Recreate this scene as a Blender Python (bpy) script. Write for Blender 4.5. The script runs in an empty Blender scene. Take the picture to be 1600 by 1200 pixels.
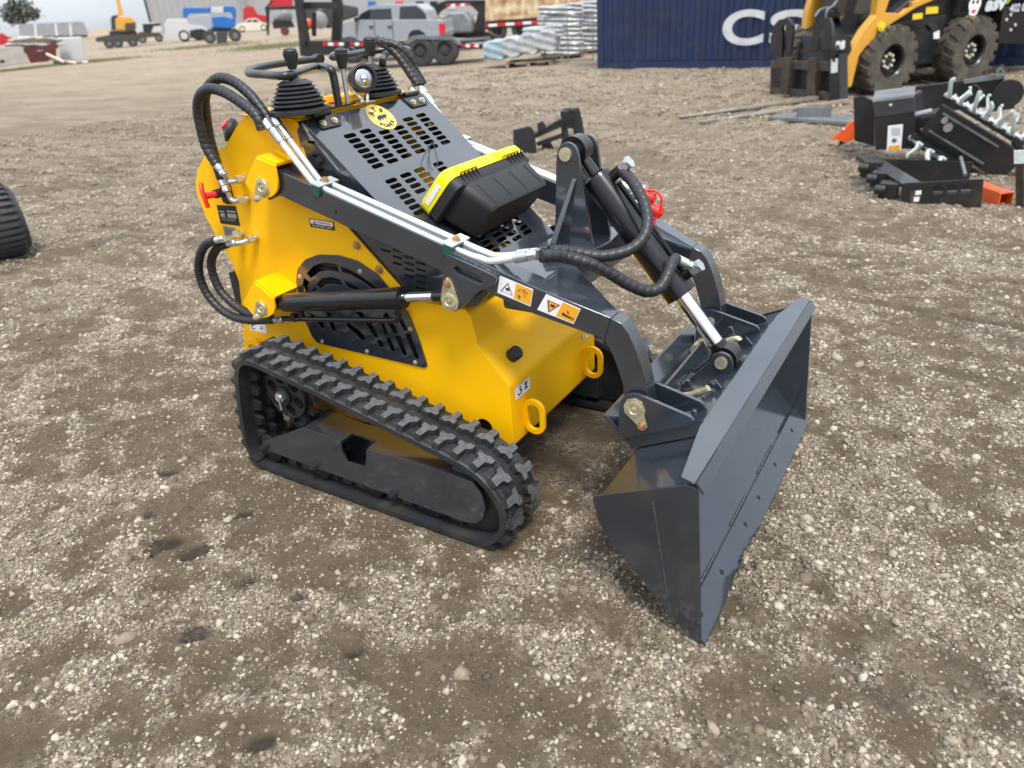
import bpy, bmesh, math, random
import numpy as np
from mathutils import Vector, Matrix
random.seed(7); rng = np.random.default_rng(11)
sc = bpy.context.scene
COL = sc.collection
R_ = math.radians

# ---------------------------------------------------------------- camera
RM = np.array([[0.85399829, 0.19204571, -0.48353424],
               [0.51631776, -0.42725294, 0.74220677],
               [-0.0640538, -0.88350063, -0.4640299]])
CAM = np.array([0.394, -2.1006, 1.6]); FPX = 1150.0
cam_d = bpy.data.cameras.new('camera'); cam = bpy.data.objects.new('camera', cam_d); COL.objects.link(cam)
m = Matrix.Identity(4)
for i in range(3):
    m[i][0] = RM[i, 0]; m[i][1] = -RM[i, 1]; m[i][2] = -RM[i, 2]; m[i][3] = CAM[i]
cam.matrix_world = m
cam_d.lens = FPX / 1600 * 36; cam_d.sensor_width = 36; cam_d.clip_start = 0.05; cam_d.clip_end = 3000
cam_d.dof.use_dof = True; cam_d.dof.focus_distance = 2.35; cam_d.dof.aperture_fstop = 2.8
sc.camera = cam
sc.render.resolution_x = 1024; sc.render.resolution_y = 768

# ---------------------------------------------------------------- world, sun, exposure
SUN_EL, SUN_AZ = R_(60), R_(-42)         # azimuth measured from +x towards +y
w = bpy.data.worlds.new('World'); sc.world = w; w.use_nodes = True
nt = w.node_tree; nt.nodes.clear()
def wn(t, **k):
    n = nt.nodes.new(t)
    for a, b in k.items(): setattr(n, a, b)
    return n
wo = wn('ShaderNodeOutputWorld'); wb = wn('ShaderNodeBackground'); wb.inputs[1].default_value = 0.14
sky = wn('ShaderNodeTexSky', sky_type='NISHITA', sun_disc=False, sun_elevation=SUN_EL, sun_rotation=math.pi/2 - SUN_AZ)
tc = wn('ShaderNodeTexCoord'); mp = wn('ShaderNodeMapping'); mp.inputs['Scale'].default_value = (1, 1, 3.2)
nz = wn('ShaderNodeTexNoise'); nz.inputs['Scale'].default_value = 2.3; nz.inputs['Detail'].default_value = 7; nz.inputs['Roughness'].default_value = .55
cr = wn('ShaderNodeValToRGB')
cr.color_ramp.elements[0].position = .32; cr.color_ramp.elements[0].color = (4.8, 5.6, 6.7, 1)
cr.color_ramp.elements[1].position = .62; cr.color_ramp.elements[1].color = (8.0, 8.5, 9.2, 1)
mx = wn('ShaderNodeMix', data_type='RGBA'); mx.inputs[0].default_value = .9
L = nt.links.new
L(tc.outputs['Generated'], mp.inputs[0]); L(mp.outputs[0], nz.inputs[0]); L(nz.outputs[0], cr.inputs[0])
sx = wn('ShaderNodeSeparateXYZ'); gr_ = wn('ShaderNodeMapRange'); gr_.inputs[1].default_value = 0; gr_.inputs[2].default_value = .8; gr_.inputs[3].default_value = .48; gr_.inputs[4].default_value = 1.3
vm = wn('ShaderNodeVectorMath', operation='SCALE'); L(tc.outputs['Generated'], sx.inputs[0]); L(sx.outputs[2], gr_.inputs[0])
L(sky.outputs[0], mx.inputs[6]); L(cr.outputs[0], mx.inputs[7]); L(mx.outputs[2], vm.inputs[0]); L(gr_.outputs[0], vm.inputs['Scale']); L(vm.outputs[0], wb.inputs[0]); L(wb.outputs[0], wo.inputs[0])
sd = bpy.data.lights.new('sun', 'SUN'); sd.energy = 2.2; sd.angle = R_(14); sd.color = (1, .94, .85)
so = bpy.data.objects.new('sun', sd); COL.objects.link(so)
sv = Vector((math.cos(SUN_EL)*math.cos(SUN_AZ), math.cos(SUN_EL)*math.sin(SUN_AZ), math.sin(SUN_EL)))
so.rotation_euler = sv.to_track_quat('Z', 'Y').to_euler(); so.location = (0, 0, 20)
vs = sc.view_settings; vs.view_transform = 'Standard'; vs.look = 'None'; vs.exposure = 0.65; vs.gamma = 1; vs.use_curve_mapping = False

# ---------------------------------------------------------------- measuring helpers (photo ray -> point on a real plane)
def ray(px, py): return RM @ np.array([px-800., py-600., FPX])
def PL(px, py, p0, n):
    d = ray(px, py); n = np.array(n, float); t = np.dot(np.array(p0, float)-CAM, n)/np.dot(d, n)
    return Vector(CAM + d*t)
def S(px, py, y=None, x=None, z=None):
    d = ray(px, py)
    for i, v in enumerate((x, y, z)):
        if v is not None: return Vector(CAM + d*(v-CAM[i])/d[i])
def G(px, py): return S(px, py, z=0)
def SX(pts, y): return [(S(a, b, y=y).x, S(a, b, y=y).z) for a, b in pts]
class Frame:
    """local frame standing on the ground: x to the right as seen, y away, z up"""
    def __init__(s, px, py, turn=0.0, dist=None):
        s.o = G(px, py); d = Vector((s.o.x-CAM[0], s.o.y-CAM[1]))
        if dist is not None:
            d2 = d.normalized()*dist; s.o = Vector((CAM[0]+d2.x, CAM[1]+d2.y, 0)); d = d2
        s.a = math.atan2(d.y, d.x) - math.pi/2 + turn
        s.ex = Vector((math.cos(s.a), math.sin(s.a), 0)); s.ey = Vector((-math.sin(s.a), math.cos(s.a), 0))
    def at(s, px, py, y=None, x=None, z=None):
        if z is not None: p = PL(px, py, (0, 0, z), (0, 0, 1))
        elif y is not None: p = PL(px, py, s.o + s.ey*y, s.ey)
        else: p = PL(px, py, s.o + s.ex*x, s.ex)
        q = p - s.o
        return Vector((q.dot(s.ex), q.dot(s.ey), q.z))

# ---------------------------------------------------------------- materials
def mat(name, col, rough=.5, metal=0, coat=0, var=0, vscale=8, col2=None, bump=0, bscale=60, spec=.5, detail=4, crough=.05, dirt=0, emit=0, rvar=0):
    m = bpy.data.materials.new(name); m.use_nodes = True; t = m.node_tree; b = t.nodes['Principled BSDF']
    b.inputs['Base Color'].default_value = (*col, 1); b.inputs['Roughness'].default_value = rough
    b.inputs['Metallic'].default_value = metal; b.inputs['Coat Weight'].default_value = coat; b.inputs['Coat Roughness'].default_value = crough
    b.inputs['Specular IOR Level'].default_value = spec
    tc = t.nodes.new('ShaderNodeTexCoord'); src = None
    if col2 is not None or var:
        n = t.nodes.new('ShaderNodeTexNoise'); n.inputs['Scale'].default_value = vscale; n.inputs['Detail'].default_value = detail; n.inputs['Roughness'].default_value = .6
        t.links.new(tc.outputs['Object'], n.inputs[0])
        r = t.nodes.new('ShaderNodeValToRGB'); e = r.color_ramp.elements
        c2 = col2 if col2 is not None else tuple(c*(1-var) for c in col)
        e[0].position = .38; e[0].color = (*c2, 1); e[1].position = .62; e[1].color = (*col, 1)
        t.links.new(n.outputs[0], r.inputs[0]); src = r.outputs[0]
    if dirt:
        n2 = t.nodes.new('ShaderNodeTexNoise'); n2.inputs['Scale'].default_value = 3.5; n2.inputs['Detail'].default_value = 9; n2.inputs['Roughness'].default_value = .7
        t.links.new(tc.outputs['Object'], n2.inputs[0])
        r2 = t.nodes.new('ShaderNodeMapRange'); r2.inputs[1].default_value = .5; r2.inputs[2].default_value = .8; r2.inputs[4].default_value = dirt
        t.links.new(n2.outputs[0], r2.inputs[0])
        x = t.nodes.new('ShaderNodeMix'); x.data_type = 'RGBA'; t.links.new(r2.outputs[0], x.inputs[0])
        if src: t.links.new(src, x.inputs[6])
        else: x.inputs[6].default_value = (*col, 1)
        x.inputs[7].default_value = (.24, .19, .14, 1); src = x.outputs[2]
    if src: t.links.new(src, b.inputs['Base Color'])
    if rvar:
        n4 = t.nodes.new('ShaderNodeTexNoise'); n4.inputs['Scale'].default_value = 6; n4.inputs['Detail'].default_value = 6
        t.links.new(tc.outputs['Object'], n4.inputs[0])
        r4 = t.nodes.new('ShaderNodeMapRange'); r4.inputs[1].default_value = .35; r4.inputs[2].default_value = .7
        r4.inputs[3].default_value = rough; r4.inputs[4].default_value = rough+rvar; t.links.new(n4.outputs[0], r4.inputs[0]); t.links.new(r4.outputs[0], b.inputs['Roughness'])
    if bump:
        n3 = t.nodes.new('ShaderNodeTexNoise'); n3.inputs['Scale'].default_value = bscale; n3.inputs['Detail'].default_value = 3
        t.links.new(tc.outputs['Object'], n3.inputs[0]); bp = t.nodes.new('ShaderNodeBump'); bp.inputs['Strength'].default_value = bump; bp.inputs['Distance'].default_value = .01
        t.links.new(n3.outputs[0], bp.inputs['Height']); t.links.new(bp.outputs[0], b.inputs['Normal'])
    if emit:
        b.inputs['Emission Color'].default_value = (*col, 1); b.inputs['Emission Strength'].default_value = emit
    return m
M = {}
M['yel'] = mat('yellow_paint', (.96, .50, .0), .40, coat=.05, spec=.25, crough=.15, var=.05, vscale=3, bump=.02, bscale=90, rvar=.15)
M['grey'] = mat('slate_paint', (.024, .030, .041), .36, spec=.2, coat=1, crough=.1, var=.16, vscale=5, bump=.025, bscale=110, rvar=.2)
M['bgrey'] = mat('scuffed_slate_paint', (.017, .024, .035), .36, spec=.2, coat=1, crough=.13, var=.2, vscale=4, bump=.03, bscale=70, rvar=.22, dirt=.05)
for k_ in ('grey', 'bgrey'): M[k_].node_tree.nodes['Principled BSDF'].inputs['Coat IOR'].default_value = 1.85
M['weld'] = mat('weld_bead', (.085, .095, .115), .38, metal=.3, var=.35, vscale=60, bump=.8, bscale=180)
M['blk'] = mat('gloss_black', (.006, .006, .007), .22, coat=.25, spec=.4, crough=.08, rvar=.1)
M['rail'] = mat('rail_powder_coat', (.014, .015, .017), .33, coat=.2)
M['blkm'] = mat('satin_black', (.018, .019, .021), .42, var=.3, vscale=12, rvar=.15)
M['rub'] = mat('rubber', (.022, .024, .027), .52, var=.35, vscale=20, bump=.25, bscale=160, spec=.5, dirt=.25)
M['rubtop'] = mat('worn_rubber', (.115, .12, .125), .6, var=.4, vscale=60, bump=.3, bscale=200)
M['hose'] = mat('hose_wrap', (.02, .021, .024), .42, var=.25, vscale=30)
M['zinc'] = mat('zinc_steel', (.62, .64, .64), .28, metal=.85, var=.15, vscale=20)
M['pipe'] = mat('pale_zinc_pipe', (.66, .70, .68), .33, metal=.45, coat=.3)
M['chrome'] = mat('chrome', (.82, .84, .86), .08, metal=1)
M['brass'] = mat('yellow_zinc', (.74, .68, .46), .32, metal=.7, var=.3, vscale=40)
M['bolt'] = mat('bronze_bolt', (.55, .36, .20), .35, metal=.8)
M['green'] = mat('green_clamp', (.01, .075, .055), .45)
M['red'] = mat('red_plastic', (.75, .015, .012), .35)
M['white'] = mat('white_label', (.78, .78, .78), .5)
M['orange'] = mat('orange_label', (.80, .36, .02), .45)
M['ink'] = mat('black_ink', (.012, .012, .012), .5)
M['redink'] = mat('red_ink', (.6, .02, .03), .5)
M['stick'] = mat('sticker_gold', (.86, .60, .12), .4, var=.12, vscale=12)
M['dark'] = mat('engine_bay_black', (.006, .006, .007), .7)
M['box'] = mat('toolbox_black_plastic', (.015, .0155, .0165), .5, bump=.12, bscale=300, rvar=.1)
M['lid'] = mat('toolbox_yellow_plastic', (.92, .74, .0), .42)
M['glass'] = mat('dark_glass', (.02, .025, .03), .06, coat=1)
M['lens'] = mat('lamp_lens', (.55, .56, .58), .12, metal=.9)

# ---------------------------------------------------------------- mesh builder
class MB:
    def __init__(s): s.v = []; s.f = []; s.mi = []; s.cur = 0
    def add(s, vs, fs):
        k = len(s.v); s.v += [tuple(p) for p in vs]; s.f += [tuple(i+k for i in f) for f in fs]; s.mi += [s.cur]*len(fs); return s
    def box(s, c, d, rot=None):
        c = Vector(c); h = Vector(d)/2; vs = []
        for i in (-1, 1):
            for j in (-1, 1):
                for k in (-1, 1):
                    p = Vector((i*h.x, j*h.y, k*h.z)); p = rot @ p if rot is not None else p; vs.append(c+p)
        return s.add(vs, [(0, 1, 3, 2), (4, 6, 7, 5), (0, 4, 5, 1), (2, 3, 7, 6), (0, 2, 6, 4), (1, 5, 7, 3)])
    def bb(s, a, b):
        a = Vector(a); b = Vector(b); return s.box((a+b)/2, [abs(q) for q in (b-a)])
    def hexa(s, q):   # 8 corners: bottom loop 4, top loop 4
        return s.add(q, [(3, 2, 1, 0), (4, 5, 6, 7), (0, 1, 5, 4), (1, 2, 6, 5), (2, 3, 7, 6), (3, 0, 4, 7)])
    def ring(s, c, ax, r, n, e1=None, ph=0):
        ax = Vector(ax).normalized()
        if e1 is None: e1 = ax.orthogonal().normalized()
        e2 = ax.cross(e1)
        return [Vector(c) + e1*r*math.cos(ph+2*math.pi*i/n) + e2*r*math.sin(ph+2*math.pi*i/n) for i in range(n)]
    def loft(s, rings, closed=False, cap=True):
        n = len(rings[0]); vs = [p for r in rings for p in r]; fs = []; m = len(rings)
        for i in range(m if closed else m-1):
            a = i*n; b = ((i+1) % m)*n
            for j in range(n): fs.append((a+j, a+(j+1) % n, b+(j+1) % n, b+j))
        if cap and not closed: fs.append(tuple(range(n-1, -1, -1))); fs.append(tuple((m-1)*n+j for j in range(n)))
        return s.add(vs, fs)
    def cyl(s, p0, p1, r, r2=None, n=20, ph=0):
        p0 = Vector(p0); p1 = Vector(p1); ax = p1-p0; e = ax.normalized().orthogonal().normalized()
        return s.loft([s.ring(p0, ax, r, n, e, ph), s.ring(p1, ax, r if r2 is None else r2, n, e, ph)])
    def lathe(s, o, ax, prof, n=24):   # prof: (r, h)
        o = Vector(o); ax = Vector(ax).normalized(); e = ax.orthogonal().normalized()
        return s.loft([s.ring(o+ax*h, ax, max(r, .0004), n, e) for r, h in prof])
    def tube(s, pts, r, n=10, rf=None, closed=False, cap=True):
        pts = [Vector(p) for p in pts]; m = len(pts); rings = []; T0 = None; e = None; L = 0
        for i, p in enumerate(pts):
            a = pts[i-1] if (i > 0 or closed) else p; b = pts[(i+1) % m] if (i < m-1 or closed) else p
            T = (b-a).normalized()
            e = T.orthogonal().normalized() if e is None else (e - T*e.dot(T)).normalized()
            if i: L += (p-pts[i-1]).length
            f = T.cross(e); rr = []
            for j in range(n):
                th = 2*math.pi*j/n; q = r*(rf(L, th) if rf else 1); rr.append(p + e*q*math.cos(th) + f*q*math.sin(th))
            rings.append(rr)
        return s.loft(rings, closed, cap)
    def prism(s, poly, fn, a, b):      # poly of (u,v); fn(u,v,w)->point ; w from a to b
        n = len(poly); vs = [fn(u, v, a) for u, v in poly] + [fn(u, v, b) for u, v in poly]
        fs = [tuple(range(n)), tuple(range(2*n-1, n-1, -1))] + [(i, i+n, (i+1) % n + n, (i+1) % n) for i in range(n)]
        return s.add(vs, fs)
    def slab(s, poly, y0, y1): return s.prism(poly, lambda u, v, w: (u, w, v), y0, y1)
    def dome(s, c, ax, r, h, n=16, k=4):
        return s.lathe(c, ax, [(r*math.cos(i*math.pi/2/k), h*math.sin(i*math.pi/2/k)) for i in range(k+1)], n)
    def bolt(s, p, ax, r=.009, h=.008, washer=True):
        p = Vector(p); ax = Vector(ax).normalized()
        if washer: s.cyl(p, p+ax*h*.3, r*1.35, n=14)
        s.cyl(p+ax*h*.3, p+ax*h, r, n=6); s.cyl(p+ax*h, p+ax*h*1.3, r*.5, n=8); return s
def catmull(pts, n=8, closed=False):
    P = [Vector(p) for p in pts]; m = len(P); out = []
    for i in range(m if closed else m-1):
        p1 = P[i]; p2 = P[(i+1) % m]
        p0 = P[i-1] if (i > 0 or closed) else p1*2-p2; p3 = P[(i+2) % m] if (i < m-2 or closed) else p2*2-p1
        for k in range(n):
            t = k/n; out.append(.5*((2*p1)+(p2-p0)*t+(2*p0-5*p1+4*p2-p3)*t*t+(3*p1-p0-3*p2+p3)*t**3))
    if not closed: out.append(P[-1].copy())
    return out
def resample(pts, step, closed=False):
    P = [Vector(p) for p in pts]
    if closed: P = P + [P[0]]
    d = [0]
    for a, b in zip(P, P[1:]): d.append(d[-1]+(b-a).length)
    n = max(2, round(d[-1]/step)); out = []; j = 0
    for i in range(n if closed else n+1):
        t = d[-1]*i/n
        while j < len(d)-2 and d[j+1] < t: j += 1
        out.append(P[j].lerp(P[j+1], (t-d[j])/max(1e-9, d[j+1]-d[j])))
    return out
def fillet(poly, r=.01, seg=4, only=None):
    out = []; n = len(poly)
    for i in range(n):
        p = Vector(poly[i]); a = Vector(poly[i-1]); b = Vector(poly[(i+1) % n])
        rr = r[i] if isinstance(r, (list, tuple)) else r
        da = (a-p); db = (b-p); q = min(rr, da.length*.48, db.length*.48)
        if q < 1e-5 or (only and i not in only): out.append((p.x, p.y)); continue
        A = p+da.normalized()*q; B = p+db.normalized()*q
        for k in range(seg+1):
            t = k/seg; c = A*(1-t)**2 + p*2*t*(1-t) + B*t*t; out.append((c.x, c.y))
    return out
def curve_mesh(loops, th, bev=0.0):
    cu = bpy.data.curves.new('tmp', 'CURVE'); cu.dimensions = '2D'; cu.fill_mode = 'BOTH'; cu.extrude = max(th/2-bev, 1e-5); cu.bevel_depth = bev; cu.bevel_resolution = 1; cu.offset = -bev
    for lp in loops:
        sp = cu.splines.new('POLY'); sp.points.add(len(lp)-1); sp.use_cyclic_u = True
        for q, p in zip(sp.points, lp): q.co = (p[0], p[1], 0, 1)
    return to_mesh(cu)
def to_mesh(cu):
    o = bpy.data.objects.new('tmp', cu); COL.objects.link(o); bpy.context.view_layer.update()
    dg = bpy.context.evaluated_depsgraph_get(); me = bpy.data.meshes.new_from_object(o.evaluated_get(dg))
    bpy.data.objects.remove(o); bpy.data.curves.remove(cu)
    V = [v.co.copy() for v in me.vertices]; Fc = [tuple(p.vertices) for p in me.polygons]; bpy.data.meshes.remove(me)
    return V, Fc
def plate(mb, loops, fn, th, bev=0.0):
    """cut plate with holes; fn(u,v,w)->3D ; first loop outer"""
    V, Fc = curve_mesh(loops, th, bev); mb.add([fn(p.x, p.y, p.z) for p in V], Fc); return mb
def lettering(mb, text, fn, size, th=.001, align='CENTER', bold=0, sx=1.0, space=1.0):
    cu = bpy.data.curves.new('tmp', 'FONT'); cu.body = text; cu.size = size; cu.extrude = th/2; cu.align_x = align; cu.align_y = 'CENTER'; cu.offset = bold; cu.space_character = space
    V, Fc = to_mesh(cu); mb.add([fn(p.x*sx, p.y, p.z) for p in V], Fc); return mb
def slotpoly(cx, cy, w, h, seg=4, skew=0):
    r = h/2; out = []
    for sgn in (1, -1):
        for k in range(seg+1):
            a = -math.pi/2+math.pi*k/seg; out.append((cx+sgn*(w/2-r)+sgn*r*math.cos(a), cy+sgn*r*math.sin(a)+skew*sgn*w/2))
    return out
def circ(cx, cy, r, n=20): return [(cx+r*math.cos(2*math.pi*i/n), cy+r*math.sin(2*math.pi*i/n)) for i in range(n)]

def link(name, me, parent=None):
    o = bpy.data.objects.new(name, me); COL.objects.link(o)
    if parent is not None: o.parent = parent
    return o
def root_of(o):
    while o.parent is not None: o = o.parent
    return o
def part(name, mb, mats, parent=None, smooth=35, bevel=0, label=None, local=False, flip=False):
    me = bpy.data.meshes.new(name); off = Vector((0, 0, 0))
    if parent is not None and not local and root_of(parent).get('worldbuilt'): off = Vector(root_of(parent).location)
    me.from_pydata([(x-off.x, y-off.y, z-off.z) for x, y, z in mb.v], [], mb.f)
    if not isinstance(mats, (list, tuple)): mats = [mats]
    for k in mats: me.materials.append(M[k] if isinstance(k, str) else k)
    if len(mats) > 1: me.polygons.foreach_set('material_index', mb.mi)
    bm = bmesh.new(); bm.from_mesh(me); bmesh.ops.recalc_face_normals(bm, faces=bm.faces); bm.to_mesh(me); bm.free()
    if smooth: me.shade_smooth(); me.set_sharp_from_angle(angle=R_(smooth))
    o = link(name, me, parent)
    if bevel:
        b = o.modifiers.new('bevel', 'BEVEL'); b.width = bevel; b.segments = 2; b.limit_method = 'ANGLE'; b.angle_limit = R_(35); b.harden_normals = True; b.use_clamp_overlap = True
    if label: o['label'] = label
    return o
def thing(name, label, cat, loc=(0, 0, 0), rz=0, group=None, world=False):
    o = bpy.data.objects.new(name, None); COL.objects.link(o); o.empty_display_size = .2
    o.location = loc; o.rotation_euler = (0, 0, rz); o['label'] = label; o['category'] = cat
    if group: o['group'] = group
    if world: o['worldbuilt'] = 1
    return o
def tag(o, label, cat, group=None):
    o['label'] = label; o['category'] = cat
    if group: o['group'] = group
    return o
def struct(o): o['kind'] = 'structure'; return o
def dup(root, loc, rz, label, scale=1):
    r = root.copy(); COL.objects.link(r); r.location = loc; r.rotation_euler = (0, 0, rz); r.scale = (scale,)*3; r['label'] = label
    for ch in list(root.children):
        c = ch.copy(); COL.objects.link(c); c.parent = r
        for g in list(ch.children):
            d = g.copy(); COL.objects.link(d); d.parent = c
    return r
# ---------------------------------------------------------------- ground
def hsh(ix, iy, s):
    h = (ix.astype(np.int64)*374761393 + iy.astype(np.int64)*668265263 + s*1274126177) & 0x7fffffff
    h = ((h ^ (h >> 13))*1274126177) & 0x7fffffff; h = h ^ (h >> 16)
    return (h & 0xffff)/65535.0
def vnoise(x, y, s=0):
    ix = np.floor(x); iy = np.floor(y); fx = x-ix; fy = y-iy; fx = fx*fx*(3-2*fx); fy = fy*fy*(3-2*fy)
    a = hsh(ix, iy, s); b = hsh(ix+1, iy, s); c = hsh(ix, iy+1, s); d = hsh(ix+1, iy+1, s)
    return (a*(1-fx)+b*fx)*(1-fy) + (c*(1-fx)+d*fx)*fy
def fbm(x, y, o=4, s=0, g=.5):
    t = 0; a = 1; n = 0
    for i in range(o): t = t + a*vnoise(x*2**i, y*2**i, s+i*7); n += a; a *= g
    return t/n
VD = np.array([0.35, 1.0]); VD /= np.linalg.norm(VD)
STREAK = R_(-28)   # direction old tyre marks run in
PRINTS = [(265, 845, .12), (296, 861, .12), (233, 804, .07), (382, 803, .07), (553, 1019, .05), (302, 992, .10), (262, 738, .08), (405, 1157, .09), (388, 905, .06), (465, 932, .05), (240, 862, .05)]
PR = [(G(a, b).x, G(a, b).y, r) for a, b, r in PRINTS]
MOUNDS = [(900, 880, .28, .05), (1265, 910, .25, .03), (1165, 870, .2, .035), (960, 900, .2, .03)]
MD = [(G(a, b).x, G(a, b).y, r, h) for a, b, r, h in MOUNDS]
MARKS = [((120, 388), (205, 368), .07, .6), ((205, 368), (300, 345), .05, .5), ((40, 300), (350, 272), .14, .4), ((1400, 478), (1600, 512), .05, .55), ((1440, 492), (1598, 535), .04, .4), ((640, 150), (905, 176), .16, .3), ((900, 150), (1200, 176), .18, .25),
         ((1230, 395), (1420, 402), .06, .35), ((60, 205), (320, 190), .2, .25), ((1480, 1020), (1600, 1110), .04, .45), ((1330, 1040), (1420, 1120), .035, .4), ((1390, 560), (1600, 600), .06, .3), ((100, 640), (330, 600), .06, .22), ((1180, 420), (1400, 450), .08, .25)]
MKS = [(G(*a), G(*b), w_, k_) for a, b, w_, k_ in MARKS]
def gfields(x, y):
    ca, sa = math.cos(STREAK), math.sin(STREAK)
    u = x*ca+y*sa; v = -x*sa+y*ca
    big = fbm(u*.9+3, v*2.1+9, 4, 3); mid = fbm(u*3.6, v*8, 4, 21); fine = fbm(x*13, y*13, 3, 40); cl_ = fbm(x*5.5+40, y*7.5, 4, 55, .6)
    grav = .60 + (big-.5)*.9 + (mid-.5)*.9 + (fine-.5)*1.7 + (cl_-.5)*1.4
    # loose gravel lies thicker in front of the bucket and in the near left corner, bare dirt left of the machine
    def blob(cx, cy, rx, ry): return np.exp(-(((x-cx)/rx)**2+((y-cy)/ry)**2))
    grav = grav + .28*blob(.25, .25, .9, .8) + .30*blob(-1.9, -1.1, 1.3, .6) - .38*blob(-1.5, -.75, .8, .32) - .22*blob(-2.6, .6, 1.3, 1.3) - .35*blob(-.35, -.95, .35, .16) - .3*blob(1.2, 1.5, .8, .6)
    damp = np.zeros_like(x)
    for px, py, r in PR:
        a = R_(38); dx = (x-px)*math.cos(a)+(y-py)*math.sin(a); dy = -(x-px)*math.sin(a)+(y-py)*math.cos(a)
        damp = np.maximum(damp, np.clip(1.6-1.6*np.sqrt((dx/(r*.62))**2+(dy/(r*.34))**2) + (fine-.5)*2.2, 0, .45)/.45)
    mk = np.zeros_like(x)
    for A_, B_, w_, k_ in MKS:
        dx, dy = B_.x-A_.x, B_.y-A_.y; t_ = np.clip(((x-A_.x)*dx+(y-A_.y)*dy)/(dx*dx+dy*dy), 0, 1)
        dd = np.hypot(x-A_.x-dx*t_, y-A_.y-dy*t_)/w_
        mk = np.maximum(mk, k_*np.clip(1.35-dd+(cl_-.5)*2.2+(fine-.5)*1.6, 0, 1))
    damp = np.maximum(damp, mk)
    grav = grav-.5*mk
    z = (np.clip(grav, 0, 1)-.5)*.009 + (fbm(x*24, y*24, 2, 71)-.5)*.006 + (fbm(x*.8, y*.8, 3, 60)-.5)*.03 + (mid-.5)*.02 + (fine-.5)*.012 - damp*.012
    for px, py, r, h in MD: z = z + h*np.exp(-(((x-px)**2+(y-py)**2)/r**2))*(.6+.8*fine)
    far = np.clip((y-2.2)/2.5, 0, 1)*np.clip((60-y)/30, 0, 1)
    left = np.clip((-2.4-x)/.8, 0, 1)
    z = z + (mid-.45)*.035*np.maximum(far, left) + (fbm(x*3.1, y*3.1, 3, 77)-.5)*.035*np.maximum(far, left)
    # ruts
    for off, wd, dp in ((2.1, .22, .05), (3.6, .2, .05), (5.2, .3, .06)):
        q = v-off-.25*np.sin(u*.5); rut = np.exp(-(q/wd)**2)*np.clip((-1.9-x)/.6, 0, 1)
        z = z-dp*rut*(.5+mid); grav = grav-.5*rut*(.3+mid)
        z = z+dp*.5*np.exp(-((q-wd*1.7)/(wd*.6))**2)*np.clip((-1.9-x)/.6, 0, 1)*fine*1.6
    z = z - .004
    keep = np.clip((np.maximum(np.abs(x+1.25)-.75, np.abs(y)-.75))/.25, 0, 1); z = z*(.12+.88*keep)
    bk = np.clip(np.maximum(np.abs(x+.1)-.1, np.abs(y)-.7)/.1, 0, 1); z = z*(.3+.7*bk)
    return z, np.clip(grav, 0, 1), damp
def axis(lo, hi, st, out_lo, out_hi, n):
    mid = np.arange(lo, hi, st)
    def ext(d, n):
        g = 1.02
        for _ in range(60):
            tot = st*(g**(n+1)-g)/(g-1)
            g *= (1.004 if tot < d else .996)
        return np.cumsum(st*g**np.arange(1, n+1))
    return np.concatenate([lo-ext(lo-out_lo, n)[::-1], mid, mid[-1]+ext(out_hi-hi, n)])
gx = axis(-3.6, 2.4, .02, -1600, 1600, 110); gy = axis(-1.4, 3.4, .02, -60, 1600, 130)
X, Y = np.meshgrid(gx, gy); Z, GR, DP = gfields(X, Y)
hy = np.clip((np.hypot(X, Y)-40)/60, 0, 1); Z = Z*(1-hy)
nx, ny = len(gx), len(gy)
me = bpy.data.meshes.new('ground'); me.vertices.add(nx*ny)
me.vertices.foreach_set('co', np.stack([X, Y, Z], -1).astype(np.float32).ravel())
ii = (np.arange(ny-1)[:, None]*nx + np.arange(nx-1)[None, :]).ravel()
q = np.stack([ii, ii+1, ii+1+nx, ii+nx], -1).astype(np.int32)
me.loops.add(q.size); me.loops.foreach_set('vertex_index', q.ravel()); me.polygons.add(len(q))
me.polygons.foreach_set('loop_start', np.arange(0, q.size, 4, dtype=np.int32)); me.update(calc_edges=True)
at = me.attributes.new('gravel', 'FLOAT', 'POINT'); at.data.foreach_set('value', GR.ravel().astype(np.float32))
at = me.attributes.new('damp', 'FLOAT', 'POINT'); at.data.foreach_set('value', DP.ravel().astype(np.float32))
me.shade_smooth()
gm = bpy.data.materials.new('gravel_yard'); gm.use_nodes = True; t = gm.node_tree; B = t.nodes['Principled BSDF']; B.inputs['Roughness'].default_value = .9; B.inputs['Specular IOR Level'].default_value = .25
def nn(ty, **k):
    n = t.nodes.new(ty)
    for a, b in k.items(): setattr(n, a, b)
    return n
K = t.links.new
tcn = nn('ShaderNodeTexCoord'); ag = nn('ShaderNodeAttribute', attribute_name='gravel'); ad = nn('ShaderNodeAttribute', attribute_name='damp')
def noise(sc_, det, ro=.6, src=None, dist=0):
    n = nn('ShaderNodeTexNoise'); n.inputs['Scale'].default_value = sc_; n.inputs['Detail'].default_value = det; n.inputs['Roughness'].default_value = ro; n.inputs['Distortion'].default_value = dist
    K(src or tcn.outputs['Object'], n.inputs[0]); return n.outputs[0]
def math_(op, a, b=None, c=None):
    n = nn('ShaderNodeMath', operation=op)
    for i, v in enumerate((a, b, c)):
        if v is None: continue
        if isinstance(v, (int, float)): n.inputs[i].default_value = v
        else: K(v, n.inputs[i])
    return n.outputs[0]
def ramp(src, *els):
    n = nn('ShaderNodeValToRGB'); e = n.color_ramp.elements
    while len(e) < len(els): e.new(.5)
    for q_, (p_, c_) in zip(e, els): q_.position = p_; q_.color = (*c_, 1) if len(c_) == 3 else c_
    K(src, n.inputs[0]); return n.outputs[0]
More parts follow.
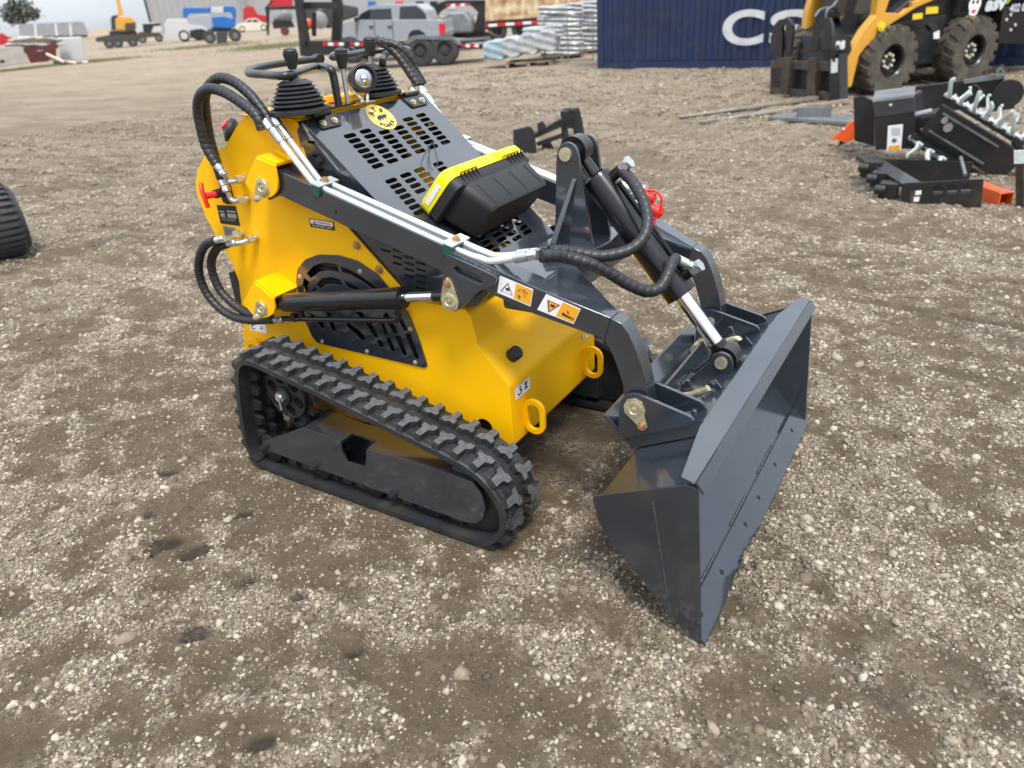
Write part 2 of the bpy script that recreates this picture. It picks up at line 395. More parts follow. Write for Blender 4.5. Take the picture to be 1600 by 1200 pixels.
def mixc(f, a, b):
    n = nn('ShaderNodeMix', data_type='RGBA')
    for i, v in ((0, f), (6, a), (7, b)):
        if isinstance(v, (int, float)): n.inputs[i].default_value = v
        elif isinstance(v, tuple): n.inputs[i].default_value = (*v, 1)
        else: K(v, n.inputs[i])
    return n.outputs[2]
mps = nn('ShaderNodeMapping'); mps.inputs['Rotation'].default_value = (0, 0, R_(24)); mps.inputs['Scale'].default_value = (.55, 1.0, 1); K(tcn.outputs['Object'], mps.inputs[0])
streak = noise(.9, 8, .62, mps.outputs[0], .6)
streak2 = noise(3.2, 6, .65, mps.outputs[0], .3)
nf = noise(14, 6, .7)
g = math_('ADD', ag.outputs['Fac'], math_('MULTIPLY', math_('SUBTRACT', nf, .5), 1.1))
g = math_('ADD', g, math_('MULTIPLY', math_('SUBTRACT', streak, .5), .9))
g = math_('ADD', g, math_('MULTIPLY', math_('SUBTRACT', streak2, .5), .8))
vo = nn('ShaderNodeTexVoronoi'); vo.inputs['Scale'].default_value = 95; K(tcn.outputs['Object'], vo.inputs[0])
vo2 = nn('ShaderNodeTexVoronoi'); vo2.inputs['Scale'].default_value = 260; K(tcn.outputs['Object'], vo2.inputs[0])
dirt = ramp(noise(11, 10, .78), (.3, (.110, .079, .050)), (.7, (.222, .166, .108)))
stone = ramp(vo.outputs['Color'], (.1, (.107, .081, .055)), (.45, (.25, .197, .14)), (.85, (.48, .395, .295)))
gf = nn('ShaderNodeMapRange'); gf.inputs[1].default_value = .25; gf.inputs[2].default_value = .95; K(g, gf.inputs[0])
grit = math_('MULTIPLY', gf.outputs[0], .92)
col = mixc(grit, dirt, stone)
sp = ramp(vo2.outputs['Color'], (.74, (0, 0, 0)), (.8, (1, 1, 1)))
sp = math_('MULTIPLY', sp, math_('MULTIPLY', ramp(noise(9, 5, .7), (.48, (0, 0, 0)), (.62, (1, 1, 1))), .35))
col = mixc(sp, col, (.27, .225, .18))
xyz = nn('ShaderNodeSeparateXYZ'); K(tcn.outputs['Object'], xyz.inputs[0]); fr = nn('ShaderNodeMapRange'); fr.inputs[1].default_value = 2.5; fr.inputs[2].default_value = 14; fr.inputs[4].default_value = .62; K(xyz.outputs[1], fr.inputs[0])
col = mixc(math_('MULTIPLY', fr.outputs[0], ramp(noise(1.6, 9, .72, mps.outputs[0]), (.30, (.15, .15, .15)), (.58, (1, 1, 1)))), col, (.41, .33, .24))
pinhole = ramp(noise(45, 4, .7), (.33, (1, 1, 1)), (.40, (0, 0, 0)))
col = mixc(math_('MULTIPLY', pinhole, .5), col, (.045, .034, .025))
col = mixc(math_('MULTIPLY', ad.outputs['Fac'], .72), col, (.028, .021, .016))
# above, the ground colour mixes to a paler tan with distance
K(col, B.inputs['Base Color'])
h1 = math_('MULTIPLY', math_('SUBTRACT', 1.0, vo.outputs['Distance']), math_('ADD', .25, grit))
h2 = math_('MULTIPLY', math_('SUBTRACT', 1.0, vo2.outputs['Distance']), .35)
hh = math_('ADD', math_('ADD', h1, h2), math_('MULTIPLY', noise(28, 10, .8), 3.0))
bp = nn('ShaderNodeBump'); bp.inputs['Strength'].default_value = .85; bp.inputs['Distance'].default_value = .006; K(hh, bp.inputs['Height'])
bp2 = nn('ShaderNodeBump'); bp2.inputs['Strength'].default_value = .8; bp2.inputs['Distance'].default_value = .06; K(math_('ADD', streak2, math_('MULTIPLY', noise(8, 9, .75), 1.1)), bp2.inputs['Height']); K(bp.outputs[0], bp2.inputs['Normal'])
K(bp2.outputs[0], B.inputs['Normal'])
me.materials.append(gm); ground = link('ground', me); struct(ground)

# loose stones: one uncountable mesh
def stones(n, xr, yr, smed, sig, smax, seed, thr=None):
    r = np.random.default_rng(seed)
    x = r.uniform(*xr, n); y = r.uniform(*yr, n)
    z, g, d = gfields(x, y)
    cl = fbm(x*5, y*5, 3, 91)
    keep = r.random(n) < np.clip((g-.30)*1.5 + (cl-.5)*.9, .16, 1)
    # only where the photograph's side of the yard can be seen
    rel = np.stack([x-CAM[0], y-CAM[1], z-CAM[2]], -1); c = rel @ RM
    vis = (np.abs(c[:, 0]/c[:, 2]) < .78) & (np.abs(c[:, 1]/c[:, 2]) < .60) & (c[:, 2] > 0)
    keep &= vis & (r.random(n) > d*1.2) & ~((np.abs(x+1.25) < .6) & (np.abs(y) < .6))
    x, y, z = x[keep], y[keep], z[keep]; n = len(x)
    s = np.minimum(np.exp(r.normal(math.log(smed), sig, n)), smax)
    return x, y, z, s, g[keep]
sets = [stones(430000, (-3.9, 2.4), (-1.75, .6), .0030, .50, .016, 1), stones(170000, (-4.6, 3.2), (.6, 3.2), .0046, .45, .018, 2),
        stones(110000, (-7.5, 4.8), (3.0, 8), .0068, .42, .022, 3), stones(60000, (-13, 6), (8, 15), .013, .4, .035, 5), stones(45000, (-8, -3.9), (-.6, 3.2), .006, .42, .02, 6), stones(60000, (-14, -7.2), (-1, 9), .009, .4, .028, 7), stones(190, (-3.4, 2.2), (-1.4, 1.6), .018, .28, .03, 4)]
x = np.concatenate([a[0] for a in sets]); y = np.concatenate([a[1] for a in sets]); z = np.concatenate([a[2] for a in sets]); s = np.concatenate([a[3] for a in sets]); gv = np.concatenate([a[4] for a in sets])
ph = (1+5**.5)/2
ico = np.array([(-1, ph, 0), (1, ph, 0), (-1, -ph, 0), (1, -ph, 0), (0, -1, ph), (0, 1, ph), (0, -1, -ph), (0, 1, -ph), (ph, 0, -1), (ph, 0, 1), (-ph, 0, -1), (-ph, 0, 1)], float)/1.9
icf = np.array([(0, 11, 5), (0, 5, 1), (0, 1, 7), (0, 7, 10), (0, 10, 11), (1, 5, 9), (5, 11, 4), (11, 10, 2), (10, 7, 6), (7, 1, 8), (3, 9, 4), (3, 4, 2), (3, 2, 6), (3, 6, 8), (3, 8, 9), (4, 9, 5), (2, 4, 11), (6, 2, 10), (8, 6, 7), (9, 8, 1)])
oct_ = np.array([(1, 0, 0), (0, 1, 0), (-1, 0, 0), (0, -1, 0), (0, 0, 1), (0, 0, -1)], float)*1.05
ocf = np.array([(0, 1, 4), (1, 2, 4), (2, 3, 4), (3, 0, 4), (1, 0, 5), (2, 1, 5), (3, 2, 5), (0, 3, 5)])
r = np.random.default_rng(5); Vs, Fs, Ts, k0 = [], [], [], 0
for sel, bv, bf in ((s >= .0055, ico, icf), (s < .0055, oct_, ocf)):
    X_, Y_s, Z_, S_ = x[sel], y[sel], z[sel], s[sel]; n = len(X_); nv = len(bv)
    V = bv[None]*(1+r.uniform(-.34, .34, (n, nv, 1))); sc3 = np.stack([S_*r.uniform(.85, 1.5, n), S_*r.uniform(.75, 1.1, n), S_*r.uniform(.5, .9, n)], -1); V = V*sc3[:, None, :]
    a = r.uniform(0, 2*np.pi, n); ca, sa = np.cos(a)[:, None], np.sin(a)[:, None]; tl = r.uniform(-.5, .5, (n, 2))
    V = np.stack([V[:, :, 0]*ca-V[:, :, 1]*sa + X_[:, None], V[:, :, 0]*sa+V[:, :, 1]*ca + Y_s[:, None], V[:, :, 2]+V[:, :, 0]*tl[:, :1]*.5 + (Z_-S_*.02)[:, None]], -1)
    Vs.append(V.reshape(-1, 3)); Fs.append((bf[None]+np.arange(n)[:, None, None]*nv).reshape(-1, 3)+k0); Ts.append(np.repeat(np.clip(r.random(n)*.85+gv[sel]*.34-.12, 0, 1), nv)); k0 += n*nv
V = np.concatenate(Vs); F = np.concatenate(Fs).astype(np.int32)
me = bpy.data.meshes.new('loose_gravel'); me.vertices.add(len(V)); me.vertices.foreach_set('co', V.astype(np.float32).ravel())
me.loops.add(F.size); me.loops.foreach_set('vertex_index', F.ravel()); me.polygons.add(len(F)); me.polygons.foreach_set('loop_start', np.arange(0, F.size, 3, dtype=np.int32)); me.update(calc_edges=True)
at = me.attributes.new('tint', 'FLOAT', 'POINT'); at.data.foreach_set('value', np.concatenate(Ts).astype(np.float32))
print('stones', len(x), 'tris', len(F))
rm = bpy.data.materials.new('limestone_chips'); rm.use_nodes = True; t = rm.node_tree; B = t.nodes['Principled BSDF']; B.inputs['Roughness'].default_value = .85; B.inputs['Specular IOR Level'].default_value = .3
K = t.links.new; tcn = nn('ShaderNodeTexCoord'); ta = nn('ShaderNodeAttribute', attribute_name='tint')
base = ramp(ta.outputs['Fac'], (0, (.078, .057, .038)), (.2, (.175, .135, .095)), (.6, (.315, .258, .192)), (.93, (.56, .495, .395)), (.98, (.20, .165, .135)))
K(mixc(math_('MULTIPLY', ramp(noise(70, 4, .7), (.4, (0, 0, 0)), (.65, (1, 1, 1))), .5), base, (.115, .09, .068)), B.inputs['Base Color'])
bp = nn('ShaderNodeBump'); bp.inputs['Strength'].default_value = .5; bp.inputs['Distance'].default_value = .003; K(noise(220, 3, .6), bp.inputs['Height']); K(bp.outputs[0], B.inputs['Normal'])
me.materials.append(rm); g = link('loose_gravel', me); g['kind'] = 'stuff'; g['label'] = 'pale crushed stone scattered loose over the brown dirt'; g['category'] = 'gravel'
# ---------------------------------------------------------------- compact track loader (x forward, y away from camera, z up)
LD = thing('compact_track_loader', 'yellow stand-on track loader with slate grey arms and bucket, parked on gravel in the foreground', 'loader', (-1.2, 0, 0), world=True)
def XZ(sgn=1): return lambda u, v, w: (u, sgn*w, v)
def yplane(y): return lambda u, v, w: (u, y+w, v)
HW = .320
# --- hull: folded sheet body
rear = SX([(381, 186), (351, 230), (322, 239), (309, 265), (305, 285), (308, 305), (322, 340), (345, 382), (362, 410), (373, 440), (378, 480), (382, 550)], -HW)
rear = [(-1.785, 1.298)] + rear[1:] + [(-2.12, .30), (-1.98, .225)]
front = [(-.777, .229), (-.777, .474), (-.888, .60), (-.905, .70), (-.925, .722), (-1.16, .722), (-1.19, .768), (-1.372, .94), (-1.505, 1.07), (-1.525, 1.298)]
side = rear + front
grl_px = [(464, 440), (466, 420), (478, 405), (498, 397), (530, 398), (560, 407), (590, 427), (612, 452), (640, 490), (656, 530), (669, 571), (665, 574), (497, 535), (489, 525), (478, 500)]
grl = SX(grl_px, -HW)
gc = (sum(p[0] for p in grl)/len(grl), sum(p[1] for p in grl)/len(grl))
gin = [(gc[0]+(u-gc[0])*.9, gc[1]+(v-gc[1])*.9) for u, v in grl]
hole = circ(*SX([(757, 668)], -HW)[0], .034)
sidef = fillet(side, .03, 4, only=[len(side)-1, 0]+list(range(12, 15)))
hull = MB()
for sg in (-1, 1): plate(hull, [sidef, gin, hole], yplane(sg*(HW-.004)), .008, .0012)
def wrap(pl, th=.006, y0=-HW+.0085, y1=HW-.0085, rad=.02):
    P = [pl[0]]+[None]*0
    pts = [Vector(p) for p in pl]; out = [pts[0]]
    for i in range(1, len(pts)-1):
        p, a, b = pts[i], pts[i-1], pts[i+1]; q = min(rad, (a-p).length*.45, (b-p).length*.45)
        A = p+(a-p).normalized()*q; Bq = p+(b-p).normalized()*q
        for k in range(5): t_ = k/4; out.append(A*(1-t_)**2+p*2*t_*(1-t_)+Bq*t_*t_)
    out.append(pts[-1]); n = len(out); ins = []
    for i in range(n):
        d = (out[min(i+1, n-1)]-out[max(i-1, 0)]).normalized(); ins.append(out[i]+Vector((-d.y, d.x))*th)
    return [(p.x, p.y) for p in out]+[(p.x, p.y) for p in reversed(ins)]
hull.slab(wrap([(-2.0, .235), (-.779, .231), (-.779, .474), (-.89, .60), (-.907, .70), (-.927, .72), (-1.16, .72)]), -HW+.0085, HW-.0085)
hull.slab([(-1.92, 1.19), (-1.785, 1.296), (-1.53, 1.296), (-1.53, 1.286), (-1.79, 1.286), (-1.915, 1.185)], -HW+.0085, HW-.0085)
hull.slab([(p[0]+.006, p[1]) for p in rear[2:12]]+[(p[0]+.014, p[1]) for p in reversed(rear[2:12])], -HW+.0085, HW-.0085)
hullo = part('hull', hull, 'yel', LD, smooth=30)
inn = MB(); inn.slab([(-1.95, .25), (-.80, .25), (-.80, .46), (-.92, .62), (-1.0, .70), (-1.25, .72), (-1.56, .98), (-1.6, 1.25), (-1.75, 1.25), (-2.05, 1.05), (-2.02, .6)], -.27, .27)
part('engine_bay', inn, 'dark', LD, smooth=0)
# radiator hint behind the grille
# --- side grille with cut louvres
def bolts(parent, mt, lst, r=.009, h=.008, name='bolt'):
    for p_, ax in lst:
        b = MB(); b.bolt(p_, ax, r, h); part(name, b, mt, parent)
def grille(sg):
    loops = [fillet(grl, .012, 3)]
    def arcseg(cx, cy, rx, ry, a0, a1, th, n=10):
        o = [(cx+rx*math.cos(R_(a0+(a1-a0)*i/n)), cy+ry*math.sin(R_(a0+(a1-a0)*i/n))) for i in range(n+1)]
        i_ = [(cx+(rx-th)*math.cos(R_(a1+(a0-a1)*i/n)), cy+(ry-th)*math.sin(R_(a1+(a0-a1)*i/n))) for i in range(n+1)]
        return o+i_
    px = lambda l: SX([(450+a/6, 380+b/6) for a, b in l], -HW)
    loops += [px([(185, 280), (250, 210), (330, 182), (400, 182), (475, 200), (490, 265), (400, 250), (310, 262), (225, 325)]),
              px([(505, 210), (600, 250), (720, 320), (850, 420), (800, 425), (700, 350), (600, 290), (518, 268)]),
              px([(272, 385), (330, 325), (420, 312), (500, 335), (520, 390), (430, 378), (370, 380), (310, 430)]),
              px([(535, 342), (600, 370), (690, 425), (650, 440), (560, 405)]),
              px([(160, 320), (210, 355), (195, 400), (190, 450), (150, 450), (150, 380)]),
              px([(255, 405), (300, 440), (240, 450)]),
              px([(200, 640), (300, 690), (350, 760), (345, 795), (320, 790), (290, 745), (230, 720)]),
              px([(370, 640), (410, 650), (450, 770), (458, 810), (440, 822), (418, 800), (385, 720)]),
              px([(555, 745), (590, 748), (660, 800), (720, 855), (735, 890), (715, 908), (690, 895), (620, 825), (560, 775)]),
              px([(640, 640), (700, 640), (790, 740), (860, 875), (820, 878), (745, 760)]),
              px([(840, 905), (880, 905), (902, 950), (895, 972), (870, 965)]),
              px([(880, 745), (915, 745), (950, 850), (915, 858)]), px([(928, 885), (970, 882), (1010, 985), (1000, 1010), (975, 1000)]),
              px([(930, 640), (975, 700), (1040, 835), (1000, 840), (900, 680)]), px([(1015, 862), (1058, 860), (1122, 1020), (1115, 1048), (1085, 1040)]),
              px([(1005, 640), (1060, 650), (1130, 805), (1095, 815)]), px([(1108, 848), (1155, 840), (1232, 1055), (1225, 1082), (1195, 1070)])]
    mb = MB(); plate(mb, loops, yplane(sg*(HW+.0035)), .005, .0008)
    o = part('side_grille', mb, 'grey', LD)
    for a, c in ((125, 305), (688, 258), (1160, 797), (1203, 1112), (752, 1010), (330, 915)):
        u, v = SX([(450+a/6, 380+c/6)], -HW)[0]; bolts(o, 'brass', [((u, sg*(HW+.006), v), (0, sg, 0))], .0065, .006)
grille(-1); grille(1)
rad = MB(); rad.slab([(p[0], p[1]) for p in gin], -.285, -.275)
for k in range(26):
    z_ = .44+k*.016; rad.box((-1.42, -.288, z_), (.5, .004, .006))
part('radiator', rad, 'blkm', LD, smooth=0)
# --- hood (sloping cover with slots)
HA = Vector((-1.497, 0, 1.291)); HU = Vector((.745, 0, -.667)).normalized(); HN = Vector((-HU.z, 0, HU.x))
def H(u, v, w=0): return HA + HU*u + Vector((0, v, 0)) + HN*w
def Hpx(px, py, w=0):
    p = PL(px, py, HA+HN*w, HN); return ((p-HA).dot(HU), p.y)
HB = .323; ULEN = .77
loops = [fillet([(0, -HB), (ULEN, -HB), (ULEN, HB), (0, HB)], .02, 4)]
# slot rows measured on the photograph
c1 = [(612, 470), (750, 430), (918, 436), (1047, 397), (1130, 322), (1245, 286)]; n1 = [7, 7, 6, 7, 7, 7]
dvx = Hpx(440+612/5.714, 130+470/5.714); 
def slots_from(a, b, n):   # first and last slot centre in crop px
    A_ = Hpx(440+a[0]/5.714, 130+a[1]/5.714); B_ = Hpx(440+b[0]/5.714, 130+b[1]/5.714)
    return [(A_[0]+(B_[0]-A_[0])*i/(n-1), A_[1]+(B_[1]-A_[1])*i/(n-1)) for i in range(n)]
slotc = []
def addslot(u, v):
    if v < -HB+.05 or v > HB-.04 or u > ULEN-.03: return
    for a, b in slotc:
        if abs(a-u) < .0205 and abs(b-v) < .0625: return
    slotc.append((u, v)); loops.append([(q[1], q[0]) for q in slotpoly(v, u, .057, .0172)])
groups = [((612, 468), (858, 737), 7), ((750, 428), (990, 692), 7), ((918, 436), (1114, 647), 6), ((1047, 397), (1238, 605), 6), ((1130, 322), (1354, 565), 7), ((1245, 286), (1463, 526), 7),
          ((980, 870), (1230, 1150), 7), ((1110, 820), (1240, 960), 4), ((1232, 775), (1480, 1040), 7), ((1400, 720), (1600, 950), 6)]
for a, b, n in groups:
    for (u, v) in slots_from(a, b, n): addslot(u, v)
def slots3(a, b, n):
    A_ = Hpx(720+a[0]/6.667, 290+a[1]/6.667); B_ = Hpx(720+b[0]/6.667, 290+b[1]/6.667)
    return [(A_[0]+(B_[0]-A_[0])*i/(n-1), A_[1]+(B_[1]-A_[1])*i/(n-1)) for i in range(n)]
for a, b, n in (((520, 300), (697, 480), 5), ((380, 350), (585, 545), 5), ((290, 400), (470, 610), 5), ((210, 540), (360, 680), 4), ((70, 540), (200, 670), 4)):
    for (u, v) in slots3(a, b, n): addslot(u, v)
hd = MB(); plate(hd, loops, lambda u, v, w: H(u, v, w-.002), .004, .0006)
# side panels of the hood, with louvre slots
sp_out = [(HA.x, HA.z-.004), (HA.x+HU.x*ULEN, HA.z+HU.z*ULEN-.004), (-.90, .735), (-1.19, .735), (-1.37, .93), (-1.53, 1.06), (-1.53, 1.262)]
sl = []
for col_, (cx, z0, cnt) in enumerate([(-1.475, 1.225, 6)]):
    for k in range(cnt): sl.append(slotpoly(cx+k*.006, z0-k*.045, .034, .009))
for k in range(6): sl.append(slotpoly(-1.40+.012*k, 1.115-.03*k, .03, .008))
for a, b in ((890, 82), (1000, 82), (1000, 145), (1105, 145), (1000, 205), (1108, 205), (1218, 203), (1108, 262), (1218, 265), (1108, 322), (1220, 323), (1220, 383), (1218, 440)):
    u, v = SX([(450+a/6, 380+b/6)], -HB)[0]; sl.append(slotpoly(u, v, .042, .0085, skew=-.08))
for sg in (-1, 1): plate(hd, [sp_out]+sl, lambda u, v, w: (u, sg*(HB-.002-.015*min(1, max(0, (1.25-v)/.25)))+w, v), .004)
# folded nose of the hood
e0 = H(ULEN, 0); hd.slab([(e0.x, e0.z), (e0.x+.006, e0.z-.002), (-.905, .735), (-.913, .735)], -HB+.006, HB-.006)
hood = part('hood', hd, 'grey', LD, smooth=30)
hb = MB()
for a, b in ((342, 690),): 
    u, v = SX([(440+a/5.714, 130+b/5.714)], -HB)[0]; hb.bolt((u, -HB, v), (0, -1, 0), .011, .012)
part('hood_bolt', hb, 'blkm', hood)
# hinges
for v0, n_ in ((-.235, 'a'), (.245, 'b')):
    h = MB(); u0 = .0
    plate(h, [fillet([(.002, v0-.058), (.052, v0-.048), (.052, v0+.048), (.002, v0+.058)], .008, 3)], lambda u, v, w: H(u, v, w+.004), .005, .0008)
    h.cyl(H(-.006, v0-.04, .008), H(-.006, v0+.04, .008), .009, n=14)
    h.box((HA.x-.035, v0, 1.302), (.05, .11, .005))
    ho = part('hinge', h, 'blk', LD)
    for dv in (-.027, .027): bolts(ho, 'brass', [(H(.032, v0+dv, .0065), HN), (Vector((HA.x-.038, v0+dv, 1.3045)), (0, 0, 1))], .009, .008)
# round sticker on the hood
su, sv_ = Hpx(595, 183); 
ax_, bx_ = .060, .060
ell = lambda k, n=40: [(su+ax_*k*math.cos(2*math.pi*i/n), sv_+.060*k*math.sin(2*math.pi*i/n)) for i in range(n)]
st = MB(); plate(st, [ell(1)], lambda u, v, w: H(u, v, w+.0012), .0008); sto = part('round_sticker', st, 'stick', LD, smooth=0)
ink = MB()
def ST(a, b, w=0): return H(su+a, sv_+b, .0022+w)       # a down slope, b to the right
for ch, an in zip('ATS', (-52, -4, 44)):
    r0 = .036
    cx, cy = r0*math.sin(R_(an))*1.0, r0*math.cos(R_(an))
    lettering(ink, ch, lambda x, y, w, cx=cx, cy=cy, an=an: ST(-(cy*.96 + y*math.cos(R_(an))-x*math.sin(R_(an))*1.0), cx+x*math.cos(R_(an))+y*math.sin(R_(an)), w), .027, .0004, bold=.0016)
for ch, an in zip('POWER', (-44, -22, 0, 22, 44)):
    r0 = .044
    lettering(ink, ch, lambda x, y, w, an=an: ST(r0*math.cos(R_(an))-(y*math.cos(R_(an))+x*math.sin(R_(an))), r0*math.sin(R_(an))+x*math.cos(R_(an))-y*math.sin(R_(an)), w), .021, .0004, bold=.0011)
beast = [(-.034, -.004), (-.026, .008), (-.012, .014), (.004, .012), (.014, .010), (.02, .014), (.03, .012), (.036, .016), (.034, .006), (.030, -.002), (.022, -.004), (.018, -.002), (.018, -.013), (.012, -.013), (.011, -.004), (-.002, -.006), (-.003, -.014), (-.009, -.014), (-.010, -.006), (-.020, -.008), (-.022, -.016), (-.028, -.016), (-.03, -.006)]
ink.prism([(x_*.95, y_) for x_, y_ in [(a_*.85, b_*.85-.002) for a_, b_ in beast]], lambda u, v, w: ST(-v+.002, u+.002, w), 0, .0004)
part('sticker_print', ink, 'ink', sto, smooth=0)
# --- deck
dk = MB(); dk.bb((-1.80, -HW+.004, 1.2985), (-1.515, HW-.004, 1.3045)); dk.bb((-1.79, -.27, 1.3046), (-1.63, .27, 1.312))
part('control_deck', dk, 'yel', LD, bevel=.002)
# --- pivot lugs (arm pivot above, lift cylinder below)
def lug(px_outer, pin_px, name, sg, depth=.115):
    poly = SX(px_outer, -.435); pin = SX([pin_px], -.435)[0]
    mb = MB(); plate(mb, [fillet(poly, [.02, .004, .004, .004, .03, .05, .05][:len(poly)], 6)], yplane(sg*-.0+(-.435 if sg < 0 else .435)), .01, .0015)
    # upper and rear return flanges to the hull
    def flange(i, j):
        a = Vector(poly[i]); b = Vector(poly[j]); d = (b-a).normalized(); nn_ = Vector((-d.y, d.x))*.005
        pl = [(a+nn_)[:], (b+nn_)[:], (b-nn_)[:], (a-nn_)[:]]
        y0, y1 = (-.43, -HW) if sg < 0 else (HW, .43)
        mb.slab([(p[0], p[1]) for p in pl], y0, y1)
    for i, j in name[1]: flange(i, j)
    # inner ear on the hull
    mb.cyl((pin[0], sg*(HW-.002), pin[1]), (pin[0], sg*(HW+.014), pin[1]), .062, n=28)
    o = part(name[0], mb, 'yel', LD)
    p = MB(); p.cyl((pin[0], sg*.30, pin[1]), (pin[0], sg*.447, pin[1]), .016)
    tp = [(-.001, .03), (.026, .02), (.030, 0), (.026, -.018), (.0, -.030), (-.03, -.05), (-.044, -.054), (-.052, -.044), (-.05, -.034), (-.03, .005), (-.022, .02)]
    plate(p, [[(pin[0]+a, pin[1]+b) for a, b in tp]], yplane(sg*.443), .005, .001)
    p.lathe((pin[0], sg*.4455, pin[1]), (0, sg, 0), [(.024, 0), (.024, .004), (.015, .005), (.013, .002), (.006, .002), (.006, .006), (.001, .007)])
    p.bolt((pin[0]-.040, sg*.4455, pin[1]-.042), (0, sg, 0), .009, .009)
    part('pivot_pin', p, 'brass', o); return pin
for sg in (-1, 1):
    PIN0 = lug([(435, 284), (430, 258), (401, 246), (384, 285), (401, 309), (425, 309), (435, 298)], (413, 291), ('arm_pivot_lug', ((1, 2), (2, 3), (3, 4))), sg)
    PINC = lug([(431, 483), (428, 466), (398, 441), (381, 472), (400, 496), (418, 496), (428, 490)], (411, 480), ('cylinder_lug', ((1, 2), (2, 3))), sg)
# --- track undercarriage
TP = [(-.803, .012), (-1.2, .012), (-1.79, .012), (-1.845, .035), (-1.872, .10), (-1.862, .22), (-1.835, .36), (-1.812, .44), (-1.77, .492), (-1.705, .503), (-1.60, .486), (-1.345, .441), (-1.10, .390), (-.84, .335), (-.76, .308), (-.70, .262), (-.665, .205), (-.655, .15), (-.668, .095), (-.705, .048), (-.745, .022)]
tp3 = resample([Vector((a, b, 0)) for a, b in [(p.x, p.y) for p in catmull([(a, b, 0) for a, b in TP], 8, True)]], .0205, True)
NT = len(tp3); LUGN = 42
def tframe(s_):   # s_ in [0,1)
    f = (s_ % 1)*NT; i = int(f); t_ = f-i; p = tp3[i % NT].lerp(tp3[(i+1) % NT], t_); d = (tp3[(i+1) % NT]-tp3[i-1 if i else NT-1])
    d = ((tp3[(i+2) % NT]-tp3[i-1])*.5).normalized(); return p, d, Vector((d.y, -d.x, 0))   # outward normal
a_ = sum((tp3[i].x*tp3[(i+1) % NT].y-tp3[(i+1) % NT].x*tp3[i].y) for i in range(NT)); OUT = 1 if a_ > 0 else -1
TLEN = sum((tp3[i]-tp3[(i+1) % NT]).length for i in range(NT)); PITCH = TLEN/LUGN
Y0, Y1 = -.588, -.392; YM = (Y0+Y1)/2
lugA = [(-.012, .008), (.011, .005), (.013, .042), (.030, .056), (.030, .076), (.010, .078), (.001, .068), (-.021, .072), (-.021, .053), (-.012, .047)]   # (along, lateral from outer edge)
def track(sg):
    sy = (lambda y: y) if sg < 0 else (lambda y: -y)
    mb = MB(); rings = []
    prof = [(Y0, 0), (Y0+.006, .004), (YM-.004, .003), (YM-.002, .0), (YM+.002, .0), (YM+.004, .003), (Y1-.006, .004), (Y1, 0), (Y1, -.020), (Y0, -.020)]
    for i in range(NT):
        p, d, nrm = tframe(i/NT); nrm = nrm*OUT
        rings.append([(p.x+nrm.x*h, sy(y), p.y+nrm.y*h) for y, h in prof])
    mb.loft([[Vector(q) for q in r] for r in rings], closed=True)
    for k in range(LUGN):
        for row in (0, 1):
            s0 = (k+(.5 if row else 0))/LUGN
            def Q(a, b, h):
                p, d, nrm = tframe(s0+(-a if row else a)/TLEN); nrm = nrm*OUT
                y = Y0+b if row == 0 else Y1-b
                return (p.x+nrm.x*h, sy(y), p.y+nrm.y*h)
            cx, cy = .004, .042
            base = [((a-cx)*1.28+cx, (b-cy)*1.10+cy) for a, b in lugA]; n_ = len(lugA)
            base = [(a, max(b, .001)) for a, b in base]
            mb.cur = 0; vs = [Q(a, b, .001) for a, b in base]+[Q(a, b, .026) for a, b in lugA]
            k0 = len(mb.v); mb.v += vs
            for i in range(n_): mb.f.append((k0+i, k0+(i+1) % n_, k0+(i+1) % n_+n_, k0+i+n_)); mb.mi.append(0)
            mb.cur = 1; mb.f.append(tuple(k0+n_+i for i in range(n_))); mb.mi.append(1)
            mb.cur = 0
            # buttress foot ahead of each bar
            bt = [(-.046, .020), (-.018, .016), (-.018, .058), (-.030, .066), (-.046, .058)]
            vs = [Q(a, b, .001) for a, b in bt]+[Q(a*.86-.001, (b-.04)*.7+.04, .010) for a, b in bt]; mb.add(vs, [tuple(range(5, 10))]+[(i, (i+1) % 5, (i+1) % 5+5, i+5) for i in range(5)])
            for j in range(5):   # fine moulded ribs near the rim
                e_ = .006
                vs = [Q(-.012+j*.006, .0005, .002), Q(-.010+j*.006, .0005, .002), Q(-.010+j*.006*.8, .012, .012), Q(-.012+j*.006*.8, .012, .012), Q(-.011+j*.006, .0005, .005)]
                mb.add(vs, [(0, 1, 4), (1, 2, 4), (2, 3, 4), (3, 0, 4)])
        # seams
        p0 = (k+.25)/LUGN
        def Q2(a, y, h):
            p, d, nrm = tframe(p0+a/TLEN); nrm = nrm*OUT; return (p.x+nrm.x*h, sy(y), p.y+nrm.y*h)
        mb.add([Q2(-.0015, YM-.045, .004), Q2(.0015, YM-.045, .004), Q2(.0015, YM+.045, .004), Q2(-.0015, YM+.045, .004), Q2(-.0015, YM-.045, .0062), Q2(.0015, YM-.045, .0062), Q2(.0015, YM+.045, .0062), Q2(-.0015, YM+.045, .0062)], [(4, 5, 6, 7), (0, 1, 5, 4), (2, 3, 7, 6)])
        # inner guide horns
        for yy in (YM-.028, YM+.028):
            def Q3(a, y, h):
                p, d, nrm = tframe(p0+a/TLEN); nrm = nrm*OUT; return (p.x+nrm.x*h, sy(y), p.y+nrm.y*h)
            b_ = [Q3(-.024, yy-.014, -.0195), Q3(.024, yy-.014, -.0195), Q3(.024, yy+.014, -.0195), Q3(-.024, yy+.014, -.0195)]
            t4 = [Q3(-.014, yy-.008, -.050), Q3(.014, yy-.008, -.050), Q3(.014, yy+.008, -.050), Q3(-.014, yy+.008, -.050)]
            mb.hexa(b_+t4)
    o = part('rubber_track', mb, ['rub', 'rubtop'], LD, smooth=32)
    return o
t1_ = track(-1); t2_ = track(1); t2_.location.x += .035
